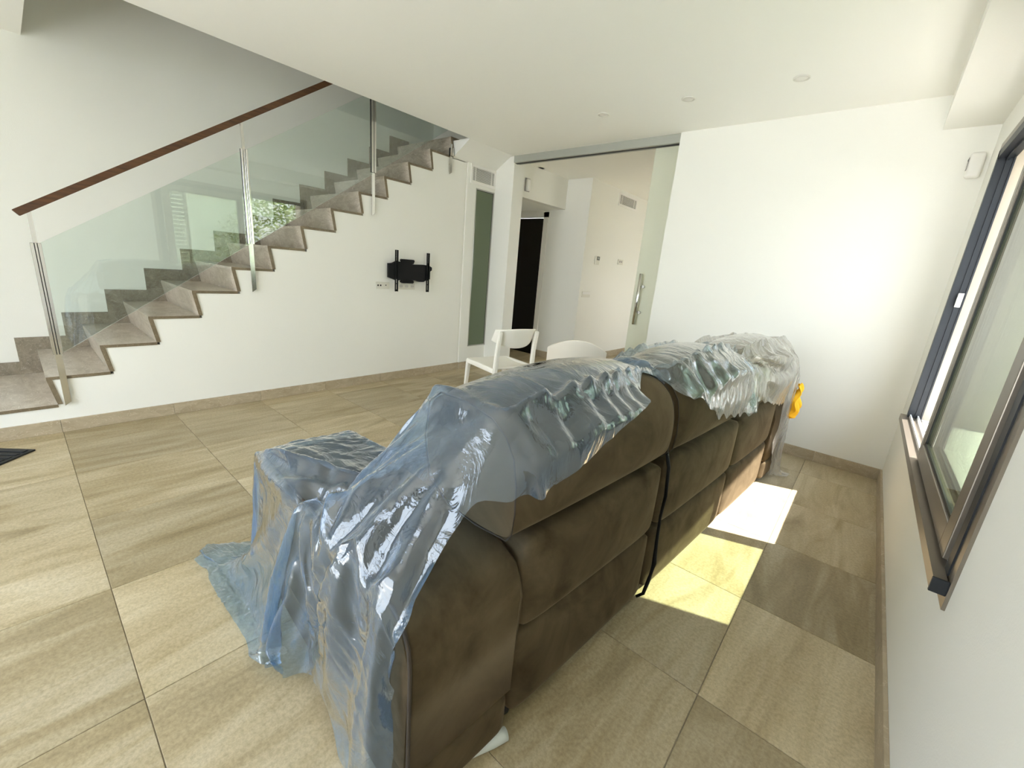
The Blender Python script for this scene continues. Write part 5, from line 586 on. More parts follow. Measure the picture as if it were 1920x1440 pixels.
1,3,3,1,0,-2,-2,7,11,12,-2,8,10,9,4,10,9,10,9,9,10,9,10,10,9,10,9,10,9,4,7,1,0,-3,1,0,7,9,9,9,10,9,9,9,9,10,9,10,9,9,10,8,9,10,9,9,10,9,9,10,9,10,9,9,10,9,9,9,10,9,9,8,11,9,9,9,9,9,9,9,10,9,2,6,6,4,4,3,3,-3,10,3,4,4,-1,0,1,1,4,4,3,2,2,0,-3,-2,-2,-2,0,1,4,3,2,0,-2,-3,3,12,9,6,-2,8,8,9,6,10,9,9,9,10,9,10,9,10,10,10,9,9,10,3,7,0,0,0,-1,0,8,9,9,9,9,10,9,9,9,10,9,9,10,8,10,9,9,10,9,9,10,9,9,10,9,9,10,9,9,10,9,9,9,10,9,10,8,9,10,9,9,9,9,10,9,9,2,6,6,4,1,3,5,-1,8,3,5,-1,0,1,3,3,4,4,2,0,-2,-1,-4,-1,-1,0,3,3,4,2,0,-1,-2,-1,6,12,8,1,-1,8,6,11,7,9,10,9,9,9,10,10,9,10,9,10,10,9,9,4,7,-1,0,-1,1,-1,8,9,9,10,9,10,9,9,9,10,9,9,9,10,8,10,9,9,10,9,10,9,9,10,9,9,10,9,9,10,9,9,9,10,9,9,9,9,10,9,9,9,9,9,10,9,2,6,5,5,2,2,5,0,6,2,3,-1,1,3,4,3,3,3,0,-3,0,-3,-2,0,1,4,3,3,2,1,0,-2,-3,2,11,10,3,0,-1,8,7,9,8,10,9,9,9,10,10,9,10,10,9,10,9,9,10,4,6,0,0,2,-2,-1,7,10,9,9,10,9,9,10,9,9,10,9,9,10,9,9,9,9,10,9,9,10,9,9,
10,9,9,10,9,9,9,10,9,9,10,9,9,9,9,10,9,9,9,10,9,10,0,7,5,3,3,4,2,2,5,2,1,-2,3,4,5,3,3,2,-2,-3,-4,-1,0,3,4,4,2,2,2,0,-2,-1,-2,3,9,8,4,0,-1,6,9,9,9,9,9,10,10,9,9,10,10,9,10,9,10,9,10,3,7,0,0,0,-3,2,8,8,10,9,9,10,9,10,8,10,9,10,9,9,9,10,9,9,10,9,9,10,9,9,10,9,9,10,9,9,9,10,9,9,9,9,10,9,9,10,8,10,9,10,9,9,2,5,6,3,3,2,4,2,4,2,-2,2,4,4,4,3,2,0,-5,-3,-2,1,3,4,5,2,2,2,1,-2,0,-1,-3,5,6,7,4,1,-1,7,8,9,10,9,9,10,9,9,10,9,10,10,9,10,10,9,9,4,6,2,-2,-2,3,-1,7,9,9,9,10,9,10,9,9,10,9,9,10,9,9,9,10,9,9,10,9,10,9,9,9,10,9,9,9,10,9,9,9,10,9,9,9,10,9,9,9,10,9,10,9,9,-1,6,4,3,5,3,3,3,1,1,3,6,4,3,2,0,0,-5,-3,-1,2,1,4,4,4,0,3,2,1,-1,-2,0,-2,3,6,4,7,1,-1,7,9,8,10,10,9,9,10,9,10,9,10,10,9,10,9,10,9,3,7,-1,0,1,-1,0,7,9,10,9,9,10,9,9,10,9,10,9,9,9,10,9,9,10,9,9,10,9,9,10,9,9,10,9,9,10,9,9,9,9,10,9,9,10,9,9,9,10,9,10,9,9,-1,6,5,3,4,4,1,3,3,3,8,5,2,0,-2,-1,-6,-1,1,3,2,5,2,3,0,2,2,2,1,1,-3,0,-2,1,6,2,6,4,-1,7,8,10,
9,10,9,10,9,10,9,10,10,9,10,9,10,9,10,3,7,0,0,-1,1,-2,8,9,9,10,9,10,8,10,9,10,9,9,10,9,9,10,9,9,10,9,10,9,9,9,10,9,9,10,9,10,8,10,9,9,9,10,9,9,10,9,9,10,9,9,10,9,-1,6,5,4,2,4,4,2,4,5,9,2,-2,-2,-3,-4,2,4,4,5,3,2,1,2,0,0,1,0,1,0,1,-2,0,-2,1,5,5,5,0,7,9,9,10,10,9,9,10,9,10,10,9,10,9,10,9,10,9,4,8,0,-2,0,-1,0,7,10,9,9,10,9,9,9,10,9,10,9,9,10,9,9,10,9,10,9,9,10,9,9,10,9,9,10,9,9,9,9,10,9,9,10,9,9,10,9,9,10,9,9,10,9,-1,6,5,3,5,2,4,3,3,8,7,-1,-3,-5,-2,5,6,5,5,3,2,-1,2,1,0,0,0,-1,0,1,-1,1,-1,0,-2,0,6,7,1,8,8,10,9,10,9,10,9,10,10,9,10,10,9,10,9,10,9,4,8,0,-3,-1,0,1,8,9,9,9,9,10,9,9,10,9,9,10,9,9,10,9,10,9,9,10,9,9,10,9,9,10,9,9,10,9,9,9,10,9,9,9,10,9,9,10,9,9,10,9,10,9,0,5,6,3,3,4,4,2,4,8,7,-4,-5,-2,2,8,5,6,4,1,0,2,0,-1,-1,1,0,1,-1,0,0,0,1,-1,0,-2,4,6,3,9,8,10,9,10,9,10,9,10,9,10,10,10,9,10,9,10,9,4,7,1,-2,1,-2,0,8,9,9,9,9,10,9,9,9,10,9,9,10,9,10,9,9,10,9,9,10,9,10,9,9,10,9,9,10,9,9,9,10,9,9,9,
10,9,9,10,9,10,9,9,10,9,0,4,6,3,4,4,4,1,5,8,6,-4,-5,-2,5,7,7,4,4,1,0,-1,1,-1,0,2,-1,0,1,0,0,0,-1,1,0,-1,0,6,4,8,10,10,9,9,10,9,10,10,9,10,10,9,10,9,10,10,9,4,7,1,-3,-1,1,0,7,9,10,9,9,9,9,10,9,9,10,9,10,9,9,10,9,10,9,9,10,9,9,10,9,9,10,9,9,10,9,9,9,10,9,9,10,9,9,10,9,9,10,9,10,9,-1,5,5,4,4,3,4,3,5,7,5,-5,-6,1,6,9,6,4,1,0,2,0,-1,1,0,0,2,0,-1,1,0,0,0,-2,2,-1,-1,4,5,9,10,9,10,9,10,9,10,10,9,10,9,10,10,9,10,9,10,4,7,-1,3,-4,0,0,8,8,9,10,9,9,9,10,9,10,9,9,9,10,9,10,9,10,9,9,10,9,9,9,10,9,10,9,9,9,10,9,9,10,9,9,9,10,9,9,10,9,10,9,10,9,-1,5,6,4,3,4,3,4,5,7,5,-7,-5,2,8,8,5,4,0,2,1,0,1,-1,1,0,-1,2,0,0,0,0,1,0,-2,1,-2,3,5,9,10,10,9,10,10,9,10,9,10,9,10,10,10,9,10,9,10,4,6,0,-1,1,0,-1,7,9,9,10,9,9,9,9,10,9,10,9,9,10,9,10,9,9,10,9,9,10,9,9,10,9,10,9,9,9,10,9,9,10,9,9,9,10,9,9,10,9,10,9,9,10,0,5,5,4,4,3,4,4,5,6,5,-8,-4,3,10,7,4,3,1,1,1,1,0,0,0,0,0,-2,2,0,-1,2,-1,1,2,-1,-2,4,3,9,10,11,9,10,9,10,9,10,
10,10,9,10,10,9,10,9,10,4,6,0,0,-1,1,-1,7,9,9,10,8,10,9,9,10,9,9,10,9,10,9,9,10,9,10,9,9,9,10,9,10,9,9,10,9,9,10,9,10,8,10,9,9,10,9,9,10,9,9,10,9,10,-1,6,5,3,4,4,4,4,5,7,2,-8,-3,6,8,5,7,1,1,2,0,0,1,-2,0,0,-2,1,0,0,1,1,1,1,1,1,-1,4,3,8,10,11,9,10,9,10,9,10,10,9,10,10,9,10,10,9,10,3,7,1,-1,0,-1,1,7,8,9,9,9,10,9,9,10,9,9,10,9,9,10,9,10,9,9,10,9,9,10,9,10,9,9,10,9,9,10,9,9,10,9,9,9,10,9,9,9,10,9,10,9,10,0,5,5,4,4,3,4,5,5,6,2,-9,0,5,9,6,4,1,2,1,-2,1,0,-1,-2,0,1,1,1,1,0,0,1,0,1,0,2,4,2,9,9,11,10,9,10,9,10,10,9,10,10,10,9,10,9,10,9,4,7,0,-1,0,0,0,7,9,9,9,9,10,9,9,9,10,9,9,10,9,10,9,9,10,9,10,9,10,9,9,9,10,9,10,9,9,10,9,9,10,9,9,9,9,10,9,9,10,9,10,9,9,-1,5,6,4,3,4,4,4,6,6,1,-10,2,6,8,6,4,1,0,0,0,0,0,-2,1,1,0,2,0,1,0,2,0,1,1,0,2,3,1,9,10,9,10,10,9,10,10,9,10,10,10,9,10,10,9,10,9,4,7,-1,-1,0,1,0,7,8,10,9,9,9,9,10,9,10,9,9,10,9,9,10,9,10,9,9,10,9,9,10,9,10,9,9,10,9,10,9,9,9,10,9,9,10,9,9,9,10,9,10,
9,9,0,5,5,4,4,4,3,5,6,6,-1,-8,1,9,6,7,3,-1,-2,1,0,0,1,1,1,2,1,0,1,1,1,1,1,0,1,1,2,2,0,8,9,10,10,10,9,10,10,9,10,10,10,9,10,10,9,10,9,4,6,-1,0,0,1,-1,8,8,10,9,9,9,10,9,9,9,10,9,10,9,9,10,9,10,9,9,10,9,9,10,9,10,9,9,10,9,9,10,9,9,10,9,9,10,9,9,9,10,9,9,9,11,-1,6,5,4,3,4,3,7,6,5,-3,-7,5,6,9,4,0,-2,1,-1,1,4,2,1,0,2,0,1,1,1,0,1,1,0,0,2,-1,1,2,9,9,10,10,10,9,10,9,10,10,10,9,10,10,9,10,10,9,4,7,-1,1,0,-1,-1,8,8,10,9,9,9,9,10,9,9,10,9,9,10,9,9,10,10,9,9,10,9,9,10,9,10,9,9,10,9,9,10,9,9,10,9,9,10,8,10,9,9,10,9,10,8,0,5,5,4,4,3,4,6,6,6,-7,-4,6,8,5,5,-3,-1,1,2,4,3,2,1,1,0,1,1,0,0,2,0,0,1,1,1,1,-1,1,8,10,9,11,9,10,10,9,10,10,9,10,10,9,10,10,9,10,3,8,-2,1,0,-1,0,7,10,9,9,9,9,9,10,9,9,10,9,9,10,9,9,10,9,10,9,9,10,9,10,9,9,10,9,10,9,9,10,9,9,9,10,9,9,9,9,10,9,10,9,9,9,-1,6,5,4,3,4,4,6,6,4,-6,-1,8,6,6,-2,-1,3,2,3,2,3,1,1,0,1,1,0,1,1,0,1,0,2,1,0,-1,-2,4,7,9,10,10,10,10,10,9,10,10,9,10,10,9,10,10,9,10,3,
8,-1,1,0,-1,-1,8,8,10,9,9,9,9,10,9,9,9,10,9,10,9,9,10,9,10,9,9,10,9,9,10,9,10,9,10,9,9,10,9,9,10,9,9,9,9,10,9,9,9,10,9,10,0,5,6,3,4,3,4,7,6,3,-7,4,6,6,4,-3,3,4,2,2,4,1,0,1,1,0,1,1,1,0,0,1,1,2,-1,-1,-2,2,2,6,10,9,10,10,11,10,9,10,9,10,10,10,9,10,10,9,10,3,8,2,-3,1,0,0,5,9,9,10,8,10,9,9,10,8,11,9,9,9,10,9,10,9,9,10,9,10,9,10,9,9,10,9,9,10,9,10,9,9,10,9,9,9,9,10,9,9,9,10,9,9,-1,6,5,4,3,4,4,7,5,3,-6,5,7,5,2,2,3,3,3,2,1,1,0,1,1,0,1,1,0,1,1,1,1,-1,-2,-2,3,1,-1,8,9,10,9,11,10,10,10,9,10,10,10,9,10,10,9,10,9,4,8,0,0,0,-1,0,5,10,9,9,10,9,9,9,10,9,10,8,10,9,10,9,9,10,9,10,9,10,9,9,10,9,10,9,9,10,9,10,9,9,10,8,10,10,8,9,10,9,9,10,9,9,1,5,5,3,4,3,4,8,6,-2,-1,11,8,-2,4,3,3,2,2,2,0,1,0,1,0,1,1,0,1,1,2,0,-1,-2,-2,1,1,-2,4,6,10,9,10,10,10,11,10,9,10,10,9,10,10,10,9,10,9,4,10,0,0,-1,-2,-2,7,10,9,9,10,8,10,9,9,10,9,9,10,9,10,9,9,10,9,10,9,9,10,9,10,9,10,9,9,10,9,9,10,9,9,10,9,9,9,10,8,10,9,9,10,9,-2,6,5,
4,3,4,3,7,6,3,-1,10,3,6,2,3,3,2,2,1,0,0,1,0,0,1,0,2,1,1,0,-2,-1,-2,1,1,-1,2,3,3,10,10,10,9,11,10,10,10,10,9,10,10,10,9,10,10,9,4,11,-3,4,-3,-5,2,8,8,9,9,9,9,10,9,9,9,10,9,10,9,9,10,9,10,9,9,10,9,10,9,10,9,9,10,9,10,9,9,10,9,9,10,9,9,9,9,9,9,10,9,10,8,0,6,5,4,3,4,3,7,6,0,5,10,4,5,3,2,3,2,1,0,1,0,-1,0,1,0,2,1,1,-1,-1,-2,-1,1,1,-1,1,1,1,5,10,10,9,10,10,10,10,11,10,9,9,11,9,10,10,9,10,4,13,-1,-2,-2,1,-1,5,8,9,10,9,9,9,10,9,10,9,9,10,9,9,10,9,10,9,9,10,9,10,9,9,10,9,10,9,9,10,9,10,9,9,9,10,9,9,9,9,9,10,9,9,10,0,5,6,3,4,3,2,7,6,2,9,11,4,3,3,3,2,1,1,-1,-1,0,0,0,1,2,0,2,-2,0,-1,-2,0,1,1,1,0,2,0,3,10,10,9,10,10,10,10,11,10,10,10,9,10,10,10,9,10,4,11,-2,-1,3,-2,2,1,9,10,9,9,9,9,9,10,9,10,9,10,9,9,10,9,9,10,9,10,9,10,9,9,10,9,10,9,9,10,9,10,9,9,9,10,8,10,8,10,9,10,9,9,10,0,5,5,4,4,3,3,7,4,7,10,8,3,6,2,2,2,0,0,-1,0,-2,1,2,1,-1,1,1,-1,-2,0,-2,2,1,2,0,0,0,0,4,10,9,10,10,10,10,10,10,11,10,10,9,10,10,9,
10,9,4,10,-2,-1,1,-1,2,4,9,10,9,9,9,9,10,9,9,10,9,9,10,9,9,10,9,10,9,10,9,9,10,9,10,9,9,10,9,10,9,9,9,10,9,10,9,9,8,10,9,10,9,9,10,-1,6,5,4,4,3,2,9,5,8,11,6,5,4,3,1,0,-1,1,0,-2,1,1,1,-1,0,-1,0,2,-1,-2,0,2,2,0,0,-2,0,2,4,10,9,9,10,10,10,10,11,10,10,10,10,10,9,10,10,9,4,11,-1,0,-3,1,-1,6,9,9,10,9,9,9,9,10,9,10,9,9,10,9,9,10,9,10,9,9,10,9,10,9,10,9,9,10,9,9,10,9,10,9,9,9,9,10,8,10,9,10,9,9,10,-1,6,5,4,4,3,2,7,10,11,10,6,3,5,0,2,-1,-1,-1,3,-1,-2,2,1,0,-2,2,0,-1,0,-2,2,1,1,-1,-1,-1,0,0,8,8,10,9,10,9,10,10,11,11,10,10,10,10,9,10,9,10,4,11,-3,0,0,0,-1,7,8,9,9,10,8,10,9,10,9,9,10,9,9,10,9,9,10,10,9,9,10,9,10,9,10,9,9,10,9,9,10,9,9,10,9,9,10,9,9,9,9,9,10,9,10,0,6,5,4,4,3,1,9,11,11,7,10,5,0,1,-3,0,3,2,-2,-1,-1,1,2,-2,0,1,0,-2,1,0,2,1,-1,-2,-1,-1,1,0,9,8,10,9,9,10,10,10,10,11,10,10,10,11,9,10,9,10,4,11,-2,0,1,-5,3,5,9,9,9,9,10,9,9,9,10,9,10,9,9,10,9,9,10,9,10,9,10,9,10,9,9,10,9,10,9,9,10,9,9,10,9,
9,9,9,9,9,10,9,10,9,9,0,6,5,3,4,3,1,10,12,14,8,9,2,0,-2,2,2,-2,0,0,-2,0,0,2,-2,3,0,-2,2,-2,1,2,-2,-1,-1,-2,1,-1,2,8,9,10,8,10,9,10,10,11,10,10,11,10,9,10,10,10,9,5,9,-1,0,-1,3,-4,6,10,10,9,9,8,10,9,9,10,9,9,10,9,10,9,9,10,9,10,9,10,9,9,10,9,10,9,9,10,9,10,9,9,10,9,9,9,9,9,10,9,9,9,10,9,0,5,5,4,3,4,1,7,17,13,10,7,0,1,2,1,-2,-5,2,0,-1,-1,2,1,1,-2,1,2,0,-1,1,-1,-1,-2,-1,-1,-1,2,2,8,9,10,8,9,10,10,10,10,10,11,10,10,10,10,9,10,10,5,10,-2,0,1,0,-5,9,9,9,9,9,9,9,10,9,9,10,9,10,9,9,10,9,10,9,10,9,9,10,9,10,9,10,9,9,10,9,10,9,9,9,10,9,9,9,9,10,9,9,9,10,9,-1,6,5,4,3,3,2,10,16,13,7,11,-1,2,1,-3,-3,-3,-1,3,0,-3,3,2,1,-2,2,-1,2,-2,1,-2,-1,-1,-2,-1,0,2,3,8,9,9,9,9,9,10,10,10,11,10,11,10,10,9,10,10,9,4,11,1,0,-2,0,1,3,10,9,9,8,10,10,9,9,9,10,9,9,10,9,10,9,10,9,9,10,9,10,9,10,9,9,10,9,10,9,9,10,9,9,10,9,9,9,10,9,9,9,9,9,9,0,6,5,3,4,3,4,6,19,12,9,10,2,0,-4,-3,-3,-2,-1,1,3,1,-2,2,1,2,2,0,-2,-1,-2,0,-2,-1,
0,-2,1,2,2,9,9,9,10,9,8,10,10,10,10,10,11,10,10,10,10,9,10,4,11,-1,1,2,-2,0,3,9,9,10,9,9,9,10,9,9,10,9,9,10,9,9,10,9,10,9,10,9,10,9,9,10,9,10,9,10,9,9,10,9,10,9,9,9,10,8,10,8,9,10,9,9,-1,6,5,4,3,4,3,8,16,16,7,10,2,-4,-1,-4,-2,-4,-2,2,3,2,-2,2,4,2,-1,-1,1,-3,-1,-1,-1,-1,-1,0,2,2,1,9,9,9,10,8,9,9,10,10,10,11,10,10,10,10,10,10,9,4,11,-1,0,0,0,0,4,9,10,9,9,10,9,9,10,9,9,10,9,10,9,10,9,9,10,9,10,9,9,10,9,10,9,10,9,9,10,9,10,9,10,9,9,9,9,10,8,9,9,8,10,9,0,6,5,3,4,3,5,7,18,10,13,10,-3,-3,-2,-5,-3,-3,-1,2,2,3,0,2,3,3,1,0,-2,-1,-2,-2,-2,0,0,2,-1,2,2,8,10,9,9,9,9,9,10,10,10,10,10,11,10,10,9,10,10,4,12,0,0,0,-1,0,3,8,10,9,10,9,9,10,9,10,9,10,9,10,9,9,10,9,10,9,9,10,9,10,9,10,9,10,9,9,10,9,10,9,9,10,9,9,9,9,9,9,8,9,9,9,0,6,5,4,3,3,3,9,17,13,12,6,-5,-3,-2,-3,-3,-3,-2,3,3,3,3,0,2,3,2,-1,-1,-2,-1,-3,2,1,-3,1,0,2,2,8,10,9,9,10,8,9,9,10,10,10,11,10,10,10,10,10,10,3,12,-1,-2,1,-1,1,8,8,7,9,9,9,10,9,10,9,
10,9,10,9,10,9,10,9,9,10,9,10,9,10,9,9,10,9,10,9,10,9,10,9,9,9,10,9,9,8,10,9,8,9,8,9,0,5,6,3,3,3,4,9,18,13,8,-1,-4,-3,-1,-1,-3,-2,0,1,4,3,3,1,3,3,-2,3,-2,-4,0,3,1,1,0,-2,1,2,1,6,10,10,9,9,9,9,8,10,10,10,11,10,10,10,10,10,10,4,8,0,0,1,2,0,6,8,9,8,9,9,10,9,9,10,9,10,9,10,9,10,9,10,9,10,9,10,9,10,9,9,10,9,10,9,10,9,9,10,9,9,10,8,10,9,8,8,8,9,9,9,-1,6,5,3,4,4,4,9,17,3,-2,1,0,4,-9,3,1,0,1,2,0,3,3,4,2,4,-2,3,0,-2,-2,-2,2,3,3,2,1,0,2,5,9,10,9,10,7,9,9,9,10,10,10,11,10,10,10,10,9,4,12,0,0,0,-1,0,7,8,9,9,9,9,10,9,9,10,9,10,9,9,10,9,10,9,10,9,10,9,10,9,10,9,9,10,9,10,9,10,9,9,10,9,10,9,9,9,10,9,5,6,10,9,0,5,5,3,5,3,3,8,1,2,2,3,0,2,1,0,2,1,2,1,-1,1,4,3,4,0,7,3,2,-2,-2,-2,0,1,1,2,3,1,3,8,9,10,9,10,9,9,7,9,9,10,10,10,10,11,10,9,10,3,15,0,-1,-1,0,0,6,9,9,9,9,10,9,9,9,10,9,9,10,9,10,9,10,9,9,10,9,10,9,10,9,10,9,9,10,9,10,9,9,9,10,9,10,9,9,9,9,7,10,7,7,9,3,3,5,4,5,0,4,0,3,3,3,2,2,2,1,-3,3,2,2,0,3,2,1,2,
2,3,2,3,3,3,1,-3,0,2,3,0,2,2,2,8,9,10,9,10,9,9,8,9,9,8,10,10,10,10,10,10,9,3,16,-1,0,-1,0,0,6,10,9,9,10,9,9,9,9,10,9,9,10,9,9,10,9,10,9,10,9,10,9,9,10,9,10,9,9,10,9,9,8,10,9,9,9,10,9,7,9,9,8,8,9,10,-1,5,5,2,2,3,3,-3,3,4,3,2,2,1,0,1,2,2,2,3,-1,3,3,2,3,1,2,3,2,2,1,2,2,2,-1,2,2,0,3,8,9,9,10,10,9,9,9,9,5,9,10,10,10,11,9,10,8,4,16,0,0,-1,0,0,8,9,9,9,10,9,8,10,9,10,9,9,10,9,9,10,9,9,10,9,10,9,10,9,10,9,9,9,10,9,10,7,9,8,9,10,9,10,9,7,8,10,9,9,9,9,-3,5,6,3,0,4,1,-2,3,3,2,3,2,1,2,0,0,3,2,1,2,4,2,3,1,3,3,2,1,3,1,2,3,3,1,-2,1,3,2,8,9,10,9,10,10,8,8,10,4,10,10,10,10,10,10,9,9,3,17,1,1,0,-1,0,7,9,9,10,9,9,9,9,9,9,10,9,9,10,9,9,10,9,10,9,10,9,9,10,9,9,10,9,9,10,9,7,8,9,9,9,9,9,10,9,6,10,9,9,9,9,-2,5,5,3,1,5,-1,-3,3,2,3,3,1,2,2,1,2,1,1,3,1,3,3,3,2,3,2,2,2,2,2,3,2,2,3,3,0,0,2,8,10,8,10,10,9,10,8,3,10,9,10,10,9,11,8,9,9,4,20,0,-1,1,0,0,7,9,9,10,9,9,9,9,9,10,9,9,9,10,9,9,10,9,9,10,9,10,9,10,9,9,9,10,9,9,
8,8,9,9,9,6,10,9,9,8,10,7,10,9,10,9,-2,5,4,4,3,4,-2,-5,2,3,3,3,1,2,1,2,2,1,2,2,3,3,2,3,3,2,3,1,3,3,2,2,3,2,3,1,2,2,1,8,9,10,8,10,10,10,10,3,8,8,10,10,9,10,10,9,9,2,25,-1,1,0,0,1,5,8,9,9,9,9,9,9,9,9,9,10,9,10,8,10,9,10,9,9,10,9,10,9,9,9,10,9,10,9,8,8,9,8,8,6,10,9,9,10,8,8,9,10,9,9,-3,6,4,4,3,4,-4,-5,1,3,3,3,2,1,2,2,2,1,2,3,3,2,4,2,3,3,2,3,3,2,3,1,3,3,2,3,2,1,2,8,10,9,8,10,9,10,10,6,8,8,7,10,10,9,10,9,9,4,26,1,0,-1,1,0,6,7,9,9,8,9,10,7,9,9,10,9,9,9,10,9,9,9,10,9,10,9,9,9,10,9,9,9,10,9,6,8,9,10,6,9,8,9,9,9,10,8,8,9,10,9,-2,6,4,3,4,2,-4,3,-4,0,3,3,1,2,2,2,1,2,2,4,2,3,3,4,2,3,3,2,3,3,2,4,2,2,2,3,2,3,3,7,9,9,9,9,10,10,9,10,8,8,7,6,10,9,10,10,9,3,26,2,-1,2,-2,0,9,8,8,9,9,8,9,9,9,7,9,9,9,9,9,9,9,10,9,10,9,10,9,10,8,10,9,9,9,8,8,7,9,7,7,8,9,9,10,9,10,9,9,8,9,10,-2,6,5,3,3,2,0,-1,-2,-4,2,3,2,2,1,2,3,1,3,4,2,3,4,3,3,2,3,4,2,3,2,4,4,3,1,2,3,2,2,9,10,9,8,9,9,10,10,9,10,8,6,9,7,9,9,10,10,4,27,0,3,0,2,
-1,7,8,9,9,8,9,9,9,8,8,7,9,9,8,8,9,9,10,9,10,9,9,10,9,9,9,10,8,9,8,7,7,10,6,8,6,10,10,8,10,9,10,9,9,9,9,23,10,13,8,11,5,14,6,11,8,12,5,8,6,8,3,8,5,8,6,5,9,6,6,7,5,7,6,8,8,6,7,7,6,7,9,7,9,11,4,7,11,13,14,11,11,12,8,-8,4,1,1,-2,2,-1,4,3,2,-1,1,-3,3,-1,-1,4,2,5,4,3,-3,2,5,5,5,3,0,6,5,2,4,1,3,3,3,3,4,1,3,3,5,3,4,3,1,1,-1,-1,-1,-3,-1,-3,0,-3,0,-6,0,12,-12,-10,6,10,17,14,7,11,7,11,8,12,8,9,8,7,6,1,9,5,4,3,7,4,5,4,6,6,3,8,3,8,5,6,6,8,7,7,6,9,10,9,4,9,9,20,18,10,12,12,9,5,-9,2,1,2,0,-1,2,5,0,3,-6,2,2,3,-4,3,3,5,1,3,1,1,6,4,5,1,3,5,3,3,3,4,2,5,1,0,1,8,5,4,4,3,7,3,4,-5,-2,-2,-1,-2,0,-4,-2,-1,-3,-2,-12,-8,3,-4,3,10,14,16,8,9,15,7,11,9,11,11,10,7,7,4,5,6,6,5,8,4,6,5,4,5,7,5,3,7,0,5,5,1,8,1,1,12,4,7,3,16,14,15,6,18,18,12,12,8,0,-7,3,0,1,-4,3,2,5,-2,3,-4,1,1,1,1,4,3,3,0,4,2,4,4,2,5,3,4,4,0,5,5,-5,6,4,6,7,2,4,6,4,7,3,-26,-1,-1,-2,-1,-2,-2,-3,-2,-3,-3,-12,25,-12,-19,2,10,6,-4,17,11,12,12,8,9,11,10,11,
13,13,4,8,5,7,6,7,7,4,10,6,5,8,4,7,7,6,6,6,6,8,3,8,4,6,8,2,13,2,9,9,12,10,10,2,13,12,11,10,-3,-9,1,2,0,2,4,1,-1,0,-1,5,-3,1,0,6,-1,7,1,6,-3,5,4,5,1,4,0,5,3,5,3,8,4,3,1,6,7,7,4,-25,0,1,0,-1,-2,-1,-2,-2,-2,-3,-2,-3,-3,-12,20,-15,-18,8,13,2,0,14,14,14,8,12,9,13,8,13,9,12,6,5,8,4,6,8,5,6,6,6,9,5,6,6,7,7,5,5,8,5,5,9,1,5,6,8,11,-1,13,11,12,9,10,11,15,5,14,9,6,-4,-10,6,-4,4,6,-3,1,2,-2,2,-1,1,2,4,2,4,1,4,4,1,4,1,5,3,4,6,5,6,4,3,6,7,4,5,-26,1,1,1,0,0,0,-2,-1,-2,-2,-2,-2,-3,-2,-3,-3,-11,16,-4,-23,8,5,5,4,15,17,7,13,12,9,12,8,12,12,9,8,5,4,14,2,5,4,9,5,8,6,8,4,7,6,6,6,8,5,5,5,7,7,4,11,5,9,-4,8,2,8,19,13,15,11,9,7,16,8,5,-5,-3,-6,5,4,1,-2,4,-2,1,0,-2,1,4,6,-1,5,1,4,2,9,3,6,3,6,4,6,1,6,7,-22,1,1,2,1,0,1,0,0,-1,-1,-1,-2,-2,-2,-2,-2,-3,-2,-3,-3,-11,16,-4,5,-23,6,7,-3,12,16,9,12,8,10,12,7,11,7,11,6,6,3,7,5,5,6,6,6,4,6,10,5,2,8,6,5,5,4,7,4,7,5,6,10,9,3,-4,6,19,17,15,11,14,11,24,9,10,14,8,7,-1,-2,7,-5,2,
0,-1,-3,4,-1,0,1,5,3,2,2,3,3,5,9,-1,6,3,7,4,-20,2,1,2,1,1,1,1,0,1,0,0,-1,-1,-1,-1,-2,-2,-2,-2,-2,-3,-3,-3,-3,-10,17,-7,1,-20,6,7,-17,15,12,8,10,8,8,9,10,6,12,7,6,7,6,1,7,7,5,8,1,10,6,5,8,3,8,4,8,4,7,6,3,8,7,7,9,14,8,11,13,9,12,13,19,11,16,14,13,14,13,13,11,3,0,1,2,0,0,-1,1,0,0,0,2,4,2,3,4,3,3,4,5,2,-19,2,2,2,2,1,1,1,1,1,1,0,0,0,0,0,-1,-1,-1,-2,-2,-2,-2,-2,-2,-3,-3,-2,-3,-11,23,-7,-1,-16,-12,8,-17,14,12,10,8,10,10,13,8,9,13,10,3,11,3,10,5,6,9,4,8,7,7,7,5,6,9,3,8,4,9,6,3,8,7,6,9,10,9,-1,16,23,29,12,10,12,9,3,14,12,17,11,11,15,6,0,6,1,0,-2,2,-2,2,1,0,0,4,4,-26,2,2,3,2,3,2,2,1,2,1,1,1,1,0,1,0,0,0,0,-1,0,-1,-1,-2,-1,-2,-2,-2,-2,-3,-2,-3,-3,-3,-10,25,-7,-3,-19,-13,3,0,9,15,11,12,9,9,14,12,10,12,7,10,5,5,7,6,8,6,7,5,3,6,9,6,3,7,3,6,6,7,6,7,7,8,8,10,13,8,18,29,15,5,4,12,9,15,5,13,12,10,17,13,13,-18,4,2,1,0,1,0,0,0,0,2,3,2,2,3,2,2,2,2,2,2,2,1,1,1,1,1,0,1,0,0,0,-1,0,-1,-1,-1,-1,-2,-1,-2,-2,-2,-2,
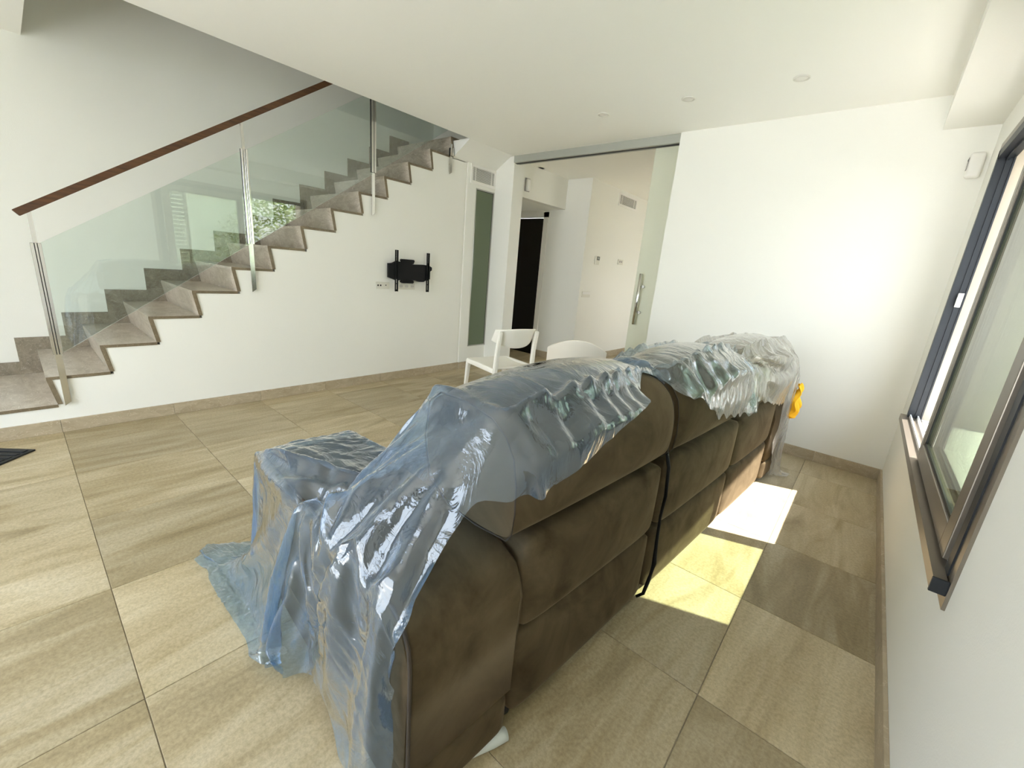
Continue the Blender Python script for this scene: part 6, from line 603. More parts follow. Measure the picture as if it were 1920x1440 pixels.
-3,-2,-3,-2,-3,-11,27,-10,0,-24,-2,-8,0,19,9,10,12,10,9,12,9,13,7,12,5,5,7,7,3,10,6,10,3,10,2,11,7,7,9,8,9,8,7,12,12,7,9,9,13,10,10,7,-2,9,16,11,6,5,4,18,14,12,13,13,13,16,-14,3,3,1,0,0,0,0,0,0,2,3,2,3,2,2,2,2,2,1,2,1,1,1,1,1,0,1,0,0,-1,0,0,-1,-1,-1,-1,-2,-1,-2,-1,-2,-2,-2,-3,-2,-2,-3,-3,-10,19,-6,9,-28,-4,-13,3,13,13,9,9,11,11,9,12,11,12,14,8,8,9,9,8,11,9,12,6,9,9,7,10,7,7,8,9,5,9,6,8,3,9,3,4,11,4,-6,15,13,-2,-3,7,17,23,12,10,15,13,12,16,13,-8,3,3,1,0,0,0,0,0,0,2,3,2,2,3,1,2,2,2,1,2,1,1,1,0,1,0,0,0,0,0,-1,-1,0,-1,-1,-2,-1,-2,-2,-1,-2,-2,-2,-2,-2,-3,-2,-3,-10,21,-9,9,-18,-16,-14,-3,12,17,11,12,9,14,15,14,14,17,15,11,7,10,9,10,7,8,6,7,7,6,10,1,5,6,5,6,7,5,3,2,9,2,6,8,10,2,9,1,-12,9,21,19,13,8,16,13,14,12,13,16,8,-1,3,3,1,0,0,0,0,0,0,2,3,2,2,2,2,2,2,1,2,1,1,0,1,1,0,0,0,0,-1,0,-1,0,-1,-1,-2,-1,-2,-1,-2,-2,-1,-2,-2,-2,-2,-3,-2,-2,-10,19,-6,0,-16,-16,-8,0,21,17,15,13,16,13,18,16,14,15,10,8,6,
5,9,4,4,4,7,6,4,6,5,6,8,6,2,9,4,7,9,5,3,10,6,7,3,4,-15,-6,21,22,13,7,17,26,9,11,5,12,13,17,10,-2,3,3,1,0,0,0,0,0,0,2,3,2,2,2,2,2,1,2,1,1,1,0,1,0,0,0,0,0,-1,0,-1,-1,-1,-1,-1,-2,-2,-1,-2,-1,-2,-2,-2,-1,-2,-3,-2,-2,-10,21,-6,-3,-17,-11,-10,19,20,21,13,15,13,14,12,11,8,9,10,5,7,4,5,6,7,7,5,6,8,5,6,8,5,5,8,5,2,3,7,3,1,-3,2,5,0,8,-2,24,15,10,18,21,22,4,3,12,12,10,17,13,15,-3,3,3,1,0,0,0,0,0,0,2,2,3,2,2,1,2,1,2,1,1,0,1,0,0,0,0,0,0,-1,-1,-1,-1,-1,-1,-2,-1,-2,-2,-1,-2,-1,-2,-2,-2,-1,-2,-2,-2,-11,27,-11,-4,-15,-13,-9,17,20,17,13,10,11,7,11,10,6,9,10,9,5,6,5,8,8,6,4,5,5,5,4,8,1,5,-1,1,6,-2,3,5,1,-1,7,8,13,12,11,17,7,28,22,12,-3,4,19,9,14,9,15,16,10,1,2,3,1,0,0,0,0,0,0,2,2,2,2,2,2,2,1,1,1,0,1,0,1,0,0,-1,0,-1,0,-1,-1,-1,-2,-1,-2,-1,-2,-2,-2,-1,-2,-1,-2,-1,-2,-2,-2,-1,-11,22,-5,-4,-14,-11,-14,11,15,12,10,7,11,6,10,10,12,11,10,7,6,5,5,6,2,2,6,4,2,4,1,3,4,2,2,5,2,7,6,8,8,5,11,13,12,8,1,14,32,22,2,-1,8,
14,12,3,7,21,17,15,13,0,2,3,1,0,0,0,0,0,0,2,2,2,2,1,2,1,2,1,0,1,0,0,1,-1,0,0,0,-1,-1,-1,-1,-2,-1,-2,-2,-2,-2,-2,-1,-1,-2,-1,-2,-1,-2,-1,-2,-1,-12,29,-6,-7,-18,-7,-12,-3,14,11,8,11,10,9,14,9,10,11,7,5,1,3,4,3,1,3,3,4,4,5,5,-1,9,5,7,7,8,9,4,10,7,7,9,10,5,10,3,29,27,3,-2,6,16,3,3,10,22,19,18,14,12,-2,3,2,1,0,0,0,0,0,0,2,2,2,2,1,2,1,1,1,0,1,0,0,0,0,0,-1,-1,0,-1,-2,-1,-2,-1,-2,-2,-2,-3,-2,-2,-1,-1,-1,-1,-2,-1,-1,-2,-1,-14,35,-10,1,-13,-16,-12,-4,17,12,11,8,10,10,11,8,8,7,6,0,1,4,3,3,2,6,6,5,5,5,7,6,11,7,8,6,6,8,5,8,5,5,8,12,6,15,16,21,9,-7,9,12,5,-6,14,25,20,17,13,19,9,-1,2,2,1,0,0,0,0,0,0,2,2,1,2,2,1,1,1,1,0,0,0,0,0,0,0,-1,-1,-1,-2,-1,-1,-2,-2,-2,-3,-2,-3,-2,-2,-1,-1,-1,-1,-2,-1,-1,-1,-1,-19,46,-14,-3,-2,-13,-20,-1,15,14,9,12,10,8,9,4,5,5,3,4,4,1,5,6,2,11,4,7,9,7,10,6,7,6,8,2,8,5,5,6,7,12,6,15,16,12,19,8,-9,3,13,7,-8,10,23,28,13,10,20,16,13,-5,2,2,1,0,0,0,0,0,0,1,2,2,1,2,1,1,1,0,1,0,0,0,-1,
0,-1,-1,-1,-1,-2,-2,-2,-2,-2,-2,-3,-3,-3,-3,-1,-1,-1,-2,-1,-1,-1,-1,-1,-1,-33,60,-9,-4,-4,-19,0,-1,17,15,7,9,7,8,5,5,2,7,6,2,5,6,5,10,6,9,4,7,11,7,5,7,6,6,7,3,7,4,8,9,10,20,10,14,13,10,13,-13,-6,13,9,-6,-3,21,30,19,12,21,21,9,15,-9,2,2,1,0,0,0,0,0,0,2,1,2,1,2,1,1,1,0,0,0,-1,0,0,-1,-1,-1,-2,-1,-2,-2,-2,-3,-2,-3,-3,-4,-3,-4,-1,-2,-1,-1,-1,-1,-1,-2,-1,-2,-231,262,-6,-4,-6,-24,9,2,11,14,9,4,8,6,2,5,7,7,6,6,8,7,7,10,7,5,10,4,9,6,5,7,7,4,5,6,8,7,9,16,13,11,17,14,8,10,-5,-12,-2,12,2,-10,13,25,23,16,15,30,16,5,19,-10,1,2,1,0,0,0,0,0,0,2,1,1,2,1,1,1,0,0,0,0,0,-1,-1,-1,-1,-1,-2,-2,-2,-3,-2,-3,-3,-4,-3,-4,-5,-5,-2,-2,-1,-1,-2,-1,-2,-3,-4,-4,-210,256,-6,-3,-5,-20,3,-4,15,9,7,3,8,3,4,8,6,10,12,5,8,9,9,6,6,8,7,7,2,3,10,6,4,9,8,9,9,12,16,12,15,7,15,7,3,9,-7,-15,2,7,-5,-1,17,28,20,10,27,33,5,11,18,-13,2,2,1,0,0,0,0,0,0,1,1,2,1,1,1,1,0,0,-1,0,-1,-1,-1,-1,-2,-2,-2,-2,-3,-3,-3,-3,-4,-5,-4,-6,-7,-10,47,1,
-1,-1,-1,-3,0,-3,0,0,-3,-2,-2,2,-2,-14,-11,-4,13,5,8,3,6,7,5,10,7,14,12,7,9,7,5,9,5,5,6,8,6,4,5,9,10,6,10,12,13,15,17,8,7,11,8,2,4,3,-9,-3,4,-7,-4,1,26,27,12,20,32,14,16,11,17,-13,1,2,1,0,0,0,0,0,0,1,1,1,1,1,1,1,0,-1,0,-1,-1,-2,-1,-2,-2,-2,-3,-3,-3,-4,-4,-4,-6,-6,-10,49,-4,-4,-2,-2,1,-2,1,-2,-2,-4,1,-3,-1,1,0,-4,7,-8,-8,-4,9,6,6,5,8,4,12,11,13,11,11,10,5,4,8,6,5,4,8,3,11,8,7,9,10,10,11,14,14,17,8,11,1,8,2,0,0,6,-6,8,-8,-12,-4,17,22,18,14,30,28,13,10,20,16,-17,2,1,1,0,0,0,0,0,0,1,1,1,1,1,1,1,-1,-1,-1,-1,-2,-1,-3,-2,-2,-3,-4,-4,-4,-5,-7,-8,46,0,-5,-2,-6,-7,-1,0,2,1,-5,-1,0,-2,1,0,-1,-2,-1,6,-2,-9,-2,-6,6,7,5,7,8,9,11,13,14,13,11,6,5,4,5,7,5,8,6,11,6,11,12,6,12,10,14,15,13,10,7,9,3,0,3,3,-3,2,-1,10,-19,-9,9,12,22,13,22,26,23,12,15,18,18,-19,2,2,0,0,0,0,0,0,0,1,1,1,1,0,1,1,-1,-1,-2,-2,-2,-2,-3,-3,-4,-3,-6,-6,-8,48,-6,0,-4,-5,-3,-3,-3,-4,-3,-1,0,-2,1,0,-1,0,1,-3,0,1,0,5,-4,-9,-8,-12,8,11,7,8,
11,12,11,13,12,12,7,6,5,6,9,4,11,5,11,9,12,8,14,7,12,11,14,10,8,8,10,1,5,4,3,-4,6,-7,3,12,-29,-13,17,18,15,11,25,29,11,13,18,17,20,-18,3,2,1,0,0,0,0,0,0,1,0,1,1,0,1,0,-1,-2,-3,-3,-3,-3,-5,-5,-6,46,-2,-2,-4,-5,0,-7,-1,-5,-4,-3,-6,-1,-1,-2,1,-1,2,-1,2,-3,-2,0,-1,1,1,3,-5,-3,-7,-3,11,7,10,10,13,14,12,5,13,5,11,6,8,8,10,11,10,12,9,10,10,8,12,8,11,9,9,5,6,8,7,8,-2,2,4,7,-2,3,6,-8,-16,-12,10,18,3,21,28,20,8,15,21,20,16,-165,132,8,2,0,1,0,0,0,0,0,1,1,1,0,0,1,-4,-5,44,-2,-3,-1,-2,2,-8,-2,-3,-4,-3,-2,-3,-3,-4,-5,0,-3,-3,-3,0,0,0,-1,-1,-2,0,0,-2,-2,1,4,1,1,-3,-1,-8,-5,14,10,15,4,14,8,9,10,9,14,13,7,13,10,13,10,6,9,11,7,11,7,9,7,7,6,7,8,6,8,9,6,5,0,7,-2,4,7,-9,-13,-14,11,17,6,-9,20,24,8,12,21,22,12,16,8,0,0,1,-1,2,-2,-1,0,1,3,1,3,0,2,3,2,1,0,-4,-6,0,-2,0,0,-5,-1,-5,-2,-4,-2,-5,-2,-1,-2,-4,0,-3,-5,0,-2,0,-1,-2,0,-2,0,-2,3,4,1,2,1,0,-6,-4,21,-10,15,10,14,2,10,9,13,14,15,18,8,14,5,11,6,10,9,5,7,4,9,8,
7,5,7,10,9,3,11,7,12,2,2,5,5,7,-6,-18,-10,8,10,14,-4,1,14,2,5,16,23,17,16,18,5,1,-2,5,-3,0,0,2,-2,0,4,3,0,2,2,3,-1,-2,3,-1,-5,1,-3,-2,-4,-2,-2,-1,-1,-7,1,-3,-2,-1,-6,-2,-5,-2,-1,-1,-3,-1,-1,-1,3,-5,0,3,3,4,2,0,1,-3,-2,-6,3,10,-2,7,2,10,11,16,14,17,16,14,8,7,4,13,4,7,7,7,-1,9,6,9,9,7,13,9,7,10,9,7,2,10,0,-3,2,2,-11,-8,11,8,13,3,-9,16,2,-9,-3,19,21,22,16,8,9,2,1,1,-2,0,1,2,-2,2,-2,1,2,0,3,4,1,-2,0,-1,0,-4,0,-1,-1,-4,-1,-4,-1,-1,-1,-5,-3,-4,-4,-2,-2,-7,-1,-2,-1,2,-2,0,0,1,3,4,3,4,-1,0,0,-2,-2,-3,7,10,5,3,-5,11,19,17,14,15,10,8,-2,12,2,11,6,1,8,9,10,5,11,10,9,7,8,8,7,11,3,7,4,4,4,3,4,-3,-2,-9,5,21,-4,1,6,13,-9,-9,-2,6,24,18,16,9,12,0,2,2,-3,3,-1,0,-2,0,3,0,1,2,1,2,2,-2,-1,0,-2,-1,-1,-4,4,-5,-1,-4,-1,-2,-4,-1,-5,3,-6,-3,-3,-5,-1,-4,2,2,0,-2,3,6,0,4,-1,4,-1,2,-3,-1,-2,-5,5,-4,0,7,7,24,13,10,13,7,2,8,4,9,5,8,9,8,10,10,5,10,9,7,6,9,11,4,3,6,4,5,4,3,3,4,8,4,0,4,10,9,-9,11,9,2,-14,-8,4,-1,8,22,13,
15,4,8,0,-1,2,1,-4,1,0,1,3,-2,3,-1,4,-2,2,-3,3,-3,-1,-2,0,-1,-3,1,-3,-2,0,-5,-2,-3,1,-3,-4,-4,-3,-1,-2,-2,3,0,2,2,2,3,2,0,2,0,0,-1,2,-3,0,-4,-11,1,4,3,0,6,9,35,4,9,7,14,3,10,10,9,9,8,6,11,5,7,9,4,10,5,3,4,3,4,7,3,6,5,9,7,14,12,1,3,9,-6,-2,18,5,-10,-10,0,-3,6,-2,10,16,12,10,1,3,0,2,-2,-1,0,1,0,1,-1,3,0,0,1,2,-1,-2,1,-3,-1,-3,0,-2,-2,-1,2,-3,-3,-2,0,-8,-1,0,-2,-3,0,0,1,0,2,2,-2,7,-3,5,0,-1,1,0,1,0,-3,0,-3,-7,3,5,5,4,-5,0,9,33,15,12,12,10,7,11,10,6,8,6,5,7,4,5,2,6,5,5,3,7,4,8,7,12,7,12,14,9,13,4,0,6,-8,3,18,-4,-13,-6,3,-2,0,4,0,3,15,6,9,3,0,-1,-2,2,-2,3,-4,5,-1,-1,0,3,1,1,-2,-1,-1,-2,0,-2,2,-2,-3,-2,0,-3,-1,-1,-4,2,-3,1,-4,3,-5,0,-1,3,1,1,4,2,-1,-1,-1,2,0,4,-3,-1,1,1,-8,-3,8,4,1,-4,0,5,9,26,17,16,12,9,9,9,5,5,0,6,3,7,3,3,8,2,12,7,3,9,9,11,11,8,13,15,11,10,7,9,1,-7,7,2,10,-10,-9,-6,0,4,0,2,1,-2,9,6,-2,8,0,0,0,0,-2,2,0,-4,7,-1,-1,2,1,0,1,-5,2,0,-2,-1,-2,-1,-2,0,-1,0,0,-3,-3,-2,-1,-1,-1,2,0,
-3,3,5,-5,4,4,-4,-1,2,3,-2,3,-4,3,0,1,-3,-2,0,2,3,1,-1,5,5,10,26,14,17,9,4,3,7,2,3,3,3,7,5,10,2,9,7,10,8,11,11,11,9,15,11,14,8,12,9,6,7,-5,-2,13,5,-1,-13,-4,-4,3,-2,2,-1,3,0,4,-2,7,-2,1,-5,0,-4,3,-2,1,2,-1,0,3,1,0,1,1,-1,-1,2,-3,1,-3,2,-3,-1,-1,-1,-4,0,0,-1,-1,-2,-1,2,-3,3,2,-1,1,0,0,1,-1,1,2,2,-1,-2,2,1,2,-2,-6,-3,6,0,4,5,4,-2,9,27,8,10,7,2,4,6,0,6,1,8,8,8,10,9,8,11,13,8,16,11,9,9,11,13,11,10,14,6,6,0,-4,5,15,3,-6,-19,1,-4,5,-1,3,-3,-2,2,7,-4,7,-2,1,-24,-1,0,1,3,-1,0,4,0,1,0,2,5,-4,2,-3,1,-2,0,1,1,-1,-3,1,-2,-1,0,-5,4,-4,1,1,-4,3,0,-1,1,0,-3,2,-1,4,1,2,-3,0,4,-2,0,4,-4,-2,2,3,4,4,6,0,4,-3,20,9,4,6,5,4,5,5,7,8,8,10,13,6,14,9,14,10,13,10,8,14,10,10,10,10,12,6,11,3,-3,2,10,13,-4,-11,-14,0,3,5,-5,0,2,-2,5,-4,3,0,4,2,-44,1,0,-1,2,-2,3,5,4,1,-2,3,2,1,-2,-4,5,-2,0,-1,-3,4,0,-1,-2,0,-3,0,2,1,-1,-1,0,-6,0,3,1,-4,2,1,3,-1,2,4,0,-3,3,-1,4,3,-1,-2,5,6,5,1,-1,3,-5,8,-1,6,6,9,9,6,4,13,8,12,9,10,17,9,
12,10,8,15,4,14,9,10,7,10,11,12,6,11,8,2,-2,12,7,9,-11,-12,-6,-1,2,3,0,-2,1,-3,2,4,2,0,6,-2,-63,2,-3,4,-2,0,4,2,0,2,6,2,3,-1,1,0,-1,1,-4,2,-3,6,-4,3,-3,0,0,-2,-1,2,3,-2,3,1,-2,3,0,1,-1,3,-2,4,-1,4,1,2,-4,0,5,0,2,-4,-2,7,2,-4,5,-3,0,7,-5,9,3,10,11,8,14,11,6,17,9,14,10,8,12,10,10,13,7,7,11,9,9,8,11,11,9,7,9,0,4,16,8,-3,-13,-8,-1,-4,2,3,-2,2,-2,0,-2,3,3,2,2,1,-68,1,1,-2,2,0,0,1,-2,5,2,1,0,2,-2,2,-2,1,3,-1,-1,5,0,2,-3,2,0,1,2,-1,4,-3,3,-1,3,-3,3,-1,2,-2,2,0,3,1,3,-2,0,5,0,-2,2,-2,0,3,-4,1,1,2,3,-3,-4,13,7,16,14,11,9,13,13,11,10,8,12,9,10,8,9,9,8,9,9,9,10,9,11,9,11,11,5,1,10,11,4,-3,-13,-9,0,0,-2,4,-2,0,1,-2,2,2,-2,6,1,4,-66,-6,2,0,0,-1,-1,-2,2,4,1,4,0,-3,1,4,-1,0,-1,2,-2,7,1,1,0,-2,2,2,1,0,-3,3,0,-2,2,3,-3,2,-2,1,1,2,2,-1,3,0,-1,3,3,-3,3,-2,-2,-4,-3,3,2,2,-1,8,-8,11,16,17,12,12,9,13,11,10,9,10,8,7,10,11,10,8,8,11,8,9,11,9,10,9,12,12,0,9,9,9,0,-8,-13,-4,2,0,-3,3,-1,1,-1,-1,2,-1,2,1,4,0,-66,
-1,0,3,1,-1,-3,-5,4,0,0,2,2,3,1,-2,-1,1,0,2,1,5,2,-2,2,1,1,-1,2,-3,3,-1,-2,2,0,2,0,-2,-1,3,-1,6,-3,5,-2,1,-1,3,3,-1,-3,2,-5,-3,3,0,-3,3,3,9,-11,15,21,17,14,10,9,7,12,7,7,13,7,7,11,9,8,12,10,8,13,8,13,9,12,12,8,8,1,11,12,7,-10,-7,-11,-4,1,3,-4,3,-2,2,-1,1,0,-2,1,6,0,3,-67,0,0,-1,-2,2,-2,-2,-2,0,2,2,0,2,0,0,1,3,-1,6,-1,3,1,-1,-1,2,2,-1,-4,6,-3,-1,2,-1,2,-1,2,-3,3,0,-1,0,4,2,0,-2,3,2,3,-1,-1,-3,-5,1,-1,-1,5,3,1,8,-12,17,27,18,8,10,10,5,11,8,9,7,11,9,11,7,11,8,12,10,10,11,15,9,11,9,11,3,7,13,8,0,-10,-7,-9,0,0,3,-4,-1,3,2,-3,1,-2,2,0,3,1,2,-67,0,0,0,-1,-1,-1,-4,0,2,-2,1,5,-2,2,-3,6,2,-1,0,6,-1,0,4,-5,3,-2,3,-2,-1,5,-3,-2,0,2,3,-3,-1,5,-3,1,3,0,1,-3,0,5,0,4,-3,-1,1,-3,2,3,-3,3,4,0,8,-7,17,16,20,12,8,9,8,8,11,12,9,6,11,10,13,10,12,10,7,13,10,10,14,11,9,8,3,7,10,10,-3,-13,-7,-4,2,-1,3,-4,-2,2,3,-5,3,-3,1,2,4,0,1,-65,0,-1,-2,0,-1,-3,-1,2,-3,0,2,0,2,-1,1,1,3,0,0,3,3,-2,4,-4,1,3,-3,0,2,-1,2,-3,1,1,
0,3,-3,0,2,0,3,0,-1,-1,1,2,3,1,-1,-2,2,3,-3,-1,4,3,0,4,7,-3,10,16,13,12,10,12,7,10,8,13,10,12,12,12,12,9,12,9,13,9,12,10,10,12,8,6,3,8,8,11,-7,-7,-13,3,-3,3,-1,0,-3,3,-2,1,0,2,-3,3,0,2,2,-67,0,-1,0,0,-3,0,-5,2,-1,2,-2,0,2,5,-3,1,1,3,-1,4,-1,2,1,-5,3,-2,2,2,2,-1,-5,1,1,1,3,0,-2,0,4,-3,2,-2,1,2,-2,4,0,1,-1,0,-2,-6,2,-1,1,4,3,1,7,2,7,18,14,8,7,9,9,13,8,13,13,12,11,18,9,11,11,11,13,11,10,7,8,10,10,4,4,6,8,10,-10,-8,-3,-3,-1,5,0,-1,-3,1,3,-4,2,-2,2,-2,1,6,0,-67,-1,-1,0,-1,1,-3,0,-4,1,2,1,-1,2,4,-3,4,-3,1,3,1,-3,1,4,-4,3,2,-5,4,-4,0,2,3,-3,5,-1,-1,-1,3,-2,2,-3,0,1,-1,2,3,0,-2,3,-3,0,0,1,3,2,-2,2,2,8,6,16,15,8,11,9,7,11,9,10,10,12,8,15,11,9,12,11,11,16,10,10,11,7,8,8,6,2,6,11,4,-7,-4,-6,2,-2,4,-3,1,0,-4,2,2,-1,-2,1,3,-2,2,2,-67,0,-2,-1,0,0,-2,-3,-2,5,3,-3,1,2,-1,0,0,3,1,0,-2,4,-1,-1,2,-3,2,0,3,-3,0,0,0,1,3,0,-1,-2,4,-3,-1,1,2,-3,-1,6,0,-2,0,0,0,-1,-2,3,1,3,0,-2,4,7,7,26,14,14,8,8,13,7,11,9,11,
10,6,7,7,11,7,11,13,9,14,6,14,8,10,8,10,0,5,6,11,-8,-6,-4,4,1,1,-3,-2,2,-1,-2,4,1,-2,-2,0,3,-1,4,-68,0,-2,0,-1,0,-3,-2,-1,6,-5,4,3,-4,3,3,-3,3,-1,0,3,-4,-1,5,2,-3,2,-2,2,-2,1,-2,2,1,3,-2,-4,5,-1,-2,-1,-3,3,0,-1,2,-1,2,0,-1,1,-1,4,0,-2,1,4,1,0,7,5,32,16,16,13,9,11,14,6,11,7,9,3,8,6,9,4,9,6,12,8,9,7,13,8,11,7,8,4,8,7,-6,-3,1,-4,0,6,-1,-3,0,2,-2,3,-2,0,-2,2,-2,4,0,-68,0,-1,-1,0,0,-3,-1,1,0,0,3,1,2,-2,2,1,-3,4,-2,4,-2,0,1,-2,3,2,-1,-3,0,3,-3,1,0,3,-5,-1,3,0,-2,-1,1,2,-5,3,-1,3,-3,1,0,0,1,-1,-1,1,3,-2,3,-1,6,21,17,19,20,9,13,11,10,11,7,9,7,9,9,3,7,6,4,6,9,5,6,9,6,11,8,10,7,11,8,9,-4,-4,0,1,1,-3,-1,1,2,0,-1,1,0,-2,1,-2,2,3,-3,-61,-5,-1,1,0,-2,2,-5,1,-1,2,0,3,1,0,-2,3,1,-1,5,-5,-1,3,-2,2,2,-4,0,2,3,-2,-2,2,-2,1,3,-5,0,1,-1,-2,1,-2,2,-3,2,-1,4,-4,2,0,0,-1,1,-3,6,1,1,-1,6,17,17,22,21,11,11,13,11,6,10,8,6,13,6,6,6,5,5,5,5,7,5,7,10,4,10,7,12,9,6,9,3,-5,-2,3,0,0,-2,1,-1,3,-1,3,-6,2,0,-2,2,1,-1,-65,
-2,0,-1,2,-4,4,-4,-3,1,4,0,2,0,0,0,2,1,0,0,-1,0,3,-2,-2,5,-3,3,-2,2,-1,-3,0,1,3,-1,-4,-2,4,-2,-3,2,2,-5,2,0,1,-3,5,-4,2,-2,-1,4,-4,3,1,-2,1,8,15,17,23,19,13,14,11,7,10,8,12,8,8,10,5,6,6,4,7,6,3,5,6,7,8,6,7,11,8,10,8,1,0,-3,2,1,-2,2,-1,2,1,0,-4,2,2,-1,-2,0,4,-2,-66,-2,1,1,-2,-2,-1,-3,0,1,1,5,0,-2,0,4,1,-3,1,-2,6,-4,2,-1,2,1,-3,-2,6,-4,2,1,-6,6,-2,1,-3,1,-1,1,-3,0,0,-3,0,3,-1,-2,3,-1,0,1,0,1,1,1,-1,2,1,6,16,14,23,21,16,8,11,12,5,10,7,16,5,9,8,4,8,6,2,9,3,4,7,5,5,9,6,10,9,9,7,3,0,0,0,2,-2,1,2,-1,-3,5,-2,0,0,0,1,-2,1,0,-67,1,-3,3,-1,-1,0,-4,-1,0,5,-1,2,2,-1,-2,4,-2,2,3,-5,2,-1,1,-2,6,-1,1,2,-5,-1,1,1,-1,1,-4,3,-1,-3,0,-2,3,-3,0,-2,3,-1,0,0,0,0,1,0,4,-2,-1,1,2,2,8,9,17,23,20,12,12,11,9,7,11,9,9,9,10,9,8,6,6,6,4,3,6,6,5,7,4,7,11,5,8,11,1,2,-1,3,-1,1,0,0,2,0,-3,3,-1,3,-4,1,-1,0,0,-65,0,0,-1,-1,2,-3,-4,0,1,0,5,-2,3,-1,2,1,-3,2,1,3,-5,6,-2,-1,4,-4,3,-5,2,1,-3,2,-3,3,-1,0,-3,1,1,-3,-1,0,0,-1,1,-3,
2,-1,1,0,1,1,2,-1,1,-1,1,3,4,8,18,24,18,16,8,13,6,8,10,9,14,9,9,8,10,6,5,6,8,2,6,7,2,7,5,4,8,8,9,7,4,3,0,3,0,2,1,-2,2,-2,1,1,0,0,-1,-2,4,-1,-2,-64,-3,1,1,-5,5,-4,0,-4,1,5,0,2,2,-4,3,-1,-1,2,1,-3,4,0,-2,3,-1,2,-2,0,-1,-1,3,-3,2,-1,2,-4,3,-2,-4,0,1,-2,1,-1,-2,3,-2,-1,1,1,-1,2,-1,2,-1,-2,2,-1,9,8,18,22,18,11,13,6,7,12,9,13,8,12,9,7,11,7,6,8,6,6,7,4,4,4,6,8,6,8,7,6,3,4,-1,2,1,-2,4,3,-3,2,-1,2,-3,-2,5,1,-5,1,0,-67,-2,2,-1,2,3,-3,-6,-1,3,2,-1,2,3,-3,1,1,0,-1,0,2,0,-2,7,-4,4,-2,-3,4,-4,1,1,-1,0,-3,5,-2,-3,0,-1,-3,1,1,-2,1,-3,0,2,-2,2,0,-1,-1,2,-1,-2,2,0,-1,7,11,15,22,18,14,9,7,9,5,15,8,6,17,7,9,11,9,7,7,6,8,2,8,6,5,4,6,6,7,6,8,0,1,7,2,-2,1,1,0,3,1,-1,3,-4,3,-1,-2,2,0,-3,-64,-3,2,-1,2,-2,-1,-6,2,0,4,-1,2,0,3,-3,0,4,-2,0,1,2,1,0,-5,6,-2,2,-4,0,0,2,-3,1,-3,3,1,-5,2,0,-2,3,-5,-1,0,-1,3,-1,-2,-3,3,0,2,-5,5,1,-2,-2,2,3,13,16,21,21,9,7,8,5,11,8,11,8,10,11,12,8,13,6,13,2,8,5,5,8,6,7,2,9,5,6,5,3,2,2,1,
1,2,2,0,1,1,-1,2,-2,0,2,-3,1,1,1,-71,3,1,-1,-2,1,-2,-4,3,-2,4,-2,4,-2,3,-1,2,-3,4,-1,0,-3,1,2,2,0,0,-4,2,0,-1,2,0,-2,2,0,0,-5,3,-3,1,1,-4,1,0,-3,-1,-3,2,1,0,2,-2,1,0,1,-2,2,-3,6,12,17,20,13,13,8,5,8,10,7,10,8,12,14,6,11,7,13,7,9,9,7,6,6,8,4,8,9,2,6,6,-4,2,1,5,4,-3,1,0,5,1,0,0,0,2,-1,-2,1,-3,6,-69,2,-2,0,-2,-2,-1,-4,2,2,2,-3,1,2,2,1,-2,1,2,-3,3,-2,3,-2,2,0,0,-2,3,-3,3,-5,3,-1,0,1,-1,1,-3,-1,1,-2,0,0,-2,-3,1,-1,1,-4,4,-1,1,1,-3,3,0,-1,-3,7,14,18,18,13,11,3,11,4,9,6,6,15,8,12,9,12,11,8,12,9,6,9,9,5,8,6,8,3,7,5,1,-1,1,2,2,4,1,-1,5,0,3,-2,3,0,-1,0,1,0,-3,1,-66,0,-1,-2,3,-1,-1,-4,-1,3,4,-4,2,2,0,2,0,-2,2,-1,1,3,-4,0,2,0,0,-3,2,2,-2,-1,2,0,2,-3,0,-1,-2,0,2,-5,1,1,-4,-2,1,-1,2,-4,1,6,-3,5,-3,1,-3,2,-1,4,16,19,17,14,6,5,3,10,8,6,9,9,12,10,8,13,9,11,12,8,9,11,4,12,6,8,5,8,1,0,2,-1,3,3,10,-2,2,2,-2,2,2,4,-1,1,4,-5,2,0,-3,2,-69,4,-2,0,1,-1,-3,-1,-3,1,3,2,-2,3,0,0,4,-1,-3,0,2,-1,0,2,-1,3,-4,3,-1,0,
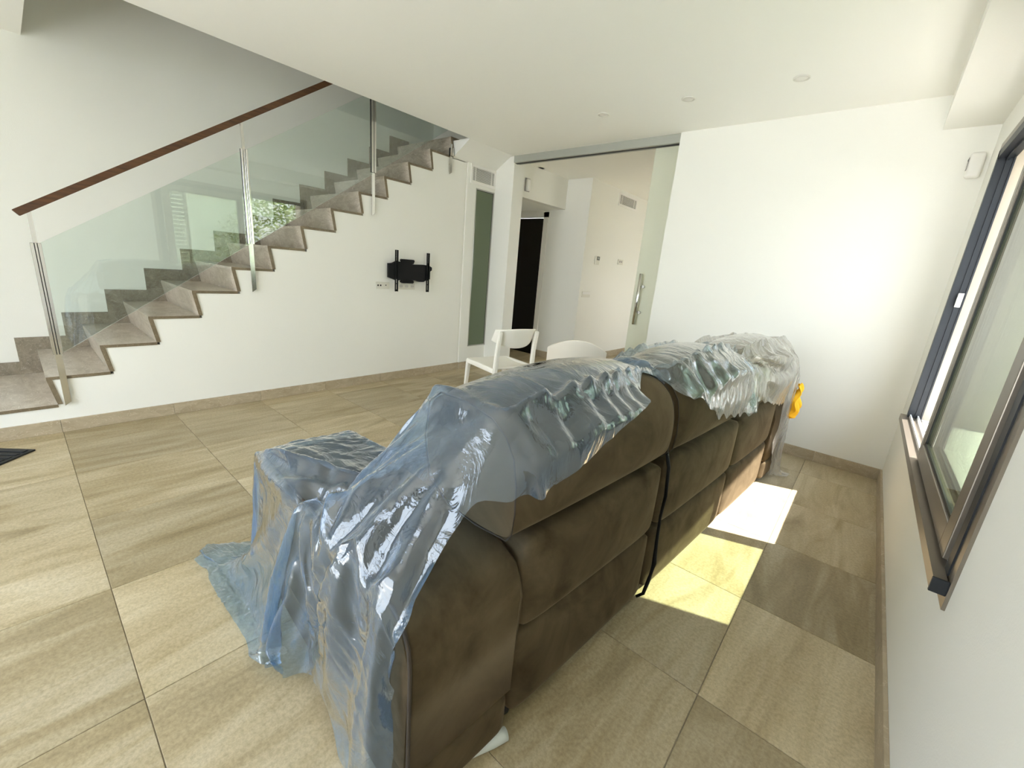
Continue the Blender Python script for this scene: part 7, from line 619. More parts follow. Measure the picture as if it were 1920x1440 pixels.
-2,1,3,-6,4,-1,1,-4,1,1,-5,4,-3,-1,-3,-1,0,0,-1,0,2,3,3,-2,-1,3,-1,-1,0,3,28,15,9,15,5,3,5,9,7,8,6,9,8,11,10,13,13,6,10,12,8,9,11,10,8,7,7,0,0,3,-2,3,1,2,6,9,5,1,0,-4,3,2,4,2,-4,2,1,0,-4,1,-67,2,-2,-1,3,0,-3,-3,-2,2,4,-2,4,-2,3,0,2,-1,-2,1,2,-2,1,-2,1,0,4,-3,-1,0,2,-3,1,1,-1,1,-4,2,-1,3,0,-5,-2,-2,-2,3,-3,2,-3,1,1,0,-1,-1,2,-1,2,-4,1,4,26,16,12,13,-1,4,9,3,8,8,6,7,13,9,8,12,11,10,12,7,13,9,11,10,7,4,1,3,5,0,1,1,0,1,6,8,15,-1,3,-4,0,2,2,4,1,-2,2,-2,0,0,-66,-4,3,-2,4,0,-6,1,-1,-2,5,2,-1,-2,3,5,-5,2,-2,-1,0,2,-2,5,-3,2,0,-1,-3,4,-1,-3,1,2,-2,1,1,-4,3,-3,5,-5,0,-1,-4,0,-3,-1,-1,2,1,3,1,-2,2,-2,0,2,-2,5,31,13,10,11,0,6,2,7,8,3,8,8,7,13,9,8,13,12,10,9,14,9,11,5,5,5,2,5,1,0,6,-2,1,-1,4,13,11,10,1,-3,0,2,0,3,2,3,0,1,-6,-1,-64,0,-1,0,2,-1,-5,1,-2,2,0,4,-3,2,1,-1,-1,5,0,-3,-1,3,-2,0,2,3,-2,-2,2,0,-3,3,-3,0,3,-2,2,-4,3,-1,2,-7,1,3,-6,-2,-1,-2,2,0,3,-1,4,-6,1,0,0,-3,1,6,30,16,11,12,-1,-1,4,10,2,9,0,
9,11,8,12,8,14,6,15,11,11,6,6,4,9,4,3,5,2,6,0,1,1,-1,2,8,12,11,8,0,1,0,3,0,2,1,4,-4,3,-4,-65,-2,2,-3,2,-1,-5,1,3,0,-1,5,-3,0,3,0,2,0,-2,0,-2,2,-1,1,3,-4,2,-1,0,1,-2,1,-2,2,0,-1,4,-4,0,-2,-1,1,-2,-1,-2,2,-6,0,-1,6,-3,3,-8,4,1,2,-6,3,-3,4,41,10,13,6,-3,2,0,9,7,7,3,7,10,8,6,12,8,14,9,10,6,6,7,5,7,6,6,5,1,3,0,7,1,-5,4,6,13,9,13,7,0,3,0,-1,4,1,1,2,-3,-2,-65,0,2,-3,3,-1,-1,-6,0,1,3,3,-1,-1,-1,4,1,-1,0,-2,3,-2,-1,3,-2,2,-1,-1,-1,0,2,-3,3,1,-2,-1,1,0,0,1,-3,0,-2,-1,1,-5,-1,-2,2,1,1,4,4,-1,-1,-1,0,3,-3,5,41,15,7,5,-3,1,6,7,2,5,6,10,5,8,10,8,7,13,5,7,5,8,6,7,6,4,9,5,4,3,4,3,0,0,-1,6,11,10,11,14,7,0,-4,4,1,0,3,0,2,-3,-62,0,-1,0,0,0,-6,-3,4,0,-1,4,-2,3,-2,0,2,0,-2,2,-3,2,1,1,1,-1,-3,0,2,3,-3,1,-3,5,-4,0,-1,3,-1,-2,2,-5,2,-1,-2,-2,-2,-2,3,-1,3,1,1,-3,2,-1,-1,3,-5,2,47,11,9,3,-1,0,4,9,2,6,4,10,7,7,8,9,5,5,5,3,11,3,6,9,8,5,5,4,7,5,4,7,-1,-2,1,3,8,13,7,18,9,5,2,-2,3,1,0,3,-1,3,-66,0,-2,2,-2,3,-7,-2,-1,
1,4,1,1,-3,3,-1,-2,3,0,0,2,-3,3,-1,1,-1,-2,2,-1,4,-3,-1,3,-2,-2,2,-1,0,-3,3,-1,0,0,-5,2,-6,0,-2,3,1,2,-1,-1,-2,0,1,-2,3,-2,3,48,6,10,-1,-1,4,5,4,7,4,7,5,10,4,6,4,3,6,2,4,9,8,5,7,6,6,7,3,9,4,7,6,3,0,-2,3,5,10,14,14,10,10,7,-1,-2,3,0,8,-5,1,-66,2,-1,0,0,0,-6,2,-5,1,3,0,5,0,-4,0,3,0,-3,2,3,-4,1,2,1,-4,0,2,1,-1,-2,4,0,-2,1,-1,1,-1,3,-6,1,2,-1,-3,2,-7,1,1,0,-4,5,1,-4,4,-2,1,-2,4,-3,5,46,9,5,-3,1,7,4,5,6,5,4,7,6,-1,5,3,4,3,7,5,2,8,5,6,9,8,2,9,6,6,4,9,4,1,-2,3,4,9,10,16,12,11,13,1,-2,1,4,-2,4,-1,-63,0,0,-2,2,-1,-5,0,-4,4,-1,3,2,-4,3,-2,1,3,-4,3,-1,2,2,0,-2,-3,2,0,2,-1,1,-1,1,-1,-1,1,-2,3,-1,-1,0,-1,-2,-4,3,-5,1,-2,1,4,-3,3,1,3,0,-2,1,2,-3,1,50,10,1,-2,2,5,8,2,7,5,7,1,0,2,1,3,4,5,2,6,5,7,5,7,6,6,5,8,7,6,7,7,8,1,-3,2,4,6,13,17,14,10,10,7,1,0,4,0,3,-1,-62,-4,2,0,0,0,-2,-5,3,0,-1,4,0,3,-4,2,-2,-1,3,0,0,2,-5,1,4,-5,3,-1,0,4,-3,-3,5,-1,-1,-1,-2,3,-3,2,-2,2,-2,0,-2,-1,-4,0,0,0,4,0,0,3,1,-3,-1,5,-4,3,
49,7,-2,1,4,6,5,7,6,0,0,1,-1,3,2,2,5,4,4,5,2,6,5,8,3,8,9,5,6,5,7,12,10,-1,-2,2,3,4,13,15,14,12,12,10,11,-4,1,4,-2,6,-67,0,-1,3,-2,2,-7,-1,-2,3,3,-3,4,1,-4,2,-1,1,0,-1,3,-2,2,1,-2,0,0,-1,1,-2,6,-1,-1,-2,1,0,0,1,-3,1,-4,2,1,-3,-3,-2,-1,2,1,0,0,1,2,0,-2,2,0,2,-4,5,47,6,-1,0,5,5,10,1,4,-2,-3,2,1,1,3,1,6,-1,4,6,8,1,6,4,7,8,3,10,2,11,5,9,9,6,1,1,5,0,11,15,12,14,15,9,7,14,-5,1,5,-3,-65,0,2,-1,1,-1,-5,3,-3,-2,3,6,-2,0,-4,6,-5,3,2,-4,5,-1,-1,-3,2,-1,-2,4,-4,3,1,1,-3,2,-2,-1,2,0,-2,1,0,-2,2,-2,-4,-1,-1,-1,-1,5,1,0,-2,2,-2,2,1,1,-4,1,50,4,1,-1,8,6,6,3,-3,-3,-2,-2,4,2,-1,6,0,6,2,2,5,3,4,5,8,6,5,7,6,6,9,11,11,7,0,1,2,2,7,15,15,14,13,12,8,10,6,4,-3,0,-61,-1,1,0,1,-4,0,0,-5,1,4,1,1,1,-2,0,2,0,0,-1,2,-2,1,-2,2,-3,2,0,2,-1,1,-2,1,-1,-1,-1,5,-3,-1,1,-2,2,-3,1,-2,-3,0,-3,1,1,1,3,0,2,-3,2,2,2,-6,7,44,2,-2,6,6,4,7,-2,-4,-3,-3,0,3,3,1,2,1,4,4,3,2,5,3,4,5,4,10,5,9,5,5,12,10,10,1,5,0,3,8,8,18,15,16,10,8,8,10,6,
2,4,-70,1,0,0,0,2,-6,-1,2,-2,4,-3,2,4,-2,2,-4,2,-2,4,-2,5,-6,3,-1,0,0,0,0,1,1,-3,2,-1,0,0,0,0,0,1,-2,1,0,-4,-1,2,-4,-3,2,1,4,-1,3,-4,1,3,-1,2,-2,1,44,0,1,4,8,7,-4,-3,-2,-5,1,3,-1,1,3,2,0,3,1,3,6,3,2,6,3,8,4,7,6,7,6,12,13,11,5,5,-4,2,6,11,16,12,15,14,9,8,5,8,10,1,-63,-1,1,1,-1,2,-7,0,2,-2,2,3,-2,1,3,-3,-1,2,-2,3,1,-4,0,4,-2,0,0,2,-3,4,0,0,-3,2,-2,2,1,0,-2,-1,2,-1,1,-4,3,-7,2,-4,5,-2,4,-2,1,-3,1,3,-3,1,-2,3,39,2,-1,5,9,-4,0,-5,0,-4,1,2,0,3,2,3,-4,5,5,2,2,2,2,5,4,6,6,9,3,8,5,11,18,8,6,4,-1,5,-1,8,16,17,15,13,8,8,12,7,9,0,-66,1,0,0,1,-3,3,-2,2,5,1,-1,4,-3,1,-1,0,1,1,0,1,3,-4,-1,3,-3,1,-2,2,0,-2,0,3,-3,0,2,1,0,1,-1,1,-3,-2,2,-3,4,-6,2,-2,4,-1,-1,-1,-1,-2,4,-2,-1,1,3,36,-1,1,8,-1,-3,-1,-4,-2,1,1,0,3,2,-1,2,0,1,3,2,4,6,2,2,4,6,4,4,12,2,5,10,16,12,7,7,2,-2,4,8,11,18,12,16,11,8,7,9,9,3,-68,2,-3,1,-1,-2,5,4,3,0,3,0,1,1,1,3,1,2,1,0,-4,0,2,0,-2,2,-1,0,1,-2,0,0,0,3,-2,-2,2,2,1,-5,3,0,-1,-2,1,-1,-3,
-4,5,0,2,-2,-4,3,0,1,2,-2,-3,5,32,0,3,0,-5,-2,1,-1,-1,0,1,-1,2,2,0,5,-1,1,2,2,4,2,4,-1,6,4,7,3,7,3,5,13,16,12,10,9,-2,2,2,6,12,14,15,17,10,4,12,9,5,4,-67,4,-3,1,-3,4,0,3,6,1,1,3,0,3,0,1,3,0,-2,2,1,-1,6,-3,4,-1,-1,3,-4,2,-1,2,-2,-2,4,0,-2,-1,1,0,2,-3,0,3,-2,-4,-1,-3,5,-4,4,-1,1,3,-3,1,3,-2,0,3,27,2,0,-5,-4,0,2,-5,0,2,1,4,3,0,2,-3,1,2,-2,1,2,0,7,1,2,5,4,4,4,7,2,11,14,16,12,7,5,4,1,7,5,11,16,16,12,11,8,7,5,7,-64,-4,0,3,-3,0,5,2,1,7,-2,3,1,2,3,-1,2,2,3,2,0,0,2,2,-1,2,1,2,-2,3,-1,1,1,2,-1,-1,2,1,2,-2,-2,2,2,-6,0,-1,-4,5,-5,1,2,0,1,0,1,3,-1,1,0,2,17,-3,-6,4,-2,-1,-12,0,0,2,2,3,11,2,3,1,-1,2,-5,1,-2,2,2,2,1,2,2,2,2,7,5,8,13,14,13,16,4,3,3,3,5,8,16,14,13,15,4,9,8,4,-65,-1,0,1,-1,0,2,4,3,1,3,3,3,0,2,0,1,7,-2,4,-1,1,4,0,1,2,3,-2,3,-1,4,1,1,2,1,2,-1,2,2,0,2,1,1,2,0,-3,1,-4,-5,5,-2,1,-1,2,3,1,0,-3,1,4,-5,-1,-2,4,-4,2,-2,3,-1,0,0,3,-3,-2,3,2,4,-1,8,1,1,-3,2,2,4,-1,-1,-2,2,4,0,6,14,15,13,14,15,5,1,4,
1,9,11,11,12,17,10,6,9,3,-64,0,-1,1,0,1,0,3,2,2,1,7,0,1,4,2,1,0,3,0,2,1,4,0,2,1,1,3,0,2,4,1,-2,2,2,3,3,-2,3,2,1,2,1,0,0,-1,2,-2,5,-7,0,3,4,-5,1,0,1,7,-1,-4,-2,2,2,-1,2,1,-2,-2,3,0,1,-4,-1,1,2,-3,-1,0,-1,0,0,4,4,1,5,2,-1,-4,2,0,4,0,8,9,12,16,17,8,8,4,2,1,8,9,16,12,13,8,7,4,-62,-2,-1,3,0,0,1,1,2,4,0,1,6,4,0,2,0,5,2,-2,5,0,0,4,2,-2,3,7,-1,0,1,3,0,4,-1,2,3,3,-1,4,1,2,-2,2,3,-3,1,2,-4,3,-1,-3,4,-2,-2,-4,3,3,-2,-3,3,1,-2,3,0,-1,2,-2,1,-3,2,0,2,0,-1,-1,-1,-4,1,1,-2,1,3,-2,-2,3,4,1,-2,-1,1,0,6,4,12,11,12,14,9,10,0,2,3,8,11,12,15,9,13,4,-68,0,0,2,0,0,0,4,2,1,3,4,4,0,1,2,1,2,5,-1,2,3,1,1,3,3,1,1,1,3,3,1,1,2,1,3,0,5,1,-1,2,2,2,0,2,-1,0,4,-3,-1,-4,2,-4,-4,4,-4,4,-3,5,-4,-1,0,1,1,-2,1,1,3,-5,4,-3,3,-1,3,-3,1,-2,1,0,-3,3,-1,-2,2,1,-2,2,-3,-1,0,3,4,-7,2,5,14,9,18,13,3,3,3,0,6,8,12,10,14,13,4,-63,-3,2,0,-2,4,2,1,2,0,4,4,3,-1,2,2,3,3,1,1,3,4,0,1,4,0,-1,4,4,1,1,3,-3,5,5,1,0,4,0,1,2,2,1,2,0,3,-2,3,-3,-3,2,
-1,-2,-1,-1,0,5,-3,4,-3,0,-3,1,0,3,-3,0,1,1,-3,2,2,-3,-1,1,0,3,-2,-2,4,0,-2,-1,1,-1,2,-2,2,-2,2,-2,-1,0,4,4,-1,7,10,17,3,8,2,6,-1,3,10,11,14,12,6,-67,1,-2,2,1,-1,1,4,7,-1,0,6,2,2,-1,7,-1,2,4,0,5,-2,4,6,-4,6,1,1,3,2,4,0,1,2,4,-1,6,2,2,-1,4,-2,3,0,0,-1,5,-2,0,0,-2,1,-3,1,2,1,-3,1,4,-1,-3,-2,0,4,-4,3,-1,-1,0,2,-2,0,3,-2,2,-1,-1,0,0,3,-1,3,-3,-4,4,-2,-1,3,1,-1,2,-3,2,1,-5,2,2,7,7,15,2,4,1,4,3,6,4,13,14,3,-62,2,-1,2,-1,2,7,-3,3,3,1,2,4,2,0,2,5,3,4,-2,4,1,4,1,2,3,0,4,0,5,1,0,3,3,3,1,2,2,7,-1,2,-2,3,3,0,1,1,-2,1,0,-3,-3,2,2,-2,0,-1,1,3,1,-5,1,1,-3,1,3,-4,1,3,-2,0,-1,0,2,-3,3,-1,-2,3,0,1,-4,5,-4,2,2,-2,-1,1,2,-1,2,2,-6,4,-2,1,-4,4,15,8,4,-3,5,1,-2,7,10,6,7,-53,-1,-1,3,-1,2,5,0,2,6,-2,4,3,-3,2,4,3,1,2,3,2,3,1,2,3,3,1,3,2,0,5,1,3,5,1,0,5,3,0,3,2,2,-1,-1,3,3,0,0,-3,-2,1,-1,1,-2,3,-4,4,-3,2,3,-2,-3,-1,0,3,-1,0,2,-1,1,-4,1,3,-2,-2,4,0,0,-2,3,-2,1,-1,3,0,-6,6,0,0,0,-1,-4,0,4,2,0,0,0,-3,-3,6,14,1,-2,0,
3,0,6,10,5,-39,0,-1,-1,1,0,-3,1,3,0,1,3,2,2,3,-3,2,1,1,3,5,1,0,3,5,1,4,1,3,4,0,3,5,0,1,3,3,4,3,-1,2,0,2,2,1,1,2,2,-1,-3,-1,0,-3,1,0,1,4,-4,4,4,-3,-3,-1,0,0,0,2,-5,4,0,1,-1,-2,2,-2,-1,0,0,1,-2,2,-1,0,1,0,2,-3,1,-1,0,2,0,-1,-1,0,5,-2,2,2,1,-4,-4,0,12,-4,-1,4,2,5,6,-24,0,0,0,0,1,4,-3,-2,0,0,0,0,0,0,0,1,-1,0,0,3,1,1,7,1,1,2,3,4,2,3,3,-1,7,2,2,4,3,3,-3,2,0,5,0,3,0,0,2,-1,-1,-2,0])
FILM['mid'] = (56, 44, 0.002, [
-48,5,5,8,6,4,1,23,3,2,0,6,0,2,3,4,1,0,1,2,2,-3,1,-1,1,0,-1,0,0,0,0,0,0,-1,0,-2,0,-1,0,0,0,0,2,1,1,1,1,5,-2,-4,-6,-5,-3,1,5,3,-3,4,3,8,1,5,6,4,5,25,1,2,2,1,5,1,2,1,1,1,1,-1,0,0,0,0,0,0,0,0,0,-1,0,0,0,-1,-1,0,-1,1,-2,-1,4,2,2,1,-2,2,2,-4,-6,-4,-4,4,2,5,-3,1,5,4,6,6,5,0,8,5,28,2,0,-1,5,2,1,0,2,2,0,1,-1,0,0,0,0,0,0,0,0,0,-1,1,0,-1,-1,-1,0,1,-2,-2,0,3,1,-1,5,1,0,-2,-6,-6,1,4,2,2,11,-11,-6,4,6,6,4,4,6,12,5,7,25,-2,-2,6,0,0,2,3,1,0,-1,0,1,0,1,-1,0,0,0,0,0,0,0,-1,0,0,0,0,-1,-2,-4,-2,1,-3,5,7,1,1,-5,-5,-7,7,5,3,-1,4,-17,-3,0,4,5,8,1,8,13,9,3,2,24,1,3,0,-1,3,2,-1,-1,0,2,2,-1,0,0,1,0,0,0,0,-1,0,0,-1,0,-2,0,2,-2,-2,-5,-3,-2,7,5,2,-3,-5,-6,6,6,4,-20,23,-11,-8,3,3,0,1,17,-11,9,12,3,6,7,2,29,1,0,-2,3,-1,-1,0,2,1,0,-2,0,1,3,0,-1,-1,0,2,0,-1,-1,-2,-1,1,2,-1,-2,-3,-7,-3,6,7,-1,-5,-5,6,5,3,-9,10,1,-8,5,6,-4,1,16,2,5,0,1,7,11,2,8,33,1,-2,-1,0,1,0,-1,0,0,-1,0,0,2,1,-3,-1,0,3,1,1,-2,0,-1,-2,2,2,-1,-1,-9,-5,
0,6,6,-5,-6,6,2,1,-8,11,1,-10,8,1,3,3,7,3,4,5,5,5,-4,14,10,6,6,27,1,1,2,0,-4,-1,-1,3,1,-5,-1,0,-1,0,-1,-1,1,1,-4,0,3,1,-2,1,2,-2,-1,-11,-3,2,5,2,-4,-1,3,3,0,7,0,-6,1,1,3,5,6,2,5,4,5,4,5,2,7,8,12,7,4,26,1,0,-1,-2,1,1,-1,-1,-4,0,2,3,-2,-4,-3,-1,3,1,-5,2,1,-3,-1,-2,3,-4,-9,2,0,7,-7,-1,2,5,-2,2,3,-7,0,3,3,4,6,2,5,4,5,4,5,6,1,8,11,15,-1,3,4,0,-1,24,1,1,0,-2,-2,0,2,-1,1,-4,-3,1,2,-3,1,-5,1,1,-1,-2,-4,2,-9,-4,3,7,-6,-1,0,5,-6,3,5,-4,-5,3,3,5,5,2,5,4,4,5,4,7,7,-1,8,17,7,0,-2,8,1,-3,2,1,26,0,-2,0,-1,0,0,-1,-2,1,-5,-3,-2,5,-3,0,1,-1,0,-6,-1,-8,5,-3,0,-3,1,5,-4,2,6,-2,-8,3,5,3,5,2,5,4,4,5,4,6,7,6,4,7,9,-1,0,6,9,1,1,0,-2,1,0,-1,0,1,26,-1,0,-2,-1,-2,-6,2,0,-1,-1,-1,0,1,-3,-7,1,-2,-4,-6,4,4,-5,1,7,5,-15,7,1,4,5,1,5,4,4,4,5,6,6,7,3,7,4,0,1,6,6,2,-2,0,10,3,1,-2,-4,-1,0,1,0,1,0,-1,-4,1,0,24,-1,0,0,-3,0,-6,-4,1,-5,-1,5,6,-5,0,8,5,-14,5,2,5,4,1,5,4,4,4,4,6,7,6,6,4,3,1,3,3,4,-2,-1,1,9,9,0,-9,0,5,-1,2,-4,-5,
3,5,3,2,-3,-5,0,1,0,0,25,-4,-5,-20,-3,9,6,-2,-5,1,4,4,-9,4,3,5,3,2,4,4,4,4,4,6,6,6,6,6,3,1,1,2,3,1,2,1,0,5,0,-5,3,0,7,-4,-9,-2,6,5,2,-2,-5,-4,7,3,4,1,0,1,-2,-3,-1,8,4,-7,-6,1,7,3,-10,3,4,5,3,2,4,4,4,4,4,5,6,6,6,6,3,1,2,2,1,2,2,2,1,1,0,-1,0,0,1,-5,-1,3,1,-2,1,-4,-3,0,2,9,4,0,0,-1,-4,-1,2,5,5,-2,-3,-1,1,6,-5,2,5,3,3,2,4,4,3,4,4,6,6,6,6,5,2,2,2,1,2,2,1,2,2,1,-1,-1,1,0,1,0,2,-3,-1,2,3,3,-3,-2,-7,0,4,2,-2,-5,-2,8,5,0,-2,5,-3,-4,-2,3,1,3,8,0,3,2,4,3,4,4,4,6,5,6,6,5,2,2,2,1,2,1,2,2,1,2,1,0,1,1,0,1,0,1,1,0,1,0,0,-2,-2,-3,-3,4,-2,-1,6,4,-1,-3,-1,6,-4,0,-9,3,6,1,9,-1,2,2,4,3,4,4,3,6,6,5,6,5,2,2,1,2,2,1,2,1,2,1,1,1,0,1,1,0,1,1,0,1,0,1,1,1,1,1,2,-16,0,7,0,8,-1,-10,8,2,-6,1,-8,-1,10,3,8,0,0,1,4,3,4,4,3,6,5,5,6,5,2,2,1,2,1,2,1,2,1,2,1,0,1,1,0,1,0,1,1,0,1,0,1,1,2,1,1,-11,6,-4,-3,9,3,-11,6,2,-10,6,-9,-2,11,6,2,-1,0,1,4,3,4,3,4,5,5,5,5,5,2,2,1,2,1,1,2,1,2,1,1,1,0,1,0,1,0,1,1,0,1,0,1,1,1,1,2,0,3,-14,-2,4,
6,-4,2,0,5,-9,6,-12,8,4,1,0,0,1,3,3,4,3,3,5,5,5,5,4,2,2,1,1,2,1,1,2,1,1,1,1,0,1,0,1,0,1,0,1,1,0,1,1,1,1,1,0,2,-12,0,3,6,-4,-1,2,-14,-11,-11,17,6,0,2,3,-5,1,3,3,4,3,3,4,5,4,5,4,2,1,2,1,1,1,2,1,1,2,0,1,0,1,0,1,0,1,0,1,0,1,0,1,2,1,1,0,-3,-6,-3,9,5,-4,-1,-2,-10,-8,-8,13,9,10,-5,-5,-5,1,3,3,2,3,3,4,5,4,4,5,1,1,1,2,1,1,1,1,2,1,0,1,0,1,0,1,0,1,0,1,0,1,0,1,1,1,1,0,2,-2,-9,5,7,-2,-3,-2,-11,-10,2,12,7,8,5,-2,-21,1,3,3,2,3,3,4,4,4,4,4,1,1,1,1,1,2,1,1,1,1,1,0,0,1,0,1,0,1,0,1,0,0,1,1,1,1,1,1,-2,0,7,-3,-2,-1,-3,-1,13,-10,3,-4,-6,4,1,1,5,-1,-1,-1,-1,-1,2,4,4,3,4,4,1,1,1,1,1,1,1,1,1,1,1,0,1,0,0,1,0,1,0,0,1,0,1,1,0,1,1,4,2,-1,1,-3,-1,0,-1,-4,-4,4,-6,-8,-5,-6,-2,0,3,5,4,0,-4,0,2,2,2,3,3,4,1,1,1,1,1,1,1,1,0,1,1,0,1,0,0,1,0,1,0,0,1,0,0,1,1,1,1,5,4,-5,-2,-7,3,2,2,-4,-16,7,7,-7,-3,-7,-3,-9,-2,0,6,5,4,2,0,-2,-1,2,3,3,1,0,0,1,1,1,1,1,1,1,0,0,1,0,0,1,0,0,1,0,1,0,0,1,1,0,1,10,-2,2,-7,-3,4,6,-2,-8,-7,2,8,5,-6,-6,
-5,1,-8,-5,-2,2,5,4,5,4,2,1,0,0,0,-1,-1,0,0,-1,-1,-1,0,-2,4,0,4,-4,-1,6,-2,4,-3,5,1,0,1,0,1,1,0,17,-2,-4,-4,-3,3,5,-4,-5,-5,2,7,5,-2,-5,-5,-2,0,-3,-8,-2,1,3,2,8,4,4,-1,0,0,0,1,2,2,1,1,0,2,0,-1,1,0,-3,2,3,1,-4,0,6,3,1,1,1,1,0,1,0,0,-1,3,-2,-7,-13,10,2,-3,1,7,3,-5,0,-5,-3,-1,1,0,-8,-2,-1,1,6,4,6,5,3,1,0,1,1,0,1,2,0,1,1,1,0,1,1,-1,0,1,1,0,-2,2,0,2,-1,-2,-4,1,7,5,-3,-2,-4,-5,-6,-4,10,0,-4,4,8,-5,4,-4,1,-7,-3,0,2,-3,-5,-2,-1,4,3,7,4,2,3,2,-1,0,2,0,-1,2,0,1,-1,1,-1,1,1,1,2,-2,-4,3,1,-1,-1,-6,3,3,3,3,-4,-2,-1,-2,-6,7,-1,0,-4,-2,7,2,-2,4,-2,1,-3,-6,-2,1,-1,-2,-4,-3,1,1,6,4,-1,2,2,0,3,0,3,0,-1,1,0,1,-1,2,-2,1,-1,-5,2,1,1,-6,-2,0,3,3,4,-1,0,-3,-1,2,7,2,-4,-1,-2,-4,2,4,0,0,4,-2,2,-1,-7,-2,-1,1,-2,-3,-3,-1,0,0,2,0,2,0,1,0,2,2,0,1,-1,0,-1,-2,3,-1,-1,0,-1,3,-3,0,1,2,1,2,2,0,1,2,5,2,-4,2,-4,1,-2,-6,3,3,4,2,-5,0,4,-2,2,-7,0,-3,0,0,-4,-2,-2,-1,-1,0,0,0,0,0,0,0,1,0,1,0,0,0,1,0,1,0,1,0,3,5,1,-1,1,-1,2,2,2,
5,-5,-1,1,-3,6,0,-2,-2,-5,1,5,5,4,0,-5,1,0,0,-5,1,-5,0,1,-2,-2,-2,0,-1,-2,0,0,0,0,-1,1,0,1,0,2,0,2,0,1,2,0,1,3,0,0,-1,0,3,4,3,-1,-6,3,-6,-1,3,6,0,-1,-4,-4,-1,2,5,5,5,0,-4,-1,3,-2,-3,0,-3,-2,0,-1,0,-1,-1,0,1,-1,0,0,1,-1,0,0,1,1,1,1,0,1,1,0,1,2,0,-1,1,2,1,1,-3,-5,-2,-2,-1,3,6,1,1,-2,-2,-3,-3,-2,1,8,5,5,1,-1,-5,1,1,-3,-2,-3,-1,-1,1,0,1,0,0,0,0,0,0,1,0,0,0,2,-1,0,1,0,0,1,0,0,0,-1,3,1,0,-7,-3,-3,-1,0,2,7,5,0,2,-1,-5,0,-2,-3,-3,-2,6,6,7,2,2,0,1,-1,0,-2,-1,-2,1,-1,0,-1,1,-2,1,-1,-1,0,0,0,0,-1,0,0,1,0,0,1,0,1,0,0,-2,-3,-9,-4,-1,1,3,5,6,5,2,-4,-1,1,-1,-3,-1,-3,-2,-5,-2,3,5,5,5,1,1,1,1,0,1,0,0,0,-1,-1,0,-1,-1,-1,0,-1,-2,0,-1,1,0,1,1,-1,1,0,-1,-2,-3,-3,-9,-3,-1,3,4,6,3,2,5,4,-5,2,2,-1,2,-2,-4,0,-3,-4,-3,-2,0,2,4,4,2,2,-2,1,1,0,0,0,-1,1,0,0,-1,0,-1,-1,0,0,1,1,1,-1,0,0,-1,-3,-4,-5,-5,-3,-1,2,4,7,3,1,3,5,6,-4,0,3,-1,2,0,1,-2,-2,-4,0,-4,-3,-3,-2,0,2,1,3,3,1,1,0,0,0,0,0,0,-1,0,1,0,0,0,0,0,0,-2,-1,1,-3,
-3,-4,-5,-3,-1,1,5,5,-1,6,3,4,4,8,-3,4,3,-4,2,-1,3,1,-2,-1,2,-4,-2,-3,-4,-4,-1,-2,0,0,1,1,3,1,0,1,0,1,0,1,0,0,0,0,-1,0,-1,-2,-2,-1,-3,-3,-4,-3,0,1,4,5,3,-1,4,10,3,4,4,-2,6,-4,3,-3,-3,6,-4,-1,-1,-3,-3,0,-3,0,-2,2,-2,-1,-2,-1,0,0,0,0,0,1,0,1,0,1,0,1,-1,0,-1,-2,-2,-3,-4,0,-1,-2,-1,2,3,4,5,0,-1,2,8,5,0,2,0,6,-3,5,-1,6,378,0,2,4,-1,-1,3,14,10,12,11,8,10,10,13,11,10,10,10,11,11,9,10,10,11,10,10,10,10,10,10,10,10,10,10,10,10,10,10,10,10,10,11,11,10,9,9,9,7,5,1,5,7,6,5,6,-3,1,4,-1,5,4,3,11,9,8,12,9,10,10,13,10,10,10,11,11,10,10,10,10,10,11,10,9,10,10,11,10,10,10,10,10,10,10,10,9,10,10,11,10,10,10,8,10,7,6,0,6,5,5,6,4,-3,11,-2,5,0,2,5,12,6,10,9,9,12,10,11,11,10,10,10,11,11,10,9,11,10,10,10,10,10,10,11,10,10,9,10,11,10,10,10,9,10,10,10,11,10,9,7,10,8,7,-1,3,5,5,7,3,-7,16,0,5,4,3,6,8,6,6,10,7,14,10,12,10,10,10,11,11,10,10,10,10,11,10,10,10,10,10,10,10,10,10,10,10,10,10,10,10,10,10,10,10,10,9,9,7,7,
8,4,3,3,0,4,4,-2,7,7,10,6,5,3,2,9,9,9,9,11,10,6,13,12,10,11,11,11,9,10,10,11,10,10,10,10,10,11,10,10,10,10,10,10,10,10,10,10,10,10,10,8,9,10,9,3,8,6,-2,1,6,-1,5,4,-4,19,-2,3,5,3,13,12,8,8,9,11,10,9,12,9,9,10,12,10,10,10,10,11,10,10,10,10,10,10,10,10,10,10,11,10,10,10,9,10,10,10,10,10,9,6,10,7,3,6,-1,-3,1,5,6,-4,7,16,-5,7,3,1,10,14,10,10,8,11,9,9,10,7,10,11,11,11,9,10,10,11,10,10,10,10,11,10,10,10,10,10,10,10,10,10,10,10,10,10,10,10,9,4,9,9,6,-1,-2,1,-1,5,6,-5,5,17,7,0,-1,6,8,16,10,10,9,10,10,8,10,8,10,12,8,11,10,10,10,11,10,10,10,10,10,11,10,10,10,10,10,10,10,10,10,10,10,9,10,10,10,9,2,6,8,4,-7,6,-7,6,5,7,0,0,14,7,2,6,5,17,10,10,9,10,10,10,9,10,9,8,12,11,8,10,10,10,11,10,10,10,10,11,10,10,10,10,10,10,10,10,10,10,10,10,9,10,9,10,9,-3,8,6,-6,2,-5,5,4,5,-3,-5,14,8,5,5,8,14,10,10,9,10,10,10,10,9,10,9,9,11,9,9,10,11,11,10,10,10,10,11,10,10,10,10,10,10,10,10,9,11,10,10,9,10,10,9,10,-3,5,7,-2,
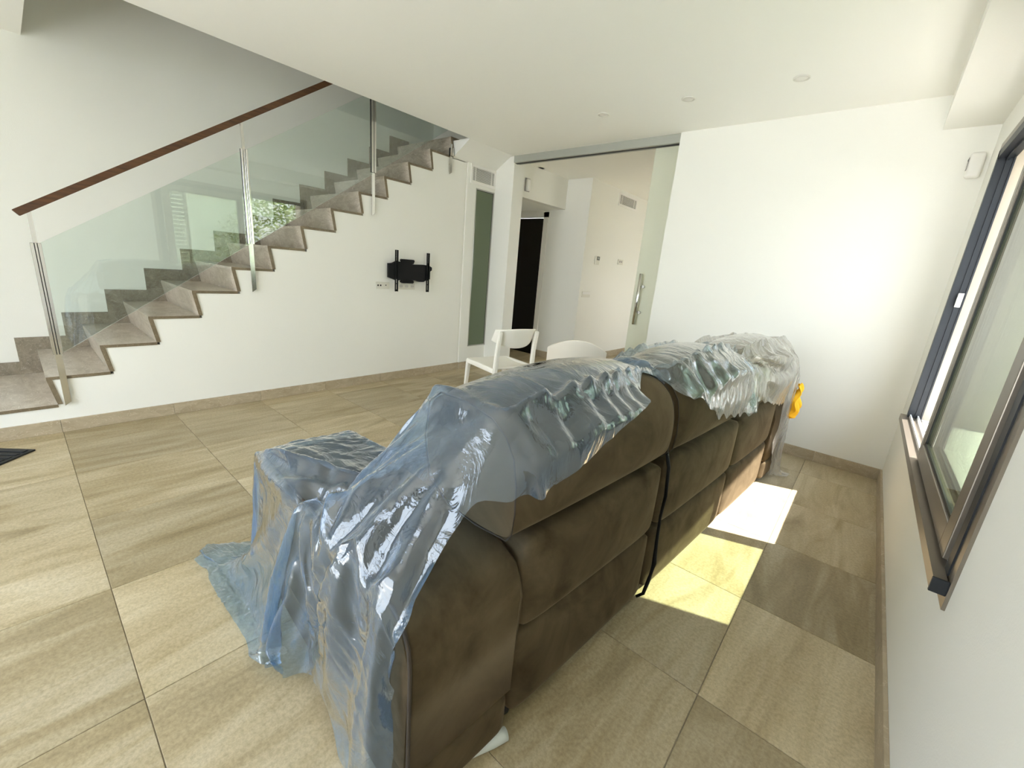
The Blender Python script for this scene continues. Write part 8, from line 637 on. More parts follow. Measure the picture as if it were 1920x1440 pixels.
-1,-6,6,-1,0,-3,-5,8,14,5,6,6,15,10,10,9,10,10,10,10,9,11,8,10,8,10,11,10,10,10,10,10,10,11,10,11,10,10,10,10,10,10,9,9,10,12,10,10,9,11,9,9,5,-5,4,6,-6,-5,5,-3,1,-6,-2,9,11,7,3,9,14,10,10,9,10,10,10,10,9,10,9,10,9,10,10,10,10,10,10,10,10,10,10,11,11,10,10,10,10,10,12,9,6,11,12,10,10,10,9,10,6,1,-7,5,-2,-2,-1,3,0,-9,2,13,5,5,7,6,16,10,10,9,10,10,10,10,9,10,10,10,9,11,10,8,10,10,11,9,11,10,10,11,10,9,11,10,10,9,10,10,12,11,9,9,10,10,10,9,7,4,-8,-1,2,-5,4,2,0,-7,4,17,-5,7,6,8,15,10,10,9,10,10,10,10,9,10,10,10,10,10,9,11,8,11,10,10,10,10,10,10,10,11,10,10,9,9,10,11,11,10,10,9,10,11,11,11,5,5,-4,7,1,5,6,4,-1,-6,5,15,-5,10,6,6,15,10,10,9,10,10,10,10,9,10,10,10,10,10,9,10,10,10,10,10,10,10,10,10,10,9,12,8,9,10,11,11,9,10,9,9,12,10,13,10,7,6,6,6,7,-4,2,-5,0,-6,5,14,-4,10,5,7,15,10,10,9,10,10,10,10,9,10,10,10,10,10,10,9,10,10,10,10,10,10,10,9,11,9,10,9,11,9,10,9,10,9,10,10,10,12,11,11,7,6,5,-2,
13,4,-3,-9,0,-7,4,15,1,8,6,3,16,10,10,9,10,10,10,10,9,10,10,10,10,10,10,9,10,10,10,10,10,10,9,10,10,10,10,10,10,10,10,10,9,11,9,10,8,10,10,9,6,5,6,3,7,8,2,-12,1,-7,7,14,0,6,1,6,18,10,10,9,10,10,10,10,9,10,10,10,10,10,10,9,10,10,10,10,10,10,10,9,10,10,10,10,10,9,10,10,10,10,10,10,10,10,9,9,6,6,3,-5,16,13,-6,-13,-2,-1,3,12,-2,8,0,8,19,10,10,9,10,10,10,10,9,10,10,10,10,10,10,9,10,10,10,10,10,10,10,9,10,10,10,10,10,9,10,10,10,10,9,10,10,10,9,14,-1,2,11,-2,11,11,-15,1,1,-3,5,13,0,1,0,9,21,10,10,9,10,10,10,10,9,10,10,10,10,10,10,9,10,10,10,10,10,10,10,9,10,10,10,10,10,9,10,10,10,10,9,10,10,10,9,21,-1,-6,12,3,10,3,-8,-4,-1,-5,4,16,-3,-7,10,10,22,10,10,9,10,10,10,10,9,10,10,10,10,10,10,9,10,10,10,10,10,10,10,9,10,10,10,10,10,9,10,10,10,10,9,10,10,10,9,28,-7,1,2,5,5,-2,-3,5,-2,3,-1,8,-1,-4,10,11,23,10,10,9,10,10,10,10,9,10,10,10,10,10,10,9,10,10,10,10,10,10,10,9,10,10,10,10,10,9,10,10,10,10,9,10,
10,10,9,25,-10,12,-2,2,7,2,-5,1,-2,-8,-3,18,-5,5,11,9,24,10,10,9,10,10,10,10,9,10,10,10,10,10,10,9,10,10,10,10,10,10,10,9,10,10,10,10,10,9,10,10,10,10,9,10,10,10,9,15,-1,11,3,1,8,4,-1,-10,-10,-2,-5,13,15,5,4,3,28,10,10,9,10,10,10,10,9,10,10,10,10,10,10,9,10,10,10,10,10,10,10,9,10,10,10,10,10,9,10,10,10,10,9,10,10,10,9,15,8,10,8,-7,7,-8,3,-5,3,-9,4,16,7,9,8,7,16,10,10,9,10,10,10,10,9,10,10,10,10,10,10,9,10,10,10,10,10,10,10,9,10,10,10,10,10,9,10,10,10,10,9,10,10,10,9,18,6,7,15,0,-13,-3,1,3,30,-3,-7,7,-4,6,7,9,10,10,10,11,11,10,10,10,9,10,10,10,10,10,10,9,10,10,10,10,10,10,10,9,10,10,10,10,10,9,10,10,10,10,9,10,10,10,9,17,9,11,5,1,-12,2,6,-4,-4,3,-5,-2,2,3,6,10,10,10,10,11,9,11,10,12,10,10,10,10,10,10,10,9,10,10,10,10,10,10,10,9,10,10,10,10,10,9,10,10,10,10,9,10,10,10,9,20,6,15,-10,3,1,-4,6,1,-4,3,3,-1,5,2,6,3,9,10,10,11,10,10,10,11,10,10,10,11,10,10,10,10,10,10,10,10,10,10,10,9,10,10,10,
10,10,9,10,10,10,10,9,10,10,10,9,21,6,5,6,-7,5,2,7,-8,-4,6,5,0,3,1,5,9,7,8,10,10,10,11,10,10,10,11,10,10,10,10,10,10,10,11,10,10,10,10,9,10,10,10,10,10,10,9,10,9,10,11,9,10,10,10,9,14,5,6,1,7,-1,2,18,-9,-2,6,1,9,-1,1,6,7,11,9,7,10,10,10,10,11,10,10,10,10,10,11,10,10,9,11,10,10,10,10,10,10,10,9,10,10,10,10,10,9,10,9,10,10,10,10,10,10,7,6,-1,8,11,2,10,-9,-4,8,2,5,4,4,0,9,10,10,10,8,10,10,10,10,10,11,10,10,10,10,10,10,10,10,10,10,10,10,10,10,10,10,10,10,10,9,10,11,9,10,10,10,10,10,9,8,6,6,3,10,9,9,4,-2,0,5,6,0,5,2,5,10,9,9,10,10,10,9,10,10,10,10,11,10,10,10,10,10,10,10,10,10,10,10,10,10,10,10,10,10,10,9,11,10,10,9,10,10,11,9,9,9,6,7,8,6,6,5,-1,5,-2,6,7,-1,6,6,3,8,10,9,9,10,10,10,9,10,10,10,10,10,11,10,10,10,10,10,10,10,10,10,10,10,10,10,10,10,10,10,10,10,9,10,11,10,10,10,9,9,8,6,8,7,5,1,-5,5,-2,7,6,6,-2,8,6,7,9,10,9,9,10,10,10,10,9,10,10,10,10,10,10,10,11,10,10,10,10,10,10,10,10,10,10,10,
10,10,10,10,10,10,10,10,10,10,10,10,7,6,7,3,6,2,-6,6,-1,7,5,5,7,0,6,8,10,9,10,10,9,10,10,10,10,9,10,10,10,10,10,10,10,11,10,10,10,10,10,10,10,10,10,10,10,10,10,10,10,10,10,10,10,10,10,10,7,6,4,5,-1,5,4,1,-1,6,6,6,6,5,2,8,10,9,10,10,10,9,10,10,10,10,10,9,10,10,10,10,11,10,10,10,10,10,10,10,10,10,10,10,10,10,10,10,10,10,10,10,10,10,9,10,7,6,2,1,4,7,5,-1,-1,7,6,5,7,6,3,7,8,10,10,10,10,10,9,10,10,10,10,10,10,10,10,10,10,10,10,10,10,10,10,10,10,10,10,10,10,10,10,10,10,9,10,10,10,10,10,10,5,2,1,6,7,6,2,7,0,6,6,6,6,6,6,6,9,8,10,10,10,10,9,10,10,10,10,10,10,10,10,10,10,10,10,10,10,10,10,10,10,10,10,10,10,10,10,10,9,10,10,10,10,10,10,4,3,5,6,7,6,3,6,7,-2,7,6,6,6,6,6,8,9,8,9,9,10,10,10,10,10,10,10,10,10,10,10,10,10,10,10,10,10,10,10,10,10,10,10,9,10,10,10,10,10,10,10,10,10,9,3,9,6,6,7,5,4,5,6,6,-1,6,7,6,6,6,6,8,9,10,9,9,9,10,10,10,10,10,10,10,10,10,10,10,10,10,10,10,10,10,10,10,10,9,10,10,10,10,
10,10,10,10,9,9,6,9,10,10,6,4,5,6,4,6,5,6,-2,7,7,6,6,6,6,8,9,10,10,10,9,9,10,10,10,9,11,9,10,10,10,11,10,9,10,10,10,10,10,10,10,10,10,10,10,10,10,10,9,8,9,9,10,10,9,7,6,7,5,5,3,5,6,7,-1,7,6,7,6,6,6,8,10,9,10,9,10,10,10,10,9,10,10,10,10,10,10,10,10,10,10,10,10,10,10,10,10,10,10,10,10,10,9,9,9,9,10,10,9,9,10,9,5,5,5,2,6,6,6,5,0,6,6,6,6,7,6,8,10,10,9,9,10,10,10,10,10,10,10,10,10,10,10,10,10,10,10,10,10,10,10,10,10,10,10,9,10,9,10,9,10,10,10,8,10,9,10,5,6,4,6,6,4,6,6,5,2,4,5,6,6,6,6,9,9,10,11,10,9,10,10,10,10,10,10,10,10,10,10,9,11,10,10,10,10,10,9,10,10,10,9,10,10,10,10,10,10,8,9,10,10,10,4,8,7,7,6,3,5,4,6,6,489,-5,-4,-2,-4,-5,-6,-12,0,-6,-5,6,-2,-5,-12,-11,-2,-2,-4,-18,-6,4,8,-2,-10,-8,2,4,1,-5,-7,-2,-1,7,-1,-9,-6,-2,6,3,-3,-2,-9,-6,2,4,3,2,-8,-2,-2,-3,-1,1,0,-1,-1,-6,-7,-2,-4,-3,1,4,-2,-18,-4,0,2,-4,-14,-8,-3,3,-10,-14,-7,3,3,4,-13,-5,1,3,3,-5,-10,-5,2,8,0,-7,-8,-1,3,5,1,-9,-6,-1,-1,1,5,
0,-2,-7,-5,-3,1,-2,1,2,-2,-6,2,-2,-2,-2,-2,3,1,-6,-21,1,2,-6,-11,-9,-3,0,-7,-11,-8,1,7,-2,-8,-6,-2,4,3,-5,-9,-1,2,7,-1,-8,-6,-3,2,7,-4,-5,-8,-3,-1,5,5,0,-6,-3,-5,-6,6,-6,0,6,0,3,-11,0,0,3,1,3,6,-2,-13,-5,-6,-8,-13,-8,-4,2,-7,-12,-6,1,6,-2,-6,-7,1,3,6,-8,-10,-3,5,6,-2,-6,-8,0,4,2,-1,-8,-8,-1,-3,7,0,2,-2,-5,-4,-5,-3,1,0,6,-17,17,1,2,-2,3,10,6,5,-3,-9,-9,-3,-11,-20,-9,0,5,-10,-14,-6,5,4,2,-10,-9,3,0,4,-6,-10,-1,5,5,3,-10,-9,1,2,6,-3,-5,-13,-1,1,1,4,-3,3,-5,-4,-6,-1,-2,3,1,1,1,0,12,8,4,6,1,-20,39,-8,-8,-1,-6,-17,-21,0,-2,-2,-15,-9,4,7,2,-12,-8,3,7,-1,-3,-10,-2,4,6,-2,-11,-3,-4,8,1,3,-10,-7,-4,-2,2,4,-2,-3,1,-4,-8,-1,4,-2,0,2,6,-4,11,3,-2,9,4,-12,2,0,21,13,-4,-14,-18,-6,-7,-8,-13,-9,5,7,1,-9,-5,-2,7,1,-8,-6,-3,8,2,0,-9,-5,-4,8,2,-2,-7,-10,-4,2,5,-2,-2,-5,-2,1,-3,-4,0,3,1,9,-10,19,-6,-6,7,2,1,2,2,2,1,0,0,31,-16,-7,-7,-13,-18,-4,4,5,0,-10,-5,0,6,3,-9,-10,1,5,3,-1,-6,-5,-3,7,3,-5,-7,-7,-2,0,4,1,
-3,-4,-6,2,-3,-4,2,0,3,-4,-10,15,10,-13,6,1,7,-1,2,2,2,0,1,0,19,-4,-3,-7,-21,-7,-3,5,-1,-8,-7,4,6,0,-8,-9,2,4,6,-4,-7,-7,-1,8,2,-5,-6,-5,-6,7,-2,-1,-4,-2,-5,1,-4,3,-5,4,1,-1,-10,18,11,-15,6,3,2,1,3,2,2,1,1,0,-1,24,-2,-13,-13,-9,5,5,-4,-14,-11,5,6,0,-9,-8,1,6,6,-3,-12,-5,1,4,4,-3,-7,-5,-5,0,2,0,-7,-2,-1,-1,0,-3,-2,2,5,1,-11,14,14,-11,6,-1,5,0,3,2,2,1,2,0,0,-2,31,-14,-16,0,5,1,-7,-9,-6,3,2,-4,-5,-12,0,6,1,-1,-11,-1,1,2,-2,1,-7,-6,-1,-1,5,-2,-7,-7,0,-1,-1,2,-2,3,1,-5,-5,16,12,-11,3,5,1,1,2,3,2,2,1,1,0,-1,-2,27,-17,-2,3,-2,-6,-1,0,-1,0,-8,-12,-4,6,4,-7,0,-7,-6,0,6,-3,-8,2,-8,1,-1,5,-5,-5,-7,-3,1,2,-7,3,4,-5,-3,3,9,10,-6,7,-1,5,-2,3,2,3,1,2,1,1,-1,-1,27,-10,-7,3,2,-2,-13,0,2,4,-4,-11,-2,6,3,-8,-8,-5,4,5,0,-5,-7,-4,1,-12,3,1,-2,-10,-4,-2,-4,7,-4,0,-3,1,0,0,10,5,4,3,4,2,-3,3,3,2,2,2,2,0,0,0,-2,16,2,6,6,-8,-14,1,1,-3,-1,-3,-1,1,-4,1,-9,1,3,-2,-5,2,-5,-4,4,-1,-3,-7,-9,-8,-4,-6,-3,20,4,2,-9,-12,2,
0,10,-1,10,3,2,5,-5,2,3,2,3,2,1,1,1,0,-1,-2,0,0,30,-8,-8,3,10,-7,-11,-3,0,5,0,-9,0,-4,1,1,-10,-3,4,-1,-2,-2,-1,-1,-8,-6,-1,3,1,0,-4,-7,-9,-8,0,3,3,-1,10,6,6,4,-7,2,3,3,2,2,2,1,1,0,0,-1,0,0,0,-1,0,-1,28,-1,-7,-7,7,7,-7,-10,-7,4,5,1,-7,-9,-6,4,0,-4,-6,1,-2,-2,-1,-2,-1,-6,2,-15,-11,-3,4,0,-6,0,16,10,1,7,-8,2,3,3,2,2,2,2,1,1,0,-1,1,0,0,-1,0,0,-1,-1,-1,-1,21,8,-8,-4,-1,7,2,-3,-9,-3,-6,5,-2,-2,-7,-11,-6,-4,-2,1,-1,3,-5,-9,-14,3,-5,4,-4,-5,19,10,3,7,-9,2,3,3,2,2,2,2,2,1,0,0,0,1,0,0,0,-1,0,-1,-1,-1,0,-1,-1,-1,-2,-1,-2,-2,-2,-2,-2,29,4,-7,-6,-7,-4,-3,-1,-3,-11,-7,-12,7,-11,2,-4,7,-5,0,12,12,7,5,-10,3,3,2,3,2,2,2,2,1,1,0,1,0,1,0,0,0,-1,0,-1,-1,-1,0,-1,-1,-2,-1,-2,-2,-1,-3,-2,-3,-2,-4,-3,-4,-4,30,-9,-4,-3,-9,-13,1,-2,-8,-3,11,-3,-4,14,15,5,-1,-6,3,2,3,2,3,2,2,2,1,2,0,1,1,0,0,0,0,0,0,-1,-1,0,-1,-1,-1,-1,-1,-2,-2,-2,-2,-2,-3,-3,-3,-3,-4,-3,25,-4,-9,-4,-16,-7,6,-5,-7,2,5,8,0,8,8,5,2,-8,2,3,3,2,3,2,2,
3,1,2,1,1,1,0,1,0,0,0,0,0,-1,0,-1,-1,-1,-1,-1,-2,-1,-2,-2,-3,-2,-3,-3,-3,-3,-4,9,-3,6,-8,-18,-10,11,-6,-4,9,3,15,-2,-2,7,2,4,-10,2,3,2,3,3,2,3,2,2,2,2,1,1,1,0,1,0,0,0,0,0,-1,0,-1,-1,-1,-1,-2,-1,-2,-2,-2,-3,-2,-3,-3,-4,-3,6,-7,1,-13,-8,3,-7,5,-9,-6,-5,15,8,2,3,2,-1,-5,2,3,3,3,3,2,3,3,2,3,1,2,1,0,1,1,0,0,1,-1,0,0,-1,0,-1,-1,-1,-2,-1,-2,-2,-2,-2,-3,-2,-3,-3,-3,5,-8,11,-21,-1,2,-5,-8,-10,-3,-7,7,22,-2,1,-3,9,-11,3,3,3,3,3,3,3,3,3,3,2,1,1,1,1,1,0,0,1,0,0,-1,0,-1,-1,-1,-1,-1,-1,-2,-2,-2,-2,-2,-2,-3,-3,-2,1,0,6,-7,-15,5,-7,-10,-16,12,-14,9,12,6,0,2,-4,-17,3,4,4,4,3,3,4,4,3,3,2,2,1,1,1,1,1,0,0,1,0,-1,0,-1,0,-1,-1,-1,-2,-1,-2,-1,-2,-2,-2,-3,-2,-3,11,-4,-2,3,-18,-1,-10,-12,-9,-1,0,5,-1,4,4,-1,-1,3,5,6,6,3,-32,4,5,5,4,4,3,1,2,1,1,1,1,1,0,0,1,-1,0,0,-1,-1,-1,-1,-1,-1,-1,-2,-1,-2,-2,-2,-2,-2,23,-4,-2,-7,-20,-6,-11,1,-7,-16,-4,3,6,0,2,2,5,1,0,3,4,7,8,3,13,1,-32,5,5,2,1,1,2,1,1,1,1,0,1,0,0,-1,0,-1,0,
-1,-1,-1,-1,-1,-2,-1,-1,-2,-1,-2,17,-6,0,-6,-5,-13,-6,5,-6,-14,-2,-3,3,2,3,3,-3,8,3,1,1,4,6,3,9,7,6,7,11,1,0,4,-38,2,1,1,1,1,1,0,0,0,0,0,0,-1,0,-1,0,-1,-1,-1,-1,0,-1,-1,10,6,-7,0,1,0,-18,-6,0,-9,-3,0,-4,2,3,3,2,1,4,4,4,3,1,4,7,6,8,5,6,3,2,3,4,-2,4,0,1,-1,2,1,1,-2,3,0,-3,1,2,5,-4,-4,-35,-1,0,0,0,-1,24,-5,3,-5,-7,7,-18,-6,-8,-8,-2,-1,3,-7,3,1,4,2,0,7,7,6,3,2,2,3,6,8,9,-1,4,1,-1,3,3,1,2,0,1,3,-2,-1,1,3,-5,0,5,2,-5,-6,2,10,-2,-4,-8,1,-1,0,-2,-5,3,-4,-21,-10,-2,-12,4,-1,-2,-1,-3,6,1,3,0,4,10,1,6,4,8,0,2,5,6,4,-2,5,0,2,1,3,-1,2,2,-1,0,2,0,-2,0,0,5,-6,-3,3,2,3,-2,-4,-1,4,-4,0,-4,8,-1,-10,-7,-19,-3,-9,3,0,-1,2,-4,2,0,6,4,1,6,4,5,3,5,9,2,2,2,2,3,2,0,1,2,1,0,3,-2,5,-1,1,-2,1,1,3,-2,-3,0,4,4,-1,-3,-3,5,-1,4,2,0,-5,-9,-10,0,0,-10,-6,0,2,-2,-2,3,-4,2,2,4,6,4,3,5,4,4,5,11,2,4,3,-1,1,1,0,1,0,2,0,0,0,1,1,0,1,0,1,1,-1,5,3,3,-4,-2,0,2,3,4,-3,-3,-9,-4,-7,0,4,2,-12,5,2,-1,-5,3,1,-4,7,0,5,4,3,6,3,6,5,5,7,5,
1,4,0,3,1,0,1,2,2,0,1,-1,0,1,-1,2,1,-1,1,-1,5,-5,-3,-4,4,6,-1,-1,-3,-5,-5,-2,-3,5,3,0,-8,1,4,-1,3,-5,-1,2,0,1,8,1,6,2,5,6,3,7,4,6,3,3,0,1,5,0,1,-1,1,2,1,2,3,-5,1,1,0,0,-2,1,3,-5,-4,2,3,1,1,-7,-4,-2,2,-2,6,-4,4,-2,-7,-2,1,4,1,0,-5,3,-1,1,5,4,5,4,1,8,2,6,7,0,3,3,3,2,2,-1,3,0,3,-1,3,-3,3,-3,2,-2,2,-1,0,2,-1,-3,-1,3,3,-1,-6,-2,-4,1,2,9,0,-1,-2,-9,-12,0,4,4,-2,3,-4,-1,-1,4,3,3,4,5,1,4,6,6,3,4,3,2,2,2,0,3,0,1,0,2,1,1,1,-1,1,-2,2,0,0,-2,-2,-2,0,3,-1,-4,-3,-2,3,5,6,2,-2,-7,1,-9,-7,0,0,3,1,-2,1,0,3,-1,2,2,7,1,5,3,2,9,3,5,0,2,4,-1,1,1,1,4,0,-1,5,0,0,-4,2,1,-3,0,0,-4,2,0,1,2,-4,-6,-2,5,5,5,2,-2,-3,-5,-6,-8,-22,3,5,-1,-1,1,0,1,1,1,2,1,3,3,4,5,2,8,2,4,-1,2,2,2,-2,4,-1,3,2,-1,1,0,-1,1,0,0,0,-2,-1,-1,-2,2,-2,1,-5,2,3,8,2,-2,-4,-4,-5,-3,-2,-1,-18,2,0,1,0,1,-1,2,0,2,1,0,5,1,3,5,1,4,4,5,-1,3,-1,0,3,2,-1,1,-1,-1,3,-2,2,-1,0,1,-4,1,-1,2,-3,-2,-1,3,1,4,0,-5,-2,-3,0,2,0,-1,4,-4,-23,5,-1,0,2,-1,0,-1,2,1,4,0,1,
-1,2,6,2,3,3,2,1,1,-1,4,2,0,-1,1,0,2,0,-3,0,0,-1,-1,0,-3,3,-2,-1,2,0,4,-4,0,-3,-2,1,4,1,0,0,1,-3,-8,-19,2,0,-1,2,0,2,-2,1,1,1,0,3,3,-1,3,0,3,2,2,0,0,1,2,0,3,-3,2,-2,1,2,-2,0,-3,6,-2,-4,-1,1,1,-1,1,-2,4,-5,-1,3,0,0,1,-1,-3,-4,-4,-4,-1,-17,2,-2,-1,0,0,-4,2,-1,1,2,2,1,1,3,0,1,0,4,0,-1,0,2,1,-1,2,-3,1,2,-2,0,0,-1,-2,2,0,0,1,0,-2,0,1,-1,-1,-1,1,-1,-3,-1,-1,-1,2,-3,2,-1,0,-9,0,-1,0,0,0,2,-3,1,-3,2,-2,-1,1,-1,0,-2,3,-1,-1,-1,1,1,-3,0,1,-1,0,1,1,0,0,1,-2,-1,3,1,0,-1,3,-4,4,1,-1,1,-1,1,-2,1,0,1,-1,1,-1,-1,0])
